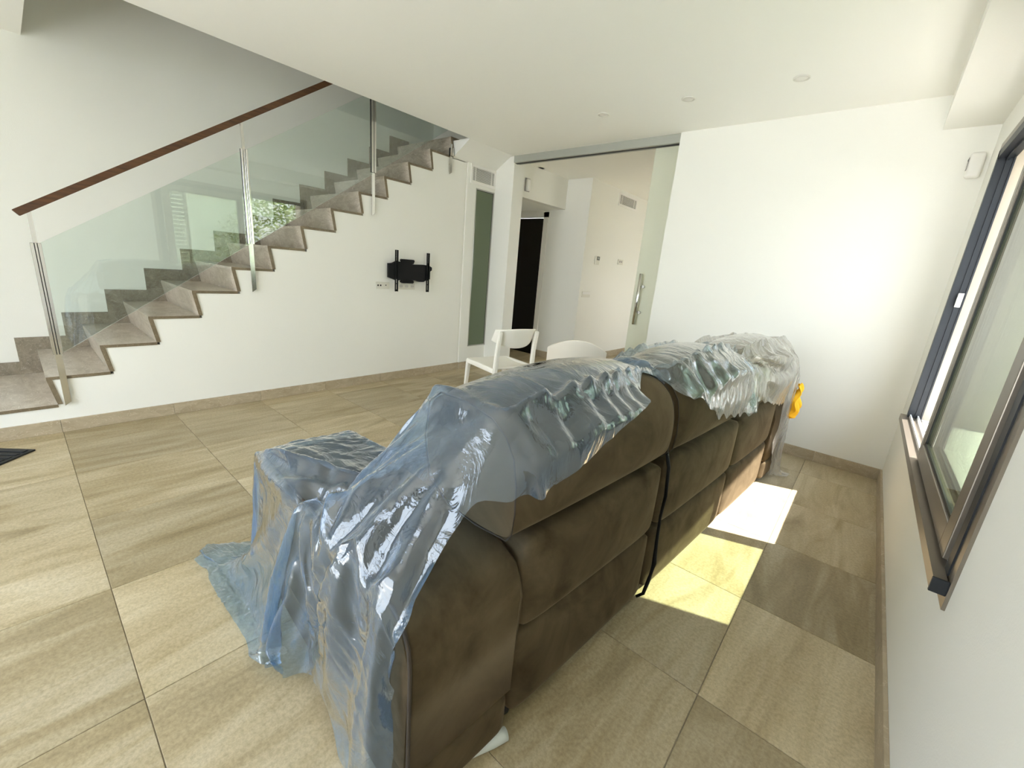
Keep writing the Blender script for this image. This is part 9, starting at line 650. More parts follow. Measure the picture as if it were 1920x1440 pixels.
FILM['far'] = (74, 50, 0.002, [
23,0,0,0,-6,-3,-2,2,2,2,4,1,0,1,3,0,1,4,2,-4,0,0,0,-1,2,-2,-1,-1,1,-2,0,-2,0,-1,-1,-1,-2,-3,0,1,0,-5,-4,-2,2,2,3,0,-1,1,0,-1,-2,0,0,-1,-1,0,1,1,3,3,5,5,4,8,3,6,6,-2,5,-3,1,4,0,1,0,-4,-6,-2,3,-1,4,-1,3,1,4,1,0,2,-1,3,-1,0,1,0,0,0,-1,0,0,-1,-1,0,-1,-1,-2,2,-3,-1,-2,-3,-1,2,0,-4,-5,-1,2,2,1,2,0,-1,0,-3,0,0,0,0,-1,0,0,1,1,2,3,4,4,6,6,6,3,1,3,-2,3,2,1,-1,1,-8,-2,-4,5,1,2,3,-2,4,3,1,1,-3,1,1,1,3,-1,-1,2,0,-1,0,0,-1,-2,0,0,-2,0,-1,-1,-2,-1,-3,-3,2,1,-3,-6,0,1,3,1,2,0,-1,-2,-2,-1,1,0,0,0,-1,0,1,0,2,3,4,5,2,7,5,6,-5,2,0,3,3,1,-3,0,-9,-1,-4,7,1,4,-2,5,2,-3,1,2,1,-1,1,3,4,-1,-1,2,0,-3,1,1,-2,-1,-1,0,-1,-1,-1,-2,-1,-2,-3,-3,0,1,-1,-5,0,1,4,0,2,0,-2,-2,-3,0,0,0,1,0,0,0,0,0,1,4,4,3,3,5,4,1,-2,0,-1,-2,4,-1,-1,-7,-5,-8,5,6,2,-4,2,8,-2,6,0,0,0,6,0,2,2,0,-1,1,0,-2,0,1,-2,-4,2,-1,-3,0,-1,-1,-2,-2,-2,-5,-1,1,-3,0,-2,4,1,2,1,-1,-2,-3,-1,-1,-1,0,1,1,0,0,0,0,0,5,2,4,4,5,-7,1,-1,-2,-1,-1,1,-5,0,-13,-4,-5,6,8,
-5,5,6,0,8,-5,3,2,8,3,-1,2,2,0,-2,4,-1,-3,1,1,-4,-1,0,-2,-3,-2,-1,0,-2,-2,-3,-3,-4,0,-1,-2,4,2,0,2,1,-2,-2,-2,-2,-1,-1,0,0,0,1,0,0,0,2,1,6,6,3,-3,-5,2,-5,3,-1,-5,-3,-3,-5,-10,-7,0,7,-1,5,6,7,3,-3,8,4,2,3,2,1,1,1,1,0,1,0,-1,0,1,-3,-2,-1,-2,-2,-2,0,-5,0,-1,-3,-4,-4,-3,-1,1,4,2,0,3,-1,-1,-2,-2,-3,-1,-1,0,-1,0,0,1,0,0,2,3,6,6,-2,-4,0,-5,3,0,-3,-4,-4,-7,-5,-9,-8,6,-1,4,8,5,-2,5,8,-1,7,7,-2,0,5,2,-1,2,3,-1,1,1,0,0,-1,-2,1,-2,-6,-2,-1,-2,-4,0,-1,-5,-4,-3,-1,2,4,1,1,2,-1,-1,-3,-2,-2,-1,-1,0,-1,0,-1,1,0,0,1,4,7,1,1,-3,-5,0,1,-2,-1,-5,-5,-4,-10,-10,0,-2,5,6,6,-1,2,10,2,9,2,1,-2,-1,6,4,-9,7,3,-5,-1,11,1,-3,6,0,0,-1,-3,-3,-1,-4,-3,-3,-1,-3,-4,-4,-1,4,1,3,1,0,-1,-2,-2,-2,-2,-1,0,-1,1,0,-1,0,0,-1,1,5,6,2,-1,-5,-4,-1,0,0,-3,-3,-5,-11,-9,-6,-3,-1,5,6,7,6,9,-1,10,-2,4,-4,-1,1,6,-1,5,-3,4,-3,1,5,-2,1,7,6,-4,1,2,-1,-2,-5,-4,-4,-1,-2,-4,-4,-1,3,3,2,1,0,-2,-2,-2,-2,-1,0,-1,0,0,0,0,-1,0,-1,0,5,6,1,-2,-5,-3,
-2,0,-2,1,-5,-6,-4,-9,-5,-5,4,5,5,5,14,5,4,4,-10,2,5,3,0,1,5,3,-2,-2,4,-2,2,-3,1,5,4,-3,4,6,-3,-1,-2,-5,-3,-3,-1,-4,-4,-2,4,3,1,1,0,-2,-2,-3,-1,0,0,1,-2,0,0,0,0,-2,0,-1,4,6,2,-3,-5,-3,-1,-1,1,-2,-7,-4,-6,-8,-5,-2,11,6,1,6,12,2,1,-3,7,1,-2,7,2,1,3,5,-2,-1,2,-2,-2,0,0,-1,5,-2,2,5,4,-2,0,-4,-3,-5,-1,-4,-4,-1,3,3,1,1,0,-2,-3,-2,-1,1,0,-1,0,0,-1,1,-1,-1,-1,-1,4,6,1,-3,-5,-2,-1,-1,1,-3,-6,-5,-4,-11,-2,7,8,6,2,8,6,-2,3,1,6,1,3,6,5,-6,4,8,-1,-2,0,-2,-3,1,1,-4,0,-1,2,6,3,-2,2,-1,-4,-4,-2,-3,-4,-2,4,2,2,1,-1,-3,-3,-1,0,1,0,0,0,-2,1,-1,0,-1,-1,-2,4,6,0,-4,-3,-3,0,0,-1,-4,-5,-6,-5,-10,1,10,5,7,7,1,7,5,-3,4,12,0,2,5,5,-4,4,1,-1,-1,1,-2,-4,1,0,-3,-4,-2,3,5,2,-3,3,4,-4,-4,-3,-2,-4,-3,4,3,2,0,-2,-3,-2,-1,1,1,0,0,-1,0,-1,0,0,-1,-1,-2,2,7,0,-4,-4,-2,0,0,-1,-5,-6,-5,-9,-5,7,11,5,4,8,5,6,9,-7,6,10,-1,-1,9,-2,3,1,-1,0,-1,1,-1,-3,1,-1,-3,-3,-2,-4,8,2,-3,2,4,0,-4,-4,-2,-4,-2,4,3,1,0,-2,-3,-2,1,1,1,-1,-1,0,-1,
0,0,-1,0,-1,-3,2,6,-1,-3,-3,-1,0,-1,-2,-5,-6,-5,-3,-1,9,11,7,5,2,6,6,8,-2,4,8,2,2,-3,0,5,-1,-1,3,0,-1,0,-1,-1,0,-3,-3,0,-7,3,4,-4,3,4,1,-2,-3,-3,-3,-3,4,3,1,-1,-2,-3,0,1,1,0,-1,-1,0,0,0,-1,0,-1,-1,-3,2,6,-2,-3,-3,0,0,-1,-3,-6,-5,-6,23,-4,-1,8,2,7,2,4,3,3,13,0,1,2,0,2,2,-3,2,1,1,2,-1,0,-1,-1,-1,-1,-2,-2,-3,-5,0,5,-1,3,3,-1,-2,-3,-2,-4,4,4,0,-1,-3,-2,0,2,0,-1,0,-1,0,0,0,0,0,-1,-1,-3,1,5,-1,-4,-1,0,-1,-1,-4,-6,-5,-6,1,3,-7,-7,9,1,0,9,1,20,4,2,-3,3,4,1,0,3,0,-3,2,3,-2,1,0,0,0,-3,0,-6,-5,0,-3,6,-2,2,2,1,1,-3,-2,-4,4,3,0,-2,-2,-2,2,1,-1,-1,-1,1,0,0,0,0,-1,-1,-1,-3,1,5,-2,-4,0,0,-1,-2,-4,-6,-5,-5,-16,18,3,-8,-9,2,0,6,8,-4,4,6,-2,-3,7,1,-2,3,1,-3,3,3,23,1,2,0,-1,-1,-1,-1,-5,-20,2,-7,-1,-1,3,25,0,-2,-2,-4,4,4,-1,-2,-3,0,2,0,-1,-1,0,0,1,-1,0,0,-1,0,-2,-2,0,4,-2,-3,0,0,-1,-3,-4,-6,-3,-31,0,12,9,-12,-12,-2,1,5,6,-2,4,6,-2,0,6,1,-3,5,2,-1,1,2,-3,2,2,2,2,-1,0,2,-3,6,-5,0,-2,-5,-1,30,-1,-1,-2,-3,5,1,0,
-3,-2,1,1,-1,-1,0,0,1,-1,1,0,-1,0,-1,-1,-3,-1,5,-3,-1,0,-1,-3,-1,-6,-1,-33,-8,-6,6,14,-9,-12,-1,-2,2,5,1,1,4,1,-2,4,0,-3,6,3,1,2,3,-1,0,2,-2,2,8,-3,-3,8,-5,-5,5,-2,-9,5,7,27,-2,-2,-3,5,1,-1,-2,-2,2,0,-2,0,1,1,-1,0,0,0,-1,0,-1,-1,-2,-2,4,-3,0,0,-2,-3,-1,-2,-33,-11,5,-4,2,7,4,-5,1,1,-9,0,2,0,3,0,-1,2,3,-1,5,4,-4,3,3,-1,2,3,-6,1,4,-4,1,6,-2,-5,4,-1,-5,-1,18,4,23,-2,-3,5,-1,0,-3,0,2,-2,-1,1,1,0,0,0,0,-1,-1,0,0,-2,-2,-2,3,-2,0,-1,-2,-1,-27,-8,-7,-2,3,-5,2,3,6,-5,2,1,2,-3,1,4,-2,0,2,-1,1,0,0,2,-1,1,1,1,0,1,0,1,0,0,-1,-1,-2,-1,1,-2,-2,4,12,15,2,21,-4,5,-2,1,-3,2,-1,-1,0,2,0,0,0,-1,-1,0,-1,0,-1,0,-3,-1,0,0,0,-2,0,-28,-8,-1,-9,2,-5,-13,2,6,3,-4,1,0,1,1,2,1,0,1,0,0,1,0,0,1,0,0,1,0,0,1,0,0,1,0,-1,-1,0,-1,-1,-1,0,2,8,9,10,8,27,-2,2,-2,1,-1,-1,1,2,0,0,-1,-1,-1,0,-1,-1,-1,0,0,0,0,0,0,-25,-7,-8,-2,-4,-9,-6,-1,-5,-14,2,4,5,-3,0,1,1,1,1,1,1,0,0,1,0,0,1,0,0,1,0,0,1,0,0,0,1,0,-1,0,-1,-1,-1,0,-1,2,8,9,9,11,
11,28,0,-1,-1,0,2,1,0,-1,-1,-1,-1,-1,0,-1,0,2,0,2,0,-25,-5,-8,-7,-7,-3,-5,-6,-5,-5,-5,-4,-13,1,3,4,0,0,0,2,1,1,1,0,1,0,0,1,0,0,0,1,0,0,1,0,0,1,0,0,0,0,-1,-1,0,-1,-1,0,1,8,8,8,10,15,11,7,23,-2,3,0,1,0,0,-1,0,-1,-1,-1,1,2,-23,-4,-4,-6,-5,-5,-6,-6,-6,-6,-5,-6,-5,-5,-5,-3,-13,1,3,6,-1,0,-1,2,1,0,1,1,0,0,1,0,0,1,0,0,0,1,0,0,1,0,0,0,1,-1,-1,0,-1,-1,0,-1,2,7,8,7,9,14,13,9,6,8,-3,0,-1,-1,-2,0,0,0,0,-1,0,-4,-5,-4,-4,-5,-5,-6,-5,-6,-5,-5,-5,-6,-4,-6,-4,-4,-13,0,2,11,-2,-3,0,1,1,1,1,0,1,0,0,1,0,0,0,1,0,0,0,1,0,0,0,1,0,-1,0,-1,-1,0,-1,0,1,7,7,7,9,12,12,7,6,7,0,0,-1,0,-1,-1,-1,0,0,-1,0,-4,-4,-3,-5,-5,-5,-5,-5,-5,-5,-4,-6,-5,-5,-4,-5,-4,-14,1,6,9,-3,-4,0,1,1,1,1,0,0,0,1,0,0,0,1,0,0,0,1,0,0,0,1,0,0,0,-1,-1,0,-1,0,-1,2,6,7,6,9,11,11,7,6,6,0,-1,0,-1,0,0,-1,0,-1,0,-1,-4,-3,-3,-5,-5,-5,-4,-5,-4,-5,-5,-4,-5,-5,-4,-4,-5,-15,2,6,12,-7,-3,2,0,1,0,1,1,0,0,0,0,1,0,0,0,1,0,0,0,1,0,0,0,0,0,-1,0,-1,0,-1,0,1,6,6,7,
7,11,10,6,6,5,0,0,-1,0,0,0,-1,0,-1,0,0,-3,-4,-4,-4,-5,-4,-4,-5,-4,-5,-4,-4,-5,-4,-4,-4,-5,-13,1,6,7,-4,1,1,0,0,1,1,0,0,1,0,0,0,0,1,0,0,0,0,1,0,0,0,0,1,-1,0,-1,0,-1,0,-1,2,5,6,6,7,9,10,5,5,5,0,0,0,0,0,-1,0,1,0,0,-1,-4,-4,-3,-4,-4,-4,-4,-5,-4,-4,-4,-4,-4,-4,-4,-4,-5,-9,-1,4,11,-10,3,1,-1,1,1,0,1,0,0,0,0,1,0,0,0,0,1,0,0,0,0,1,0,0,-1,0,0,-1,0,-1,0,1,5,5,6,6,10,8,4,5,5,0,0,0,0,0,-1,1,0,0,-1,0,-3,-4,-4,-3,-4,-4,-4,-4,-4,-3,-4,-4,-4,-4,-4,-4,-3,-3,-5,3,2,2,1,13,-13,0,1,1,0,0,0,0,1,0,0,0,0,0,1,0,0,0,0,1,0,0,-1,0,0,-1,0,-1,0,1,5,5,5,6,9,8,5,4,5,0,0,-1,1,-1,1,0,0,0,0,-1,-3,-4,-3,-4,-3,-4,-4,-4,-3,-4,-4,-4,-3,-4,-4,-4,-3,2,-18,1,8,12,3,0,-11,0,1,1,0,0,0,0,1,0,0,0,0,0,1,0,0,0,0,0,1,0,-1,0,0,-1,0,-1,0,1,5,5,4,6,9,7,5,5,4,0,0,0,0,1,0,0,0,-1,0,-1,-3,-3,-3,-4,-4,-4,-3,-4,-3,-4,-3,-4,-4,-4,-3,-4,-4,-2,-22,4,8,9,1,0,-1,-2,-2,-1,-2,-1,-2,-1,-1,0,0,0,7,0,0,1,0,0,0,0,1,0,-1,0,-1,0,-3,0,0,1,7,4,5,5,9,7,4,4,5,
-1,2,1,0,-1,1,-1,0,-1,0,-1,-3,-2,-4,-4,-4,-3,-3,-3,-4,-4,-4,-3,-3,-4,-4,-3,-4,0,-16,-10,10,4,5,3,-6,1,0,-2,-2,-1,-1,1,0,0,-1,-1,-2,-2,-2,-1,-1,3,-3,-1,3,3,3,2,-1,1,-1,-1,1,2,4,6,4,5,8,8,4,4,4,2,-1,1,0,0,0,-1,0,-1,-1,0,-3,-3,-3,-3,-4,-3,-3,-4,-3,-4,-3,-4,-2,-4,-3,-4,-4,-5,3,-22,5,6,-4,2,4,-2,-2,-1,0,1,-1,0,0,-1,-1,0,0,0,0,0,1,1,0,0,0,-2,-1,-4,-2,2,-1,1,-1,2,7,4,5,6,7,7,4,4,5,2,-1,1,0,-1,0,-1,0,-1,0,-1,-3,-2,-3,-3,-3,-4,-3,-4,-3,-3,-4,-3,-2,-4,-3,-4,-4,-3,7,-14,-13,10,6,-5,0,-2,5,0,1,-1,0,0,1,-1,-1,-1,-1,-1,0,-2,-1,-2,-1,0,-3,-3,-1,-2,2,0,1,3,4,2,1,3,5,4,7,11,4,5,3,-2,1,0,0,-1,0,-1,0,-1,-1,0,-3,-2,-2,-4,-3,-3,-3,-4,-3,-4,-2,-3,-2,-4,-4,-4,-5,-19,13,12,-20,-5,11,-5,0,-1,0,3,-2,-1,-1,-1,0,-3,1,-2,-4,2,-1,1,-4,-2,-3,0,0,1,1,3,2,4,4,2,3,2,2,1,0,0,8,9,4,4,3,-1,0,0,-1,0,-1,0,-1,0,-1,-1,-2,-2,-2,-3,-3,-4,-4,-2,-3,-3,-2,-3,-3,-4,-4,-4,-4,7,-9,5,0,-3,4,-1,-4,-2,3,-5,0,-1,-2,-2,-1,0,-1,-2,-1,-1,0,
-1,1,1,2,2,2,1,2,5,3,2,2,0,-1,0,2,1,1,0,10,4,3,4,4,1,-1,-2,1,-1,0,-2,0,-2,0,0,-1,-3,-2,-3,-4,-3,-4,-2,-3,-1,-3,-3,-4,-3,-5,-4,-3,0,-2,0,-4,0,3,-2,-3,-4,-3,0,-3,-1,-1,0,0,0,-1,2,0,0,1,1,1,3,1,1,5,-1,3,1,0,0,-2,-1,-1,2,1,1,1,0,5,8,4,4,2,-1,-1,0,0,-2,-2,0,-1,-1,0,2,-1,-3,-4,-3,-4,-1,-5,-2,0,-3,-4,-4,-4,-4,-4,-3,-2,-4,2,-2,5,-1,-1,-2,0,0,-1,0,-1,-1,-4,1,-1,0,0,0,-1,1,1,0,2,0,2,0,-1,1,0,-1,-2,0,-2,0,0,-1,2,1,1,2,1,5,4,4,3,0,-1,0,-1,-2,-2,0,0,2,1,-1,-2,-2,-1,-5,-3,-4,-1,-2,-4,-3,-3,-5,-3,-3,-4,-3,-2,-5,-2,2,4,-1,-5,0,-3,-2,0,2,1,2,4,-1,1,0,0,0,0,0,0,0,0,-1,0,1,-1,0,-1,-2,-1,0,0,-1,-1,-1,1,1,1,3,2,1,3,2,4,0,0,-2,-1,0,0,0,1,0,0,2,-4,-1,-4,-4,-3,-1,-3,-3,-3,-3,-4,-5,-2,-4,-3,-1,-4,-9,-3,-4,0,6,3,2,4,-2,-5,-2,-1,0,1,-1,2,2,0,1,1,2,0,1,0,0,0,-1,-1,0,-1,-1,-1,0,-2,-2,-1,-1,1,0,0,4,4,3,-1,3,1,1,1,0,-1,-1,0,-3,-1,-1,0,0,-1,-3,-3,-3,-2,-3,-3,-3,-4,-3,-3,-4,-2,-1,-3,-3,-3,-5,-1,-7,-5,-4,0,2,7,9,6,-1,-1,
-2,-2,-1,-1,-1,1,0,1,0,0,1,0,-1,0,0,-1,0,-1,0,-2,-1,-1,-2,-1,-2,1,2,0,2,3,5,1,2,1,0,0,-3,-2,-1,0,-2,-1,-1,0,-3,-1,-4,-3,-3,-3,-3,-2,-4,-1,-2,-2,-3,-2,-3,-3,-4,-3,2,-6,-7,-5,-4,-6,-3,-1,10,10,7,2,0,0,-1,-1,-1,-2,-2,1,0,0,-1,0,-1,-1,0,-2,-1,-1,-2,0,-1,-2,0,-1,-1,-1,2,0,1,2,1,1,3,1,0,0,-1,-2,-2,-1,-1,-2,-1,-1,-1,-2,-4,-5,-2,-3,-4,-2,-2,-1,-3,-2,-3,-3,-2,-3,-2,-2,-1,-7,-6,-1,-7,-1,-7,-10,-3,7,8,10,4,1,1,1,0,0,-1,-1,-1,0,-1,-1,-1,-1,-2,-1,-2,-2,-1,-2,-2,-2,-2,0,-1,1,-1,0,1,2,0,0,1,0,-1,-2,-1,-1,-1,0,-1,-2,-1,-2,-1,-2,-3,-3,-2,-3,-3,-3,-3,-5,-3,-2,-1,-2,-2,-1,-2,-1,-3,-6,3,-7,-2,-5,-3,-11,-13,-6,8,8,6,4,2,3,1,2,-1,2,-2,0,-1,0,-3,-1,-1,-1,-2,-2,0,-2,-2,-2,-2,-2,-3,-3,-1,0,-1,0,0,0,0,0,-1,-1,-1,-1,-1,-1,-2,0,-1,-1,-1,-1,-3,-3,-3,-3,-4,-2,-3,-3,-2,-3,-3,-2,-2,0,-1,-2,0,3,-1,-8,-3,-2,-5,-12,-10,-12,-8,6,5,5,4,3,2,2,0,1,0,2,1,-2,-1,0,-1,-1,-1,-3,-1,-2,-2,-2,-1,-3,-4,-7,-1,-1,-1,-1,-1,0,-1,0,-1,-1,
-1,-1,-1,-1,-1,-1,-1,-1,-1,-2,-3,-2,-3,-2,-2,-3,-2,-3,-2,-2,-3,-3,-3,-3,-1,-2,2,-3,-6,-3,-2,1,-7,-6,-13,-9,-12,-6,4,3,5,4,3,-1,1,-1,1,2,0,-2,0,1,0,-3,3,-3,0,-2,-2,0,0,-6,-6,-9,-1,-2,-2,-1,-2,-1,-1,-1,0,-1,-1,-1,-1,-1,0,-2,-1,0,-2,0,-3,-2,-2,-3,-2,-3,-2,-3,-3,-2,-2,-3,-2,-2,-3,-1,803,-8,-7,-7,3,4,5,12,15,11,9,14,15,11,11,14,14,12,12,14,12,12,14,13,12,13,13,12,12,14,13,12,13,14,12,12,12,11,10,10,9,8,9,4,3,2,4,5,6,5,7,6,4,6,5,5,5,7,6,7,6,7,5,5,5,4,6,6,6,7,8,6,7,8,0,-8,-7,-6,4,4,6,12,14,12,10,13,13,11,12,14,14,10,13,14,12,12,14,13,12,13,13,12,12,14,13,12,13,14,12,12,12,11,10,10,9,9,8,5,1,2,6,5,5,6,5,6,6,5,5,5,5,6,7,7,7,7,6,6,5,4,4,6,5,7,7,6,7,7,-1,-7,-8,-3,5,5,3,13,15,9,11,13,14,11,12,14,13,11,13,14,11,12,14,13,12,13,13,12,12,13,15,11,13,13,13,12,12,11,10,10,9,9,8,5,3,1,5,5,6,5,6,5,6,5,5,5,6,6,7,7,6,8,5,6,5,6,3,5,6,5,6,7,7,7,-1,-7,-7,0,7,4,3,12,13,11,10,13,14,11,11,15,12,11,13,14,12,12,14,
12,12,13,14,12,12,14,13,12,12,14,12,12,12,11,10,10,10,9,8,5,3,1,5,5,6,5,6,5,6,5,5,5,6,5,7,7,7,7,6,5,6,5,5,1,5,6,7,7,6,7,0,-7,-7,7,3,6,2,12,13,12,9,12,13,13,11,14,11,12,13,13,13,11,14,13,11,14,13,12,11,15,13,12,12,14,13,11,12,12,9,10,10,9,9,4,2,2,6,5,5,6,5,7,5,5,5,5,6,6,6,7,7,7,5,6,5,5,5,0,6,7,4,6,7,7,-1,-7,-3,6,9,3,1,12,13,10,11,11,14,12,12,11,13,11,12,15,12,11,15,12,12,13,14,11,13,14,12,12,13,13,13,11,13,11,10,9,10,9,9,3,3,3,6,5,6,5,6,5,6,5,5,5,5,7,6,7,7,6,7,4,2,6,3,5,6,4,7,6,4,6,0,-7,0,8,8,1,4,10,14,10,9,12,12,11,11,14,13,11,14,13,12,12,14,12,12,13,14,11,13,13,14,11,13,14,11,13,12,11,10,9,10,10,9,2,4,3,5,6,6,5,6,5,6,5,5,5,5,6,7,7,7,6,6,1,4,5,5,7,3,6,7,5,6,2,-1,-7,7,7,1,7,5,9,14,9,10,11,14,10,10,14,14,11,12,14,12,12,13,13,12,13,14,11,12,15,12,11,13,14,12,12,12,11,10,9,10,10,9,3,4,3,6,5,6,6,5,6,5,5,5,5,5,6,7,7,7,6,5,1,5,6,5,2,7,7,5,8,1,3,0,-6,7,8,7,4,4,12,10,12,8,10,12,12,10,14,13,11,13,
13,12,12,14,13,11,13,14,11,13,13,14,11,13,14,11,12,13,10,11,9,10,10,8,4,3,4,6,5,6,5,6,5,6,5,5,5,5,6,7,6,7,6,5,2,5,6,3,5,6,7,7,4,6,-3,0,-5,9,9,8,5,5,3,12,8,14,9,13,12,11,14,13,11,12,13,12,11,15,12,12,13,13,12,12,14,13,12,13,14,11,12,11,12,10,10,9,11,8,4,3,4,6,5,6,6,5,6,5,5,5,5,5,6,7,7,7,6,3,4,5,5,3,6,6,6,7,5,3,-2,1,-5,9,11,5,-1,5,11,6,12,11,12,15,12,9,14,14,10,12,15,11,12,14,12,11,15,12,12,13,14,12,12,13,14,11,12,12,11,11,9,10,10,8,5,3,4,5,6,5,6,5,6,5,6,4,5,6,6,7,5,8,6,5,2,5,5,4,5,7,5,7,6,3,-3,0,-3,9,9,-3,3,8,10,9,12,11,13,13,13,11,12,13,12,11,15,11,12,13,13,11,14,13,13,12,13,13,12,13,13,12,12,13,10,10,10,10,10,9,4,3,4,6,5,6,5,6,5,5,5,6,5,5,6,7,6,7,6,5,3,4,6,4,5,6,7,6,5,2,-3,0,0,9,3,5,-2,5,11,12,13,11,12,13,12,10,13,13,12,13,12,13,12,14,12,12,13,14,11,13,13,13,12,12,14,12,12,12,11,10,10,10,10,9,4,4,3,6,5,5,7,6,5,5,5,5,5,5,7,6,7,6,6,6,2,6,4,4,6,6,6,7,4,1,-2,-1,2,9,6,-1,2,4,12,11,10,14,12,
9,13,12,13,13,12,13,13,13,12,14,12,12,13,14,11,12,14,13,12,12,13,13,12,13,10,11,10,10,10,8,4,4,3,6,6,5,6,5,6,5,5,5,5,6,6,6,7,6,7,5,3,5,4,5,5,7,6,6,4,1,-2,-1,8,8,1,7,1,-4,12,11,11,14,11,11,13,13,12,13,12,13,14,12,13,14,12,12,14,13,12,12,13,12,12,13,13,12,13,12,12,10,10,10,10,8,4,4,4,5,5,7,5,6,6,4,6,5,4,6,6,7,7,6,6,5,3,6,3,6,5,7,6,5,4,0,-1,2,10,4,2,3,-1,4,8,15,8,12,12,13,12,12,14,13,12,14,13,12,12,15,12,12,14,13,12,12,14,11,12,12,13,13,12,13,12,10,10,10,11,8,4,4,3,6,5,6,6,5,5,6,5,5,5,5,7,6,7,6,6,5,3,6,4,5,6,6,7,5,3,-1,0,4,1,-9,22,-5,-1,8,12,13,13,6,13,14,12,12,14,13,12,13,14,12,13,14,12,12,13,14,11,13,14,12,11,13,11,13,13,12,12,11,10,11,10,8,4,4,4,5,5,6,6,5,6,5,5,5,5,6,6,7,6,7,5,6,3,5,5,5,6,6,6,5,2,-1,3,-14,12,1,1,-1,4,8,13,13,8,16,13,14,12,12,14,14,11,13,14,12,12,15,12,12,14,13,11,13,13,11,13,13,10,13,13,13,12,11,10,11,10,8,4,4,4,5,6,6,6,5,5,5,5,6,5,5,6,7,6,7,6,5,4,5,4,6,6,7,4,5,2,-1,3,
-1,3,13,-5,3,5,8,12,13,15,12,13,13,13,14,13,11,11,12,15,13,12,13,13,12,14,13,12,13,14,10,13,14,11,13,13,12,10,11,11,11,9,8,5,3,4,5,6,6,6,5,5,5,6,5,5,5,7,6,7,6,6,5,5,3,6,6,6,6,6,3,1,2,-12,4,-9,13,4,4,5,8,12,13,13,13,12,14,13,12,13,13,12,12,14,13,12,14,13,13,13,11,13,13,13,14,11,14,12,13,13,12,8,11,10,11,11,7,4,5,3,6,6,5,7,5,5,5,5,5,5,6,6,7,7,5,6,6,4,5,5,6,6,6,5,2,5,-13,3,1,-10,1,14,1,10,8,13,12,13,13,13,13,13,13,13,14,12,12,13,12,13,14,12,13,13,13,12,13,13,12,13,13,13,13,11,14,12,7,10,12,9,8,5,4,3,5,7,6,6,5,5,5,5,5,5,6,6,7,6,6,6,6,5,4,5,6,6,6,5,4,-13,2,6,-4,-6,3,4,15,7,9,8,13,13,13,13,13,14,13,13,13,13,12,12,13,13,13,13,13,12,13,13,13,13,13,12,12,13,13,13,11,13,11,8,11,10,7,5,4,4,5,6,6,6,6,5,4,5,5,6,5,7,7,6,6,6,5,5,5,5,6,6,5,8,-4,-10,8,-6,-1,4,-13,8,15,7,8,10,14,13,14,13,13,13,13,14,13,13,12,13,13,13,13,13,12,13,13,13,12,13,13,13,13,12,13,13,12,12,11,8,11,10,8,5,4,3,6,6,5,6,6,5,5,5,5,6,5,
6,7,6,7,5,5,6,5,6,5,6,12,-3,-10,5,-6,6,1,4,-10,3,14,7,8,18,13,12,13,13,12,13,13,12,13,13,13,13,12,13,13,13,12,13,13,13,13,12,13,13,13,12,13,13,13,12,12,12,8,8,9,5,4,4,6,6,5,6,6,5,5,5,5,6,5,6,7,6,6,6,6,5,5,15,4,3,-8,-5,-3,1,9,0,1,4,-9,5,15,3,8,17,13,12,13,13,12,13,13,12,13,13,13,13,12,13,13,13,12,13,13,13,13,12,13,13,13,12,13,13,13,12,13,14,11,7,6,5,4,4,7,5,6,6,5,5,5,5,6,6,5,6,7,5,6,6,21,6,1,1,0,-5,-4,2,7,2,3,-6,0,4,-9,2,17,2,9,18,13,12,13,13,12,13,13,12,13,13,13,13,12,13,13,13,12,13,13,13,13,12,13,13,13,12,13,13,13,12,13,13,12,13,7,5,1,3,6,6,6,6,5,5,5,5,5,6,5,7,19,9,8,4,5,-5,0,-1,0,-1,1,6,4,1,1,-3,4,-1,-7,2,19,-4,9,21,13,12,13,13,12,13,13,12,13,13,13,13,12,13,13,13,12,13,13,13,13,12,13,13,13,12,13,13,13,12,13,13,12,18,10,5,4,6,4,6,7,3,4,7,6,6,6,7,6,7,6,6,8,5,-1,0,3,-2,1,1,3,-4,1,5,-1,1,0,-2,-10,13,14,-11,15,20,13,12,13,13,12,13,13,12,13,13,13,13,12,13,13,13,12,13,13,13,13,12,13,13,13,12,
13,13,13,12,13,13,12,20,10,-1,8,4,6,7,7,6,6,5,5,6,5,6,5,6,7,8,7,5,0,1,-1,4,1,1,0,-1,-4,1,2,3,0,-11,8,13,2,-9,16,20,13,12,13,13,12,13,13,12,13,13,13,13,12,13,13,13,12,13,13,13,13,12,13,13,13,12,13,13,13,12,13,13,12,20,10,2,2,8,4,7,5,5,6,4,7,5,6,7,5,8,9,8,7,4,-2,1,3,2,-2,1,-3,-1,1,3,2,-1,0,-9,1,17,1,-1,11,19,13,12,13,13,12,13,13,12,13,13,13,13,12,13,13,13,12,13,13,13,13,12,13,13,13,12,13,13,13,12,13,13,12,18,11,4,2,5,5,7,5,4,5,5,7,6,7,8,8,8,8,9,6,-1,3,2,0,-2,0,-2,0,2,3,1,1,-2,-1,-9,-2,21,-1,5,6,20,13,12,13,13,12,13,13,12,13,13,13,13,12,13,13,13,12,13,13,13,13,12,13,13,13,12,13,13,13,12,13,13,12,17,13,3,1,6,4,7,4,4,7,6,7,7,9,7,9,7,8,7,3,5,2,-2,-3,1,-2,2,2,3,0,-1,1,0,-4,-6,8,13,-1,5,1,24,13,12,13,13,12,13,13,12,13,13,13,13,12,13,13,13,12,13,13,13,13,12,13,13,13,12,13,13,13,12,13,13,12,18,11,4,3,1,9,3,5,5,7,7,9,9,6,6,5,7,7,6,9,3,-1,0,-2,1,1,3,0,1,-2,0,1,4,4,-1,12,0,-6,6,2,27,13,12,13,13,12,
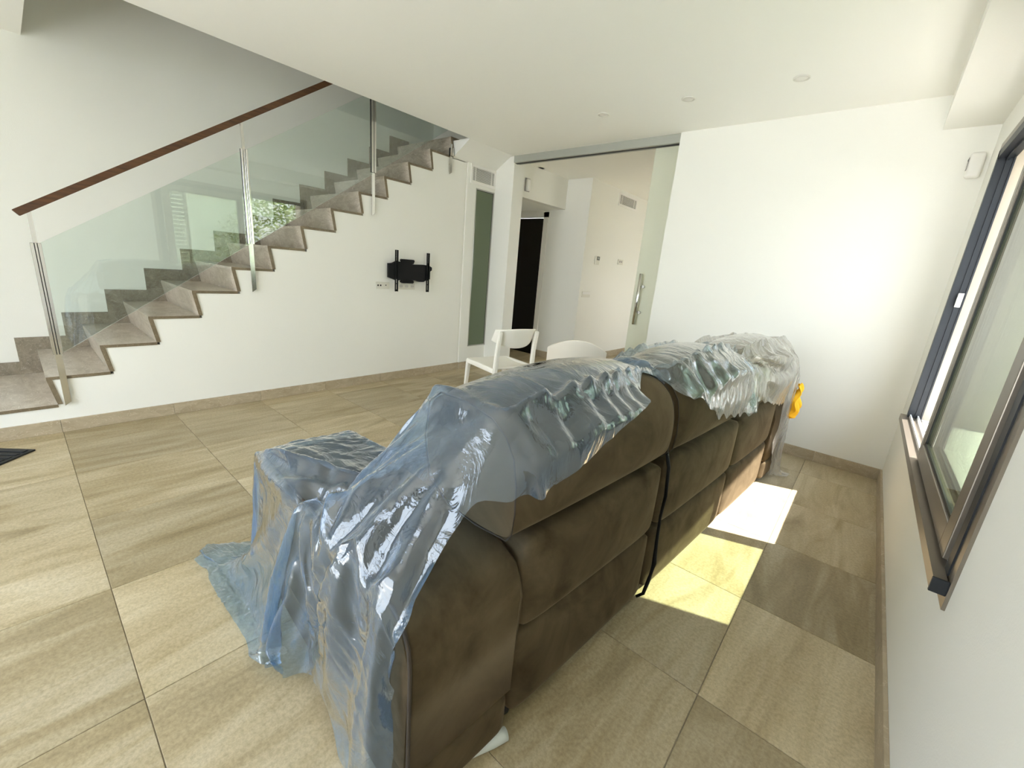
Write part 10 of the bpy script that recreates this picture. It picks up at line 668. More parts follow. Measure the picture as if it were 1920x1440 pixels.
13,13,12,13,13,13,13,12,13,13,13,12,13,13,13,13,12,13,13,13,12,13,13,13,12,13,13,12,17,11,3,2,8,3,5,5,6,7,9,8,6,5,5,7,7,7,9,6,3,1,-2,2,3,0,-2,1,-1,-1,2,0,3,-17,-2,24,6,-3,5,5,22,13,12,13,13,12,13,13,12,13,13,13,13,12,13,13,13,12,13,13,13,13,12,13,13,13,12,13,13,13,12,13,13,12,17,9,2,8,5,3,4,7,7,8,8,4,5,5,7,7,8,8,9,4,2,4,1,-1,3,-2,0,-1,0,0,1,2,1,-1,-9,20,16,2,4,6,12,13,13,14,13,13,13,13,13,13,12,13,17,12,13,13,13,12,13,13,13,13,12,13,13,13,11,13,13,13,13,13,13,12,19,4,9,5,2,2,8,8,8,6,3,6,5,6,7,8,7,8,12,2,2,3,4,0,1,-2,-3,2,-2,3,-1,4,-2,12,-20,10,21,4,7,7,9,13,13,13,13,13,13,13,14,13,13,13,13,13,13,13,13,13,13,13,13,12,13,13,13,13,13,13,12,13,13,14,13,12,15,7,7,3,5,7,8,7,4,5,5,5,6,6,6,9,9,10,10,3,1,4,0,1,0,-2,0,-1,3,1,3,-3,1,5,-19,-10,31,9,3,6,12,13,13,13,13,13,13,13,14,13,13,13,13,13,13,13,13,13,13,13,14,13,13,12,13,13,13,13,13,12,13,13,14,12,13,7,6,6,7,8,7,3,4,5,5,6,6,6,7,9,9,9,10,7,2,-1,
1,0,-3,3,-2,2,4,2,-2,-1,0,-16,10,-21,11,22,5,5,14,14,13,13,13,13,13,13,14,13,13,13,14,13,13,13,13,13,13,13,13,12,13,13,13,13,13,13,12,13,14,13,13,13,14,9,6,8,6,5,3,4,5,6,4,6,7,6,8,8,10,7,9,5,5,1,-2,0,0,-1,3,3,3,-2,1,-1,-3,2,-7,4,-9,26,11,4,15,12,13,14,13,13,13,13,13,13,14,13,12,14,13,13,13,13,13,13,14,13,13,12,13,13,12,13,12,13,14,13,13,13,15,13,6,5,3,5,4,5,5,5,5,7,7,7,9,8,8,8,8,6,4,-2,0,-1,1,3,3,3,-1,0,-2,-1,-1,20,-15,-14,-3,15,12,9,12,14,15,13,14,13,13,14,13,14,13,13,14,13,13,13,14,13,13,13,13,13,13,13,12,13,12,13,13,13,13,13,14,13,14,14,7,6,6,6,4,2,6,5,5,5,8,8,8,8,8,6,9,5,2,-3,0,4,2,5,1,0,0,-4,0,-1,2,10,-9,-4,-9,3,12,3,12,12,13,14,14,13,14,13,13,14,13,13,14,13,13,13,13,13,13,14,12,14,12,13,13,13,12,13,13,13,13,13,14,13,14,11,7,6,7,7,6,6,5,4,5,7,6,8,8,8,8,8,8,-1,2,4,-1,3,5,2,-2,-1,-3,0,1,-1,4,-9,5,6,-6,-1,0,5,12,11,13,12,13,13,13,14,13,13,13,13,14,13,13,13,13,13,13,13,13,13,13,13,13,
12,13,13,13,12,14,13,13,14,13,14,6,6,7,5,7,8,6,5,7,6,6,8,8,6,8,5,6,9,1,-2,4,4,-1,1,-2,-3,1,-1,0,3,2,-8,8,10,-3,-7,-3,7,13,13,13,13,14,12,14,13,13,13,13,13,13,14,13,13,13,13,13,13,13,13,13,12,13,14,12,13,12,13,14,13,13,13,14,13,8,7,7,6,7,7,8,8,6,8,5,6,5,3,7,5,12,2,3,5,2,-1,2,-4,-2,-1,2,-1,2,4,2,-5,5,6,9,4,0,-5,12,13,11,13,13,13,14,12,14,13,13,13,13,13,13,13,13,13,13,13,13,13,13,13,13,13,12,13,13,13,13,13,13,13,13,14,8,7,7,6,7,7,7,6,7,7,7,7,7,7,2,11,7,6,4,1,0,-2,-4,0,1,0,2,3,3,2,0,0,7,1,4,6,7,7,1,9,12,13,13,13,13,12,14,13,13,13,13,13,13,13,13,13,13,13,13,13,12,13,13,13,13,12,13,13,13,13,13,14,13,13,7,7,7,7,7,6,7,7,6,8,7,7,7,8,4,13,8,6,-2,-4,0,-1,4,0,3,1,3,1,0,0,-1,5,4,-2,4,6,3,7,13,5,12,8,13,13,13,13,13,12,14,12,13,14,12,13,13,13,13,13,13,13,13,13,13,13,12,13,13,13,13,13,13,13,13,13,8,7,7,6,7,7,7,7,7,7,7,7,6,4,6,15,14,-4,-1,-2,4,3,2,1,0,0,1,-2,0,2,2,2,2,0,7,1,7,4,8,12,10,7,11,13,12,13,14,
12,14,12,13,13,13,13,13,13,13,13,13,13,12,13,13,13,13,12,14,12,13,13,13,13,14,13,7,7,7,7,7,7,7,7,7,6,7,8,7,7,6,13,11,-3,2,3,1,0,-4,-1,1,2,0,2,3,-1,0,-4,4,6,2,7,5,7,7,4,11,11,8,13,12,12,13,13,13,13,13,13,13,13,13,13,13,13,13,13,12,13,13,13,13,12,13,13,14,13,13,13,13,12,8,6,8,7,6,8,7,7,6,7,7,7,6,4,6,12,16,-1,3,1,2,0,2,-1,-1,-2,1,2,3,1,0,2,7,7,0,6,7,5,6,8,4,10,10,12,11,13,12,13,13,13,13,13,13,13,12,13,14,12,13,13,13,13,13,12,13,13,12,13,15,13,13,13,13,12,7,8,6,7,7,7,7,7,7,6,7,7,7,8,5,14,14,-1,2,3,1,1,0,1,0,-1,-2,-2,-1,0,0,0,6,3,6,7,6,3,12,3,9,4,11,12,12,12,11,12,13,13,13,13,13,12,13,13,13,13,12,14,12,14,12,13,13,13,11,11,19,13,12,13,13,13,7,6,7,7,7,6,7,7,7,7,6,7,6,6,0,15,17,9,2,0,0,1,-1,-1,1,1,1,-1,-2,-3,-1,380,8,13,3,-2,-4,-9,-3,3,-7,-11,1,2,-6,-10,5,0,-7,-5,4,-9,-6,4,-2,-7,-1,2,-9,-6,5,2,-11,-1,5,-2,-8,-6,-11,-21,-21,-28,-26,-24,-15,-19,-19,-10,-10,-10,-7,-5,-8,-10,-8,-12,-10,-15,-1,-5,
-1,0,2,-2,-1,-1,-1,1,0,-2,2,-1,1,1,-2,3,9,13,4,-3,-5,-2,-6,2,-5,-10,0,-1,-7,-7,4,0,-11,-1,3,-7,-4,2,-2,-9,0,3,-8,-10,8,0,-7,-4,9,-8,-5,-7,-13,-17,-25,-28,-24,-22,-12,-24,-19,-7,-11,-10,-9,-7,-5,-7,-13,-10,-10,-14,-5,-2,-1,2,1,0,-5,-4,0,-3,-2,4,-2,0,-1,2,1,7,8,13,4,-4,-4,-5,-3,4,-10,-11,2,1,-5,-7,3,-3,-8,-2,5,-8,-8,6,-4,-6,-2,3,-8,-7,1,6,-11,1,2,-2,-8,-7,-11,-17,-26,-25,-24,-23,-14,-19,-21,-12,-6,-10,-7,-5,-7,-8,-13,-10,-15,-10,-5,-1,-2,-1,4,-6,-3,-3,-4,-5,-1,0,3,-3,1,-1,2,8,12,6,4,-2,-5,-3,-4,1,-7,-9,2,0,-7,-9,8,-5,-9,0,4,-7,-7,4,-2,-12,3,1,-6,-7,7,-1,-8,-1,4,-4,-6,-9,-10,-17,-26,-22,-27,-23,-13,-19,-20,-11,-9,-7,-7,-9,-6,-5,-14,-9,-15,-10,-7,-2,-3,2,2,-6,1,-8,-4,-9,6,-7,-2,-1,0,4,-3,15,7,9,1,0,1,-8,-4,-2,-2,-9,-5,3,-2,-9,4,-2,-8,-1,2,-4,-9,3,-2,-9,0,3,-8,-11,9,2,-9,-3,5,-1,-10,-5,-8,-22,-22,-23,-24,-24,-15,-15,-25,-7,-11,-6,-6,-9,-3,-10,-9,-15,-10,-11,-7,-4,1,-1,-1,-2,-5,-4,-6,-6,-3,-4,
3,-7,-2,-2,0,10,8,9,-2,3,-3,-5,-4,1,-5,-8,0,2,-6,-5,0,0,-10,-2,5,-4,-11,8,-4,-11,2,5,-12,-3,5,-4,-5,-1,3,-2,-10,-4,-13,-16,-24,-21,-24,-23,-14,-16,-22,-6,-10,-8,-8,-2,-12,-6,-9,-16,-13,-12,-3,-1,-2,-3,-1,-2,-6,-4,-2,-12,-1,-5,-2,-1,-4,-2,-2,15,7,2,2,2,1,-7,-7,8,-6,-11,-5,6,-7,-8,6,0,-10,1,1,-4,-8,5,-6,-6,0,4,-11,-2,2,2,-9,-2,8,-9,-6,-3,-11,-19,-21,-21,-22,-24,-14,-16,-23,-7,-12,-5,-7,-2,-12,-7,-10,-13,-13,-12,-5,-1,-2,-1,-5,-1,-3,-9,-7,-4,-3,-3,-6,1,-4,-3,-9,11,5,4,1,4,-2,-7,-3,5,-8,-10,2,0,-4,-4,3,0,-7,-3,2,-3,-7,2,-1,-11,-1,6,-10,-5,7,-2,-11,0,3,-2,-8,-2,-11,-20,-21,-21,-16,-26,-13,-19,-19,-8,-9,-8,-1,-10,-6,-11,-13,-10,-14,-12,-8,2,0,-2,-4,-2,-7,-6,-6,-6,-8,0,-4,-4,0,-7,-4,7,5,4,8,-3,1,-4,-1,-8,1,-4,-8,4,-3,-9,2,1,-7,-1,-2,-6,-1,0,-1,-3,0,2,-8,-6,4,2,-8,-2,5,-6,-5,-2,-14,-17,-22,-17,-18,-22,-17,-19,-17,-8,-9,-6,-5,-6,-9,-10,-12,-15,-10,-13,-2,-5,-1,0,-6,-3,-6,-7,-7,-9,-1,-3,-1,-2,-5,
-4,-11,10,3,6,0,-1,1,-2,-11,7,-5,-6,4,-2,-7,-5,3,-1,-6,-5,2,-6,-7,4,-3,-6,1,1,-2,-6,6,1,-8,1,4,-9,-5,-5,-7,-18,-21,-19,-16,-22,-16,-18,-18,-8,-7,-6,-7,-8,-7,-10,-13,-12,-14,-8,-5,-3,0,-2,-5,-4,-7,-8,-7,-8,-2,-4,-4,0,-6,-6,-5,4,2,2,2,3,-5,-5,-3,4,1,-10,0,4,-5,-11,6,1,-12,0,6,-9,-6,6,-5,-11,5,-1,-5,1,2,0,-7,3,7,-11,-7,1,-12,-17,-21,-16,-19,-22,-13,-21,-17,-7,-10,-5,-5,-7,-6,-13,-8,-18,-12,-8,-7,2,-10,1,-1,-5,-8,-9,-7,-4,-5,-2,-6,-1,-3,-3,-10,5,-2,0,5,4,-1,-7,-7,8,1,-10,1,3,-5,-10,6,-1,-6,-5,7,-9,-6,1,2,-13,2,3,-5,-5,4,1,-3,1,2,-6,-5,1,-12,-19,-22,-16,-15,-23,-14,-20,-16,-8,-5,-7,-7,-6,-9,-12,-14,-10,-10,-15,-1,-5,-1,-3,-4,-4,-7,-13,-2,-6,-3,-7,-1,-2,-5,-5,-10,2,-3,3,9,0,-2,-7,-3,6,1,-9,-3,3,-5,-8,2,1,-5,-1,0,-5,-5,5,-4,-9,1,4,-8,-3,5,-2,-4,3,2,-2,-8,-3,-8,-20,-18,-17,-17,-23,-13,-16,-19,-8,-5,-10,-3,-6,-10,-10,-16,-10,-15,-8,-4,-2,-4,-2,-7,-3,-6,-9,-6,-6,-5,-3,-5,-1,-6,-5,-8,2,-3,9,-3,5,3,
0,-9,6,-7,-2,-2,-4,-4,-3,2,2,-8,-1,4,-2,-8,5,-5,-10,3,3,-9,-5,6,-3,-4,6,3,-6,-6,0,-10,-18,-20,-15,-18,-22,-12,-17,-23,-4,-7,-4,-11,-6,-8,-10,-15,-10,-12,-11,-3,-5,-1,-6,0,-7,-8,-10,-5,-5,-7,-1,-3,-6,-4,-4,-8,3,-1,1,4,-1,5,-1,-2,-5,1,-7,-2,2,-5,-4,4,2,-7,-1,4,-7,-4,7,-4,-10,3,2,-8,-6,8,-3,-6,5,2,-5,-4,-2,-9,-16,-21,-18,-12,-24,-14,-16,-19,-9,-5,-5,-6,-8,-6,-14,-12,-11,-15,-11,-3,-2,0,-4,-7,-8,-5,-6,-11,-2,-7,-4,-3,-5,-5,-4,-11,2,1,1,-5,2,5,7,-10,5,-5,-8,-3,9,-7,-3,3,4,-9,1,3,-4,-8,7,-4,-8,5,-1,-9,-3,5,-6,-2,2,0,-1,-6,3,-9,-20,-20,-13,-13,-25,-12,-17,-21,-4,-10,-2,-6,-9,-12,-10,-13,-11,-13,-9,-5,-4,0,-2,-9,-7,-9,-2,-12,-2,-6,-4,-3,-2,-5,-8,-9,-32,15,6,9,1,5,5,-1,-5,-4,-1,-3,9,-2,-6,4,-1,-5,-1,4,-7,-2,5,-4,-8,1,1,-9,-2,6,-4,-7,1,7,-9,1,-2,-8,-18,-18,-14,-18,-18,-15,-17,-17,-9,-8,-5,-3,-12,-4,-14,-14,-13,-13,-8,-2,-2,-6,0,-7,-8,-8,-7,-5,-6,-6,-6,-3,-2,-7,-8,-4,-6,2,17,-2,-3,4,2,-2,-1,21,4,
-1,5,-2,-3,1,3,-11,1,6,-4,-7,8,-6,-7,2,4,-13,-3,6,-3,-6,-2,7,-6,1,0,-9,-22,-15,-14,-14,-26,-10,-17,-17,-9,-1,-8,-6,-9,-10,-12,-13,-11,-12,-12,-2,-1,-6,-3,-4,-9,-9,-7,-6,-6,-5,-2,-8,-2,-6,-9,-8,6,-8,6,17,1,4,4,-2,-3,4,-1,-2,4,5,-4,3,11,-10,-5,7,-5,-5,12,0,-9,6,-2,-7,-3,2,-7,16,4,-6,-3,-1,-2,-18,-22,-13,-11,-19,-25,-9,-19,-17,-7,-5,-5,-3,-12,-11,-12,-12,-9,-16,-8,-2,-4,-3,-5,-5,-10,-5,-13,-3,-5,-6,-4,-2,-8,-5,-9,-3,7,-10,5,17,2,8,-2,2,-2,6,-1,-2,4,2,0,3,6,-4,-2,2,-3,-5,4,-3,-1,3,6,-7,-1,7,-6,6,5,-6,-4,5,-8,-25,-19,-15,-13,-13,-22,-18,-14,-16,-6,-6,-6,-4,-9,-11,-14,-10,-16,-8,-10,-6,0,-1,-8,-8,-7,-7,-7,-10,-4,-5,-3,-5,-7,-5,-6,-10,-4,8,7,8,1,10,3,-2,-1,3,6,-5,0,5,-3,1,4,-3,0,8,-7,-3,4,-2,-5,8,-4,3,3,-2,2,0,6,-5,-2,2,-6,-28,-21,-16,-11,-18,-18,-16,-14,-18,-9,-1,-5,-4,-12,-10,-10,-20,-10,-12,-6,-4,-2,-7,-4,-6,-8,-9,-6,-10,-5,-4,-3,-7,-6,-8,-9,-7,-5,8,8,15,-2,10,13,4,-4,0,4,-4,1,8,-4,-3,9,-4,
2,2,-4,1,1,1,-6,3,-4,-4,6,0,1,7,-2,0,-4,6,-10,-20,-22,-22,-15,-11,-24,-12,-17,-14,-11,-1,-6,-4,-9,-11,-15,-13,-13,-10,-9,-3,-1,-8,-4,-6,-10,-11,-6,-7,-7,-2,-5,-1,-13,-8,-8,-9,-1,12,5,16,-1,11,12,13,-4,3,9,-7,2,6,-2,-6,12,-2,-8,12,-8,-3,6,-3,-6,8,-5,-7,10,-3,-2,6,1,-7,6,5,-13,-24,-13,-21,-21,-16,-21,-14,-15,-17,-3,-7,-7,-6,-8,-11,-12,-14,-11,-10,-11,-3,0,-6,-5,-9,-9,-9,-9,-4,-9,-4,0,-9,-16,-4,-12,-4,2,10,12,13,-2,10,9,-15,3,2,3,2,2,2,2,2,1,1,1,1,0,0,0,0,0,0,-1,0,-1,0,-1,-1,-1,-1,-2,-2,-3,21,-14,-12,-26,-29,-22,-11,-14,-17,-3,-5,-8,-8,-6,-12,-15,-12,-7,-13,-9,-5,-2,-4,-9,-8,-9,-9,-7,3,-7,-12,-15,-14,-11,-9,-8,-11,-2,13,17,11,-4,8,8,-11,3,3,3,3,2,2,2,2,1,1,1,1,1,0,0,0,0,0,0,-1,-1,0,-1,-1,-2,-1,-2,-2,-3,-6,-6,28,-26,-31,-28,-13,-14,-14,-3,-6,-6,-3,-12,-15,-11,-14,-11,-6,-10,-5,-3,-9,-5,-8,-8,-7,-5,-11,-15,-16,-13,-9,-6,-13,-12,-17,2,11,14,19,-8,10,7,-10,3,3,3,2,3,2,2,1,2,1,1,1,1,0,0,1,0,-1,
0,-1,0,-1,-1,-1,-2,-1,-2,-3,-2,-4,-5,-6,-8,9,-32,-14,-19,-17,-2,-6,-5,-8,-10,-13,-12,-12,-12,-11,-7,-1,-3,-13,-10,-7,-7,-7,-19,-14,-14,-12,-13,-4,-12,-14,-17,-16,5,8,7,25,-4,13,-3,-7,3,3,3,2,3,2,2,2,1,1,1,1,1,0,1,0,0,0,-1,0,-1,-1,-1,-1,-2,-1,-2,-2,-3,-3,-4,-5,-6,19,-11,-15,-15,-21,-5,-8,-16,-8,-15,-9,-8,-8,-6,-16,-12,-11,-12,-13,-3,-11,-12,-15,-15,-14,-10,-9,-10,-14,-16,-12,-15,-12,-1,9,7,11,9,13,3,-12,3,3,3,2,3,2,2,1,2,1,1,1,1,0,1,0,0,0,-1,0,-1,-1,-1,-1,-2,-2,-1,-3,-2,-2,-4,-3,-5,20,-9,-12,-8,-18,-12,-14,-12,-9,-11,-7,-10,-16,-11,-15,-13,-14,-8,-4,-10,-15,-14,-15,-15,-8,-10,-10,-15,-16,-14,-13,-11,-7,-1,10,5,7,13,9,9,-12,2,3,3,2,2,2,2,2,1,1,1,1,1,1,0,0,0,0,0,-1,0,-1,-1,-2,-1,-2,-2,-2,-2,-2,-2,-3,-4,17,-11,-11,-14,-14,-14,-7,-12,-9,-8,-13,-16,-12,-14,-12,-9,-7,-8,-5,-17,-18,-13,-12,-8,-10,-14,-13,-17,-14,-11,-10,-10,-13,-1,3,17,-1,17,8,0,-4,3,2,3,2,2,2,1,2,1,2,1,0,1,1,0,0,0,0,0,-1,0,-1,
-1,-2,-1,-2,-1,-2,-2,-1,-2,-2,-3,10,-7,-12,-14,-12,-9,-5,-10,-15,-16,-12,-13,-11,-10,-10,-8,-7,-10,-17,-12,-14,-7,-10,-14,-14,-16,-14,-13,-11,-8,-12,-13,-16,-1,3,14,2,18,2,6,-7,2,3,2,2,2,1,2,1,2,1,1,1,0,1,0,1,0,0,-1,0,-1,-1,-1,-1,-1,-2,-2,-1,-2,0,-1,-2,-1,7,-1,-12,-12,-8,-14,-9,-19,-12,-15,-10,-9,-3,-11,-8,-14,-13,-14,-12,-9,-7,-10,-16,-18,-12,-15,-9,-12,-9,-13,-16,-14,-17,1,3,6,4,17,7,13,-19,2,3,2,1,2,2,1,1,2,1,0,1,1,0,1,0,0,0,0,0,-1,-1,-1,-1,-1,-2,-1,-2,-1,1,0,0,-1,17,-8,-9,-12,-15,-12,-15,-17,-9,-8,-9,-8,-10,-8,-15,-17,-11,-12,-6,-7,-13,-15,-14,-16,-10,-11,-9,-14,-12,-16,-16,-13,-9,8,7,-1,2,13,8,8,-19,2,2,2,2,1,1,2,1,1,1,1,1,0,1,0,1,0,0,0,-1,0,-1,-1,-1,-2,-1,-1,-2,0,2,1,0,0,19,-9,-11,-14,-12,-15,-12,-13,-3,-11,-9,-10,-16,-13,-15,-11,-9,-5,-8,-12,-13,-17,-13,-9,-10,-11,-16,-14,-14,-18,-11,-11,-9,-16,19,4,2,12,8,8,-25,2,2,2,2,1,1,1,1,1,1,1,1,1,0,1,0,0,0,0,0,0,-1,-1,-2,-1,-1,-2,-1,0,3,2,
1,1,22,-11,-13,-12,-14,-12,-13,-6,-8,-8,-12,-18,-12,-11,-13,-5,-7,-8,-12,-18,-14,-11,-10,-11,-9,-18,-12,-15,-15,-13,-12,-9,-10,-5,-2,25,2,10,6,6,8,4,4,3,2,1,3,1,1,1,0,2,-36,0,1,1,0,0,0,1,0,-1,-1,-1,-1,-2,39,-2,-4,0,-32,3,2,2,26,-14,-15,-12,-11,-10,-6,-7,-9,-14,-19,-12,-13,-10,-8,-9,-6,-12,-13,-14,-14,-10,-7,-12,-12,-16,-19,-10,-15,-11,-13,-7,-15,11,-15,13,13,7,3,6,6,3,5,0,2,2,1,3,1,-1,1,0,1,1,2,1,0,-3,1,0,0,5,-4,1,-2,2,-2,-5,2,-3,7,-29,3,3,25,-9,-14,-11,-14,-2,-11,-7,-17,-13,-14,-12,-12,-8,-9,-9,-13,-11,-11,-12,-12,-8,-11,-13,-14,-16,-15,-13,-10,-12,-8,-16,-11,-4,-7,-3,17,6,4,9,0,-1,5,6,-1,2,-1,3,3,2,2,-3,2,-2,2,2,-1,0,-2,4,0,-3,4,3,-2,0,-4,2,-6,-2,7,7,-30,6,30,-10,-10,-11,-9,-6,-12,-15,-16,-17,-9,-10,-10,-8,-7,-15,-12,-11,-14,-4,-10,-13,-10,-16,-17,-9,-18,-11,-8,-10,-14,-13,-14,-16,11,-9,9,10,2,3,4,5,0,2,3,-2,1,2,4,0,1,1,0,0,2,0,1,1,1,2,2,3,2,-5,1,-5,0,-2,-6,1,9,3,3,9,7,-5,-7,-13,-9,
-12,-18,-13,-14,-11,-10,-8,-10,-9,-15,-9,-16,-8,-7,-11,-7,-13,-16,-15,-15,-15,-11,-9,-9,-15,-12,-14,-19,-3,-4,7,-6,16,3,-1,4,5,3,2,2,2,2,2,2,2,2,1,3,2,2,2,-1,1,0,0,1,-1,-5,-2,0,-4,-2,0,-4,0,7,0,6,9,12,7,-9,-12,-17,-15,-11,-13,-10,-10,-10,-8,-13,-13,-14,-14,-10,-5,-4,-11,-12,-16,-17,-13,-13,-11,-11,-10,-12,-14,-16,-15,-15,16,-15,-6,1,12,9,4,4,3,5,1,2,2,1,2,1,2,0,0,0,-1,1,-2,2,-1,-1,-3,0,0,0,-3,-1,-1,-6,0,-3,-1,4,2,8,8,12,7,-1,-10,-13,-14,-11,-15,-5,-12,-9,-17,-9,-16,-12,-11,-5,-9,-5,-10,-18,-18,-16,-10,-12,-8,-12,-12,-13,-16,-17,-15,-10,-1,3,-5,-5,-8,7,3,4,5,4,0,4,1,2,-1,2,0,2,-4,2,1,0,1,-1,-2,1,1,-4,2,-4,-2,-2,-1,-4,0,-4,-1,5,4,5,5,13,-3,2,-3,-8,-6,-8,-9,-10,-16,-13,-12,-13,-12,-11,-5,-7,-9,-12,-15,-15,-14,-17,-8,-9,-10,-16,-15,-15,-15,-15,-13,-10,-5,-5,6,0,-10,-7,3,6,7,0,6,2,0,5,-2,2,-1,0,0,3,-3,0,0,-1,-1,-3,3,-3,-1,-1,-4,-3,-1,-2,-2,-6,-1,6,4,7,4,7,8,-1,-2,-1,-8,-9,-5,-11,-17,-14,-10,
-10,-6,-8,-7,-14,-12,-18,-10,-12,-14,-11,-8,-14,-12,-14,-18,-12,-14,-14,-12,-11,-10,4,1,-4,-2,-3,5,1,0,2,4,0,-1,3,-2,2,-2,3,0,-3,3,-2,0,0,-4,3,-6,3,-3,-2,-3,0,1,-4,-4,-6,1,3,4,7,2,5,9,5,-1,1,-3,-6,-11,-13,-12,-9,-12,-8,-9,-11,-12,-10,-18,-7,-15,-11,-7,-13,-13,-10,-17,-15,-17,-10,-16,-11,-8,-14,-18,7,1,4,-3,-6,-5,1,5,0,-1,5,0,1,-4,2,2,-3,0,0,1,-1,-1,-5,3,0,-2,0,-1,-3,-2,-2,0,-3,-2,-5,-1,5,3,1,2,8,9,6,1,2,-12,-7,-10,-8,-8,-6,-4,-8,-11,-12,-15,-13,-3,-9,-9,-10,-12,-14,-15,-17,-13,-13,-15,-10,-10,-10,-13,-14,-25,6,3,3,0,3,-2,-11,-4,1,1,3,3,-1,-2,1,0,0,0,0,-1,0,-1,3,-4,1,1,-7,1,-2,-1,-5,-1,-1,-5,1,2,-1,3,-1,7,6,1,0,0,1,-8,0,-1,-4,-5,-13,-6,-11,-11,-10,-7,7,-8,-12,-12,-14,-15,-13,-16,-7,-12,-10,-14,-10,-12,-15,-16,-15,-27,4,5,2,1,-1,2,1,-7,3,-8,-1,0,1,0,1,-2,4,-5,2,1,-3,-1,0,0,0,3,-3,-1,-2,-3,-1,-1,-4,-1,-2,-6,4,2,-2,4,4,1,2,4,5,-6,-6,-6,-6,-9,-5,-3,-4,-1,-2,7,2,-10,-17,-16,-15,-20,-9,-10,-10,
-13,-13,-13,-14,-15,-15,-10,-11,-26,3,5,0,3,0,0,2,1,-4,-7,1,-1,-2,-3,4,-2,2,-3,1,-1,-2,1,-2,1,-2,0,1,-2,-2,0,-1,-4,-2,-3,0,-1,-4,6,1,-1,4,-1,-1,3,-2,-3,-3,-5,2,3,1,0,0,-2,-1,-1,2,-2,-9,-16,-15,-15,-19,-16,-22,-15,-13,-9,-13,-13,-8,-13,-10,-28,4,2,4,0,0,2,3,2,-3,-2,-6,0,-2,-2,1,-2,1,-3,2,-6,1,2,0,-3,0,0,-2,1,-4,2,-1,-3,-4,-1,-3,-1,23,5,-3,2,-2,1,1,-3,6,0,0,-2,-2,-2,2,-2,2,2,-3,6,3,-4,-8,-19,-19,-20,-16,-18,-16,-14,-16,-15,-13,-12,-8,-12,-13,-23,0,-1,5,2,1,2,1,0,1,1,-6,-1,-4,-1,-1,-1,-1,-3,0,1,0,1,-6,0,1,-2,0,0,-4,-1,-1,-1,-1,-1,-4,1,50,2,-1,-1,1,-2,6,-2,-3,2,1,-1,2,1,3,0,0,-5,0,-3,4,-3,-7,-18,-17,-12,-16,-16,-17,-16,-17,-19,-18,-19,-15,-14,-13,-13,1,2,1,1,1,1,-1,1,-1,-1,-1,-3,-1,-4,-6,-1,-1,-4,2,-1,0,-1,-4,-2,-3,1,-2,2,-2,0,-1,-1,-1,1,0,3,63,-1,2,1,0,1,0,2,1,1,-2,3,-2,0,-6,0,2,2,-3,3,7,-6,-4,-13,-18,-19,-16,-16,-21,-21,-18,-16,-17,-18,-14,-18,-15])
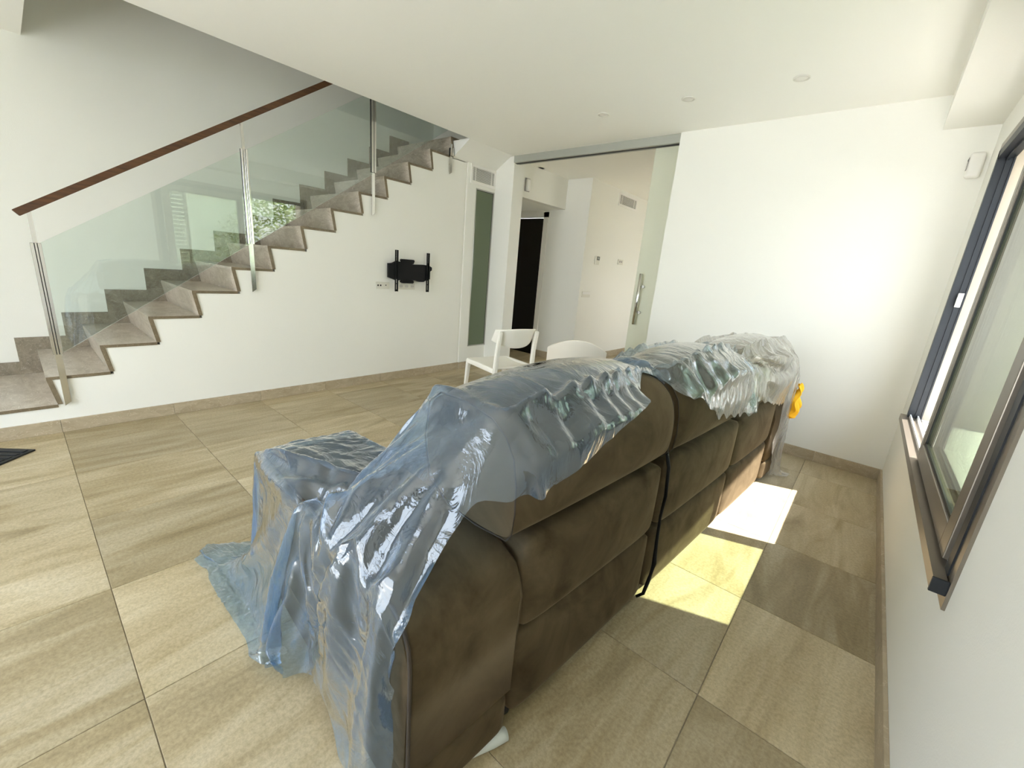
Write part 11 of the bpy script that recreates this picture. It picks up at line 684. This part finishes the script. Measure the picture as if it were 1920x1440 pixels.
def m_film(name, tint, alpha_d, dcol, rough, crumple, refl=2.2, scale=9, haze=.5):
    m = bpy.data.materials.new(name); m.use_nodes = True; t = m.node_tree; t.nodes.clear()
    def nn(k): return t.nodes.new(k)
    out = nn('ShaderNodeOutputMaterial'); tr = nn('ShaderNodeBsdfTransparent'); gl = nn('ShaderNodeBsdfGlossy'); df = nn('ShaderNodeBsdfDiffuse'); tl = nn('ShaderNodeBsdfTranslucent')
    tr.inputs[0].default_value = (*tint, 1); df.inputs[0].default_value = (*dcol, 1); tl.inputs[0].default_value = (*dcol, 1); gl.inputs['Roughness'].default_value = rough
    tcn = nn('ShaderNodeTexCoord')
    no = nn('ShaderNodeTexNoise'); no.inputs['Scale'].default_value = scale; no.inputs['Detail'].default_value = 5; no.inputs['Distortion'].default_value = 1.4
    mp = nn('ShaderNodeMapping'); mp.inputs['Scale'].default_value = (1.0, 1.6, .8); t.links.new(tcn.outputs['Object'], mp.inputs[0]); t.links.new(mp.outputs[0], no.inputs['Vector'])
    vo = nn('ShaderNodeTexVoronoi'); vo.inputs['Scale'].default_value = scale*2.2; vo.feature = 'DISTANCE_TO_EDGE'; 
    ad = nn('ShaderNodeMixRGB'); ad.inputs[0].default_value = .12; t.links.new(tcn.outputs['Object'], ad.inputs[1]); t.links.new(no.outputs['Color'], ad.inputs[2]); t.links.new(ad.outputs[0], vo.inputs['Vector'])
    b1 = nn('ShaderNodeBump'); b1.inputs['Strength'].default_value = crumple; b1.inputs['Distance'].default_value = .03; t.links.new(no.outputs['Fac'], b1.inputs['Height'])
    b2 = nn('ShaderNodeBump'); b2.inputs['Strength'].default_value = crumple*.5; b2.inputs['Distance'].default_value = .006; t.links.new(vo.outputs['Distance'], b2.inputs['Height']); t.links.new(b1.outputs[0], b2.inputs['Normal'])
    for s in (gl, df): t.links.new(b2.outputs[0], s.inputs['Normal'])
    fo = schlick(t, b2.outputs[0])
    mu = nn('ShaderNodeMath'); mu.operation = 'MULTIPLY'; mu.inputs[1].default_value = refl; mu.use_clamp = True; t.links.new(fo, mu.inputs[0])
    lw = nn('ShaderNodeLayerWeight'); lw.inputs['Blend'].default_value = .5
    pw = nn('ShaderNodeMath'); pw.operation = 'POWER'; pw.inputs[1].default_value = 2.0; t.links.new(lw.outputs['Facing'], pw.inputs[0])
    ma = nn('ShaderNodeMath'); ma.operation = 'MULTIPLY_ADD'; ma.inputs[1].default_value = haze; ma.inputs[2].default_value = alpha_d; ma.use_clamp = True; t.links.new(pw.outputs[0], ma.inputs[0])
    m0 = nn('ShaderNodeMixShader'); m0.inputs[0].default_value = .5; t.links.new(df.outputs[0], m0.inputs[1]); t.links.new(tl.outputs[0], m0.inputs[2])
    m1 = nn('ShaderNodeMixShader'); t.links.new(ma.outputs[0], m1.inputs[0]); t.links.new(tr.outputs[0], m1.inputs[1]); t.links.new(m0.outputs[0], m1.inputs[2])
    m2 = nn('ShaderNodeMixShader'); t.links.new(mu.outputs[0], m2.inputs[0]); t.links.new(m1.outputs[0], m2.inputs[1]); t.links.new(gl.outputs[0], m2.inputs[2]); t.links.new(m2.outputs[0], out.inputs[0])
    return m
FILM_BLUE = m_film('blue_film', (.64, .79, .94), .085, (.31, .53, .87), .06, .32, 3.2, 7, .62)
FILM_GREY = m_film('pale_blue_film', (.82, .88, .92), .17, (.58, .69, .78), .10, .4, 2.6, 8)
FILM_CLEAR = m_film('clear_film', (.92, .91, .89), .26, (.82, .77, .70), .14, .4, 2.4, 9)
def film(key, label, m):
    if key not in FILM: return None
    nu, nv, q, vals = FILM[key]; n = nu*nv; co = [[0]*n for _ in range(3)]
    for a in range(3):
        for j in range(nv):
            acc = co[a][(j-1)*nu] if j else 0
            for i in range(nu):
                acc += vals[a*n+j*nu+i]; co[a][j*nu+i] = acc
    me = bpy.data.meshes.new('plastic_sheet')
    vs_ = [(co[0][i]*q, co[1][i]*q, co[2][i]*q) for i in range(n)]
    fs = [(j*nu+i, j*nu+i+1, (j+1)*nu+i+1, (j+1)*nu+i) for j in range(nv-1) for i in range(nu-1)]
    me.from_pydata(vs_, [], fs); me.update()
    o = link_mesh('plastic_sheet', me, m, None, True); o.location = SO; o.rotation_euler = (0, 0, ANG)
    subsurf(o, 1); tag(o, label, 'plastic sheet'); return o
film('near', 'blue translucent plastic dust sheet draped over the near headrest and armrest down to the floor', FILM_BLUE)
film('mid', 'pale crumpled plastic sheet draped over the middle headrest', FILM_GREY)
film('far', 'clear crinkled plastic wrap over the far headrest and end of the sofa', FILM_CLEAR)

# ------------------------------------------------------------------ chairs
def bent(name, fn, nu, nv, thick, m, parent, crease=False):
    """sheet fn(u,v) thickened"""
    bm = bmesh.new(); g = [[bm.verts.new(fn(i/nu, j/nv)) for i in range(nu+1)] for j in range(nv+1)]
    for j in range(nv):
        for i in range(nu): bm.faces.new((g[j][i], g[j][i+1], g[j+1][i+1], g[j+1][i]))
    o = from_bm(name, bm, m, parent, True)
    s = o.modifiers.new('solid', 'SOLIDIFY'); s.thickness = thick; s.offset = 0
    b = o.modifiers.new('bevel', 'BEVEL'); b.width = thick*.3; b.segments = 2; b.limit_method = 'ANGLE'
    return o
# local frame: +x to the front, y to the left, origin on the floor under the seat centre
ch = thing('armless_chair', 'white moulded plastic chair facing the stair wall, its low back towards the sofa', 'chair', (-2.515, 2.835, 0), math.radians(166.5))
def seatf(u, v):
    x = .215-.43*u; y = (v-.5)*(.455-.03*u); return (x, y, .462-.018*math.sin(math.pi*u)*1.0-.012*(1-(2*v-1)**2)*math.sin(math.pi*u))
bent('seat', seatf, 10, 10, .018, CHAIRPL, ch)
def backf(u, v):
    a = (u-.5)*2; y = a*.215; drop = .105*(1-a*a)*0+.0
    top = .815-.012*a*a; bot = .705-.065*(1-abs(a)**2.2)
    z = bot+(top-bot)*v; x = -.232-.05*(v)+.075*abs(a)**3.2
    return (x, y, z)
bent('backrest', backf, 20, 8, .016, CHAIRPL, ch)
def legp(pts, w, d, name='leg'):
    bm = bmesh.new(); rings = []
    for (x, y, z, k) in pts:
        rings.append([bm.verts.new((x+sx_*d*k/2, y+sy_*w*k/2, z)) for sx_, sy_ in ((-1, -1), (1, -1), (1, 1), (-1, 1))])
    for A, B in zip(rings, rings[1:]):
        for k in range(4): bm.faces.new((A[k], A[(k+1) % 4], B[(k+1) % 4], B[k]))
    bm.faces.new(rings[0]); bm.faces.new(rings[-1][::-1])
    bmesh.ops.bevel(bm, geom=list(bm.edges), offset=.005, segments=2, affect='EDGES')
    return from_bm(name, bm, CHAIRPL, ch)
for sgn in (-1, 1):
    legp([(-.275, sgn*.205, 0, .7), (-.225, sgn*.20, .45, 1), (-.235, sgn*.195, .62, 1), (-.262, sgn*.195, .79, .9)], .036, .034)
    legp([(.255, sgn*.215, 0, .7), (.205, sgn*.21, .462, 1.1)], .036, .034)
    bm = bmesh.new(); bm_box(bm, (-.23, sgn*.214-.014, .425), (.215, sgn*.214+.014, .470), .006); from_bm('side_rail', bm, CHAIRPL, ch)
c2 = thing('shell_chair', 'cream rounded chair back just showing over the top of the sofa', 'chair', (-1.83, 3.02, 0), math.radians(124))
def shellf(u, v):
    a = (u-.5)*2; top = .812-.09*abs(a)**2.0; z = .44+(top-.44)*v; return (-.21-.06*v+.10*a*a, a*.235, z)
def shellseat(u, v):
    return (.22-.42*u, (v-.5)*.44, .45-.02*math.sin(math.pi*u))
bent('backrest', shellf, 20, 10, .014, CREAMPL, c2); bent('seat', shellseat, 10, 10, .014, CREAMPL, c2)
for sx_ in (-1, 1):
    for sy_ in (-1, 1):
        tube('leg', [(sx_*.22, sy_*.21, 0), (sx_*.17, sy_*.17, .44)], [.011, .015], CREAMPL, c2)

# ------------------------------------------------------------------ wall things
tv = thing('tv_bracket', 'matt black tilting television bracket bolted to the wall under the stair', 'bracket', (XS, 2.83, 1.19))
def tp(o): return localize(tv, o)
for y in (2.632, 3.038):
    bm = bmesh.new(); bm_box(bm, (XS+.055, y-.016, .975), (XS+.068, y-.010, 1.395)); bm_box(bm, (XS+.055, y+.010, .975), (XS+.068, y+.016, 1.395)); bm_box(bm, (XS+.052, y-.016, .975), (XS+.056, y+.016, 1.395))
    r = tp(from_bm('hanger_rail', bm, BLACK))
    bm = bmesh.new()
    for i in range(11):
        for z0 in (1.29,): bm_box(bm, (XS+.0561, y-.005, z0+i*.0095), (XS+.0568, y+.005, z0+i*.0095+.0045))
    bm_box(bm, (XS+.0561, y-.004, .995), (XS+.0568, y+.004, 1.05)); bm_box(bm, (XS+.0561, y-.004, 1.06), (XS+.0568, y+.004, 1.10))
    h = from_bm('slot', bm, WHITEPL); h.data.transform(Matrix.Translation(-tv.location)); h.parent = r
body = [(2.545, 1.115), (2.60, 1.10), (2.64, 1.088), (2.74, 1.098), (2.85, 1.098), (2.93, 1.083), (2.985, 1.083), (3.03, 1.105), (3.075, 1.115), (3.075, 1.20), (3.098, 1.215), (3.098, 1.245), (3.06, 1.262), (2.99, 1.268), (2.85, 1.262), (2.74, 1.272), (2.64, 1.284), (2.595, 1.262), (2.545, 1.256)]
tp(prism('bracket_body', body, 0, XS+.02, XS+.055, BLACK))
tp(prism('wall_plate', [(2.71, 1.30), (2.722, 1.31), (2.868, 1.31), (2.878, 1.296), (2.862, 1.265), (2.725, 1.268)], 0, XS, XS+.035, BLACK))
tp(prism('wall_plate', [(2.725, 1.098), (2.862, 1.095), (2.874, 1.073), (2.86, 1.06), (2.725, 1.06), (2.712, 1.075)], 0, XS, XS+.035, BLACK))
tp(box('wall_plate_middle', (XS, 2.73, 1.06), (XS+.02, 2.86, 1.31), BLACK))
def outlet(name, label, y0, y1, z0, z1, n, kind):
    t = thing(name, label, 'socket', (XS, (y0+y1)/2, (z0+z1)/2))
    localize(t, box('cover_plate', (XS, y0, z0), (XS+.009, y1, z1), FITTING, bev=.003))
    zc = (z0+z1)/2; st_ = (y1-y0)/n
    for i in range(n):
        c = y0+st_*(i+.5)
        if kind == 'schuko':
            bm = bmesh.new(); cyl(bm, (XS+.0095, c, zc), 0, .022, .003, 20); localize(t, from_bm('socket_ring', bm, mat('socket_recess', (.62, .60, .55), .5)))
            bm = bmesh.new(); cyl(bm, (XS+.0112, c-.009, zc), 0, .0032, .002, 10); cyl(bm, (XS+.0112, c+.009, zc), 0, .0032, .002, 10); localize(t, from_bm('pin_hole', bm, BLACKRUB))
        else:
            bm = bmesh.new()
            if i == 0: bm_box(bm, (XS+.009, c-.024, zc-.008), (XS+.0105, c-.008, zc+.008)); bm_box(bm, (XS+.009, c+.006, zc-.008), (XS+.0105, c+.022, zc+.008))
            else: cyl(bm, (XS+.0097, c-.004, zc+.003), 0, .006, .002, 12)
            localize(t, from_bm('port', bm, BLACKRUB))
    return t
outlet('media_socket', 'white double media socket plate beside the bracket, black ports', 2.422, 2.581, .994, 1.064, 2, 'media')
outlet('power_socket', 'white triple power socket plate under the television bracket', 2.687, 2.905, .994, 1.064, 3, 'schuko')

def grille(name, label, x, y0, y1, z0, z1, n, fr=.028):
    t = thing(name, label, 'vent', (x, (y0+y1)/2, (z0+z1)/2))
    localize(t, boxes('vent_frame', [((x, y0, z0), (x+.012, y0+fr, z1)), ((x, y1-fr, z0), (x+.012, y1, z1)), ((x, y0+fr, z0), (x+.012, y1-fr, z0+fr)), ((x, y0+fr, z1-fr), (x+.012, y1-fr, z1))], WHITEPL))
    localize(t, box('vent_backing', (x-.0, y0+fr, z0+fr), (x+.001, y1-fr, z1-fr), DARKIN))
    h = (z1-z0-2*fr)/n
    for i in range(n):
        z = z0+fr+h*i
        localize(t, prism('slat', [(x+.002, z+h*.55), (x+.011, z+h*.02), (x+.011, z+h*.42), (x+.002, z+h*.95)], 1, y0+fr, y1-fr, WHITEPL))
    for k in (.13, .87):
        yy = y0+fr+(y1-y0-2*fr)*k
        localize(t, box('vent_rib', (x+.002, yy-.004, z0+fr), (x+.0105, yy+.004, z1-fr), WHITEPL))
    return t
grille('air_vent', 'white louvred air vent above the narrow green window', XS+.012, 3.655, 4.075, 2.235, 2.44, 13)
grille('air_vent', 'white louvred air vent high on the hall wall', -3.29, 6.11, 6.72, 2.36, 2.545, 11)
# narrow frosted window
nw = bpy.data.objects.new('window_3', None); C.objects.link(nw); nw.location = (XS+.012, 3.78, .28); nw['kind'] = 'structure'
def np_(o): o.data.transform(Matrix.Translation(-nw.location)); o.parent = nw; return o
X = XS+.012
a, b, c, d = 3.755, 4.068, .285, 2.195
np_(boxes('frame', [((X-.002, a, c), (X+.006, a+.006, d)), ((X-.002, b-.018, c), (X+.006, b, d)), ((X-.002, a, c), (X+.006, b, c+.014)), ((X-.002, a, d-.014), (X+.006, b, d))], SATIN))
np_(boxes('gasket', [((X-.001, b-.024, c+.014), (X+.004, b-.018, d-.014)), ((X-.001, a+.006, d-.02), (X+.004, b-.018, d-.014))], BLACKRUB))
np_(box('frosted_glass', (X-.001, a+.006, c+.014), (X+.0025, b-.018, d-.014), GREENGLASS))
# sliding glass door
sr = struct(box('door_1', (-3.62, YF+.02, 2.512), (-1.655, YF+.13, ZC), RAILALU))
box('track_slot', (-3.62, YF+.055, 2.508), (-1.655, YF+.09, 2.5125), BLACKRUB, sr)
sl = thing('sliding_door', 'frosted glass sliding door half pushed behind the far wall', 'door', (-1.90, YF+.105, 0))
localize(sl, box('glass_leaf', (-1.915, YF+.10, .01), (-.75, YF+.11, 2.508), DOORGLASS))
hd = localize(sl, tube('pull_handle', [(-1.845, YF+.06, .86), (-1.845, YF+.06, 1.365)], .0165, STEEL, None, 16))
for z in (.985, 1.24):
    s = tube('handle_standoff', [(-1.845, YF+.06, z), (-1.845+.0, YF+.10, z)], .010, SATIN, None, 10); localize(sl, s)
    bm = bmesh.new(); cyl(bm, (-1.815, YF+.085, z), 1, .014, .02, 14); localize(sl, from_bm('handle_rose', bm, SATIN))
# hall doorway and fittings
d2 = struct(box('doorway_2', (-4.66, 5.36, 0), (-4.05, 5.40, 2.08), DOORDARK))  # near-black leaf stands in for an unlit open doorway, its darkness painted
bm = bmesh.new(); cyl(bm, (-4.60, 5.345, 1.02), 1, .022, .03, 14); from_bm('door_knob', bm, SATIN, d2, True)
struct(boxes('trim_4', [((-4.05, 5.305, 0), (-3.97, 5.32, 2.16)), ((-4.74, 5.305, 0), (-4.66, 5.32, 2.16)), ((-4.74, 5.305, 2.09), (-3.97, 5.32, 2.16))], WHITEPL))
XH = -3.29
th = thing('thermostat', 'small white wall thermostat with a dark display in the hall', 'thermostat', (XH, 5.69, 1.535))
localize(th, box('thermostat_body', (XH, 5.635, 1.475), (XH+.022, 5.745, 1.595), FITTING, bev=.006))
localize(th, box('display', (XH+.022, 5.66, 1.538), (XH+.024, 5.74, 1.588), mat('display_dark', (.04, .045, .05), .3), bev=.001))
localize(th, box('display_screen', (XH+.024, 5.675, 1.55), (XH+.0245, 5.725, 1.58), mat('display_lcd', (.35, .37, .34), .3)))
sw = thing('hall_socket', 'small white two-port wall plate right of the thermostat', 'socket', (XH, 6.44, 1.56))
localize(sw, box('cover_plate', (XH, 6.36, 1.52), (XH+.01, 6.53, 1.60), FITTING, bev=.003))
localize(sw, boxes('port', [((XH+.01, 6.40, 1.55), (XH+.012, 6.425, 1.58)), ((XH+.01, 6.46, 1.55), (XH+.012, 6.485, 1.58))], GREYPL))
s2 = thing('light_switch', 'white rocker light switch low on the hall wall', 'switch', (XH, 5.50, 1.035))
localize(s2, box('cover_plate', (XH, 5.39, .995), (XH+.010, 5.62, 1.08), FITTING, bev=.003))
localize(s2, box('rocker', (XH+.01, 5.40, 1.035), (XH+.016, 5.61, 1.072), WHITEPL, bev=.002))
def sensor(name, label, build):
    return build(thing(name, label, 'sensor', (0, 0, 0)))
mo = thing('motion_sensor', 'white rounded motion sensor on the lintel inside the hall opening', 'sensor', (-3.69, 4.42, 2.34))
bm = bmesh.new(); bm_box(bm, (-3.69, 4.385, 2.27), (-3.65, 4.455, 2.41), .016, 3); localize(mo, from_bm('sensor_body', bm, WHITEPL, None, True))
localize(mo, box('sensor_backplate', (-3.69, 4.375, 2.265), (-3.678, 4.465, 2.42), GREYPL, bev=.004))
ps = thing('motion_sensor', 'white motion sensor with a grey lens strip on the far wall beside the window', 'sensor', (.255, YF, 2.155))
bm = bmesh.new(); bm_box(bm, (.222, YF-.045, 2.085), (.292, YF, 2.235), .018, 3); localize(ps, from_bm('sensor_body', bm, WHITEPL, None, True))
bm = bmesh.new(); bm_box(bm, (.2195, YF-.040, 2.13), (.2235, YF-.018, 2.205), .002, 2); l = localize(ps, from_bm('sensor_lens', bm, GREYPL))
bm = bmesh.new(); cyl(bm, (.219, YF-.029, 2.19), 0, .007, .003, 12); localize(ps, from_bm('sensor_eye', bm, BLACKRUB))
# ceiling spotlights
for i, (x, lab) in enumerate([(-.678, 'recessed ceiling spotlight nearest the window wall, unlit'), (-1.368, 'recessed ceiling spotlight in the middle of the row of three, unlit'), (-2.057, 'recessed ceiling spotlight nearest the stair, unlit')]):
    t = thing('ceiling_spotlight', lab, 'ceiling light', (x, 3.365, ZC), 0, 'row of recessed spotlights')
    bm = bmesh.new()
    q = bmesh.ops.create_cone(bm, cap_ends=False, segments=32, radius1=.041, radius2=.041, depth=.004)
    bm2 = bmesh.new()
    R = [(.046, 0), (.046, -.006), (.038, -.008), (.033, .014)]
    rings = [[bm2.verts.new((r*math.cos(2*math.pi*k/32), r*math.sin(2*math.pi*k/32), z)) for k in range(32)] for r, z in R]
    for A, B in zip(rings, rings[1:]):
        for k in range(32): bm2.faces.new((A[k], A[(k+1) % 32], B[(k+1) % 32], B[k]))
    bm.free(); from_bm('bezel', bm2, mat('bezel_white', (.74, .72, .66), .4), t, True)
    bm = bmesh.new(); cyl(bm, (0, 0, -.001), 2, .033, .004, 28); from_bm('lamp_face', bm, LAMPGL, t)
# floor things
mt = thing('ribbed_mat', 'black ribbed doormat with one corner in view on the tiles by the stair', 'mat', (-3.646, -.061, 0), math.radians(-133.5+0))
# local +x and +y run along the two edges away from the visible corner
bx = box('mat_base', (0, 0, 0), (.9, .6, .010), MATBLACK, mt, bev=.002)
for i in range(13):
    y = .02+i*.044
    box('rib', (.02, y, .010), (.88, y+.030, .015), MATBLACK, mt, bev=.002, seg=1)
# yellow cloth hanging at the far end of the sofa
def yl(u, v):
    a = (u-.5)*2; w = .026+.022*math.sin(math.pi*min(1, v*1.15))+.018*v*v
    return (.048+.020*math.sin(a*6+v*3)*(.4+v)+.010*math.sin(v*11+a), 2.672+a*w+.010*math.sin(v*8), .705-.235*v-.018*math.cos(a*4)*v+.008*math.sin(a*9+v*3))
yc = bent('yellow_cloth', yl, 22, 22, .005, YELLOW, None); yc.location = SO; yc.rotation_euler = (0, 0, ANG)
tag(yc, 'bright yellow cloth hanging under the clear wrap at the far end of the sofa', 'cloth')
# white pipe end lying under the armrest
pv = tube('plastic_pipe', [(-.615, .48, .019), (-.57, .60, .019), (-.53, .69, .019), (-.515, .73, .019)], [.018, .019, .019, .018], mat('grey_white_pvc', (.62, .66, .64), .4), None, 14)
tag(pv, 'white plastic pipe on the floor against the near armrest', 'pipe')
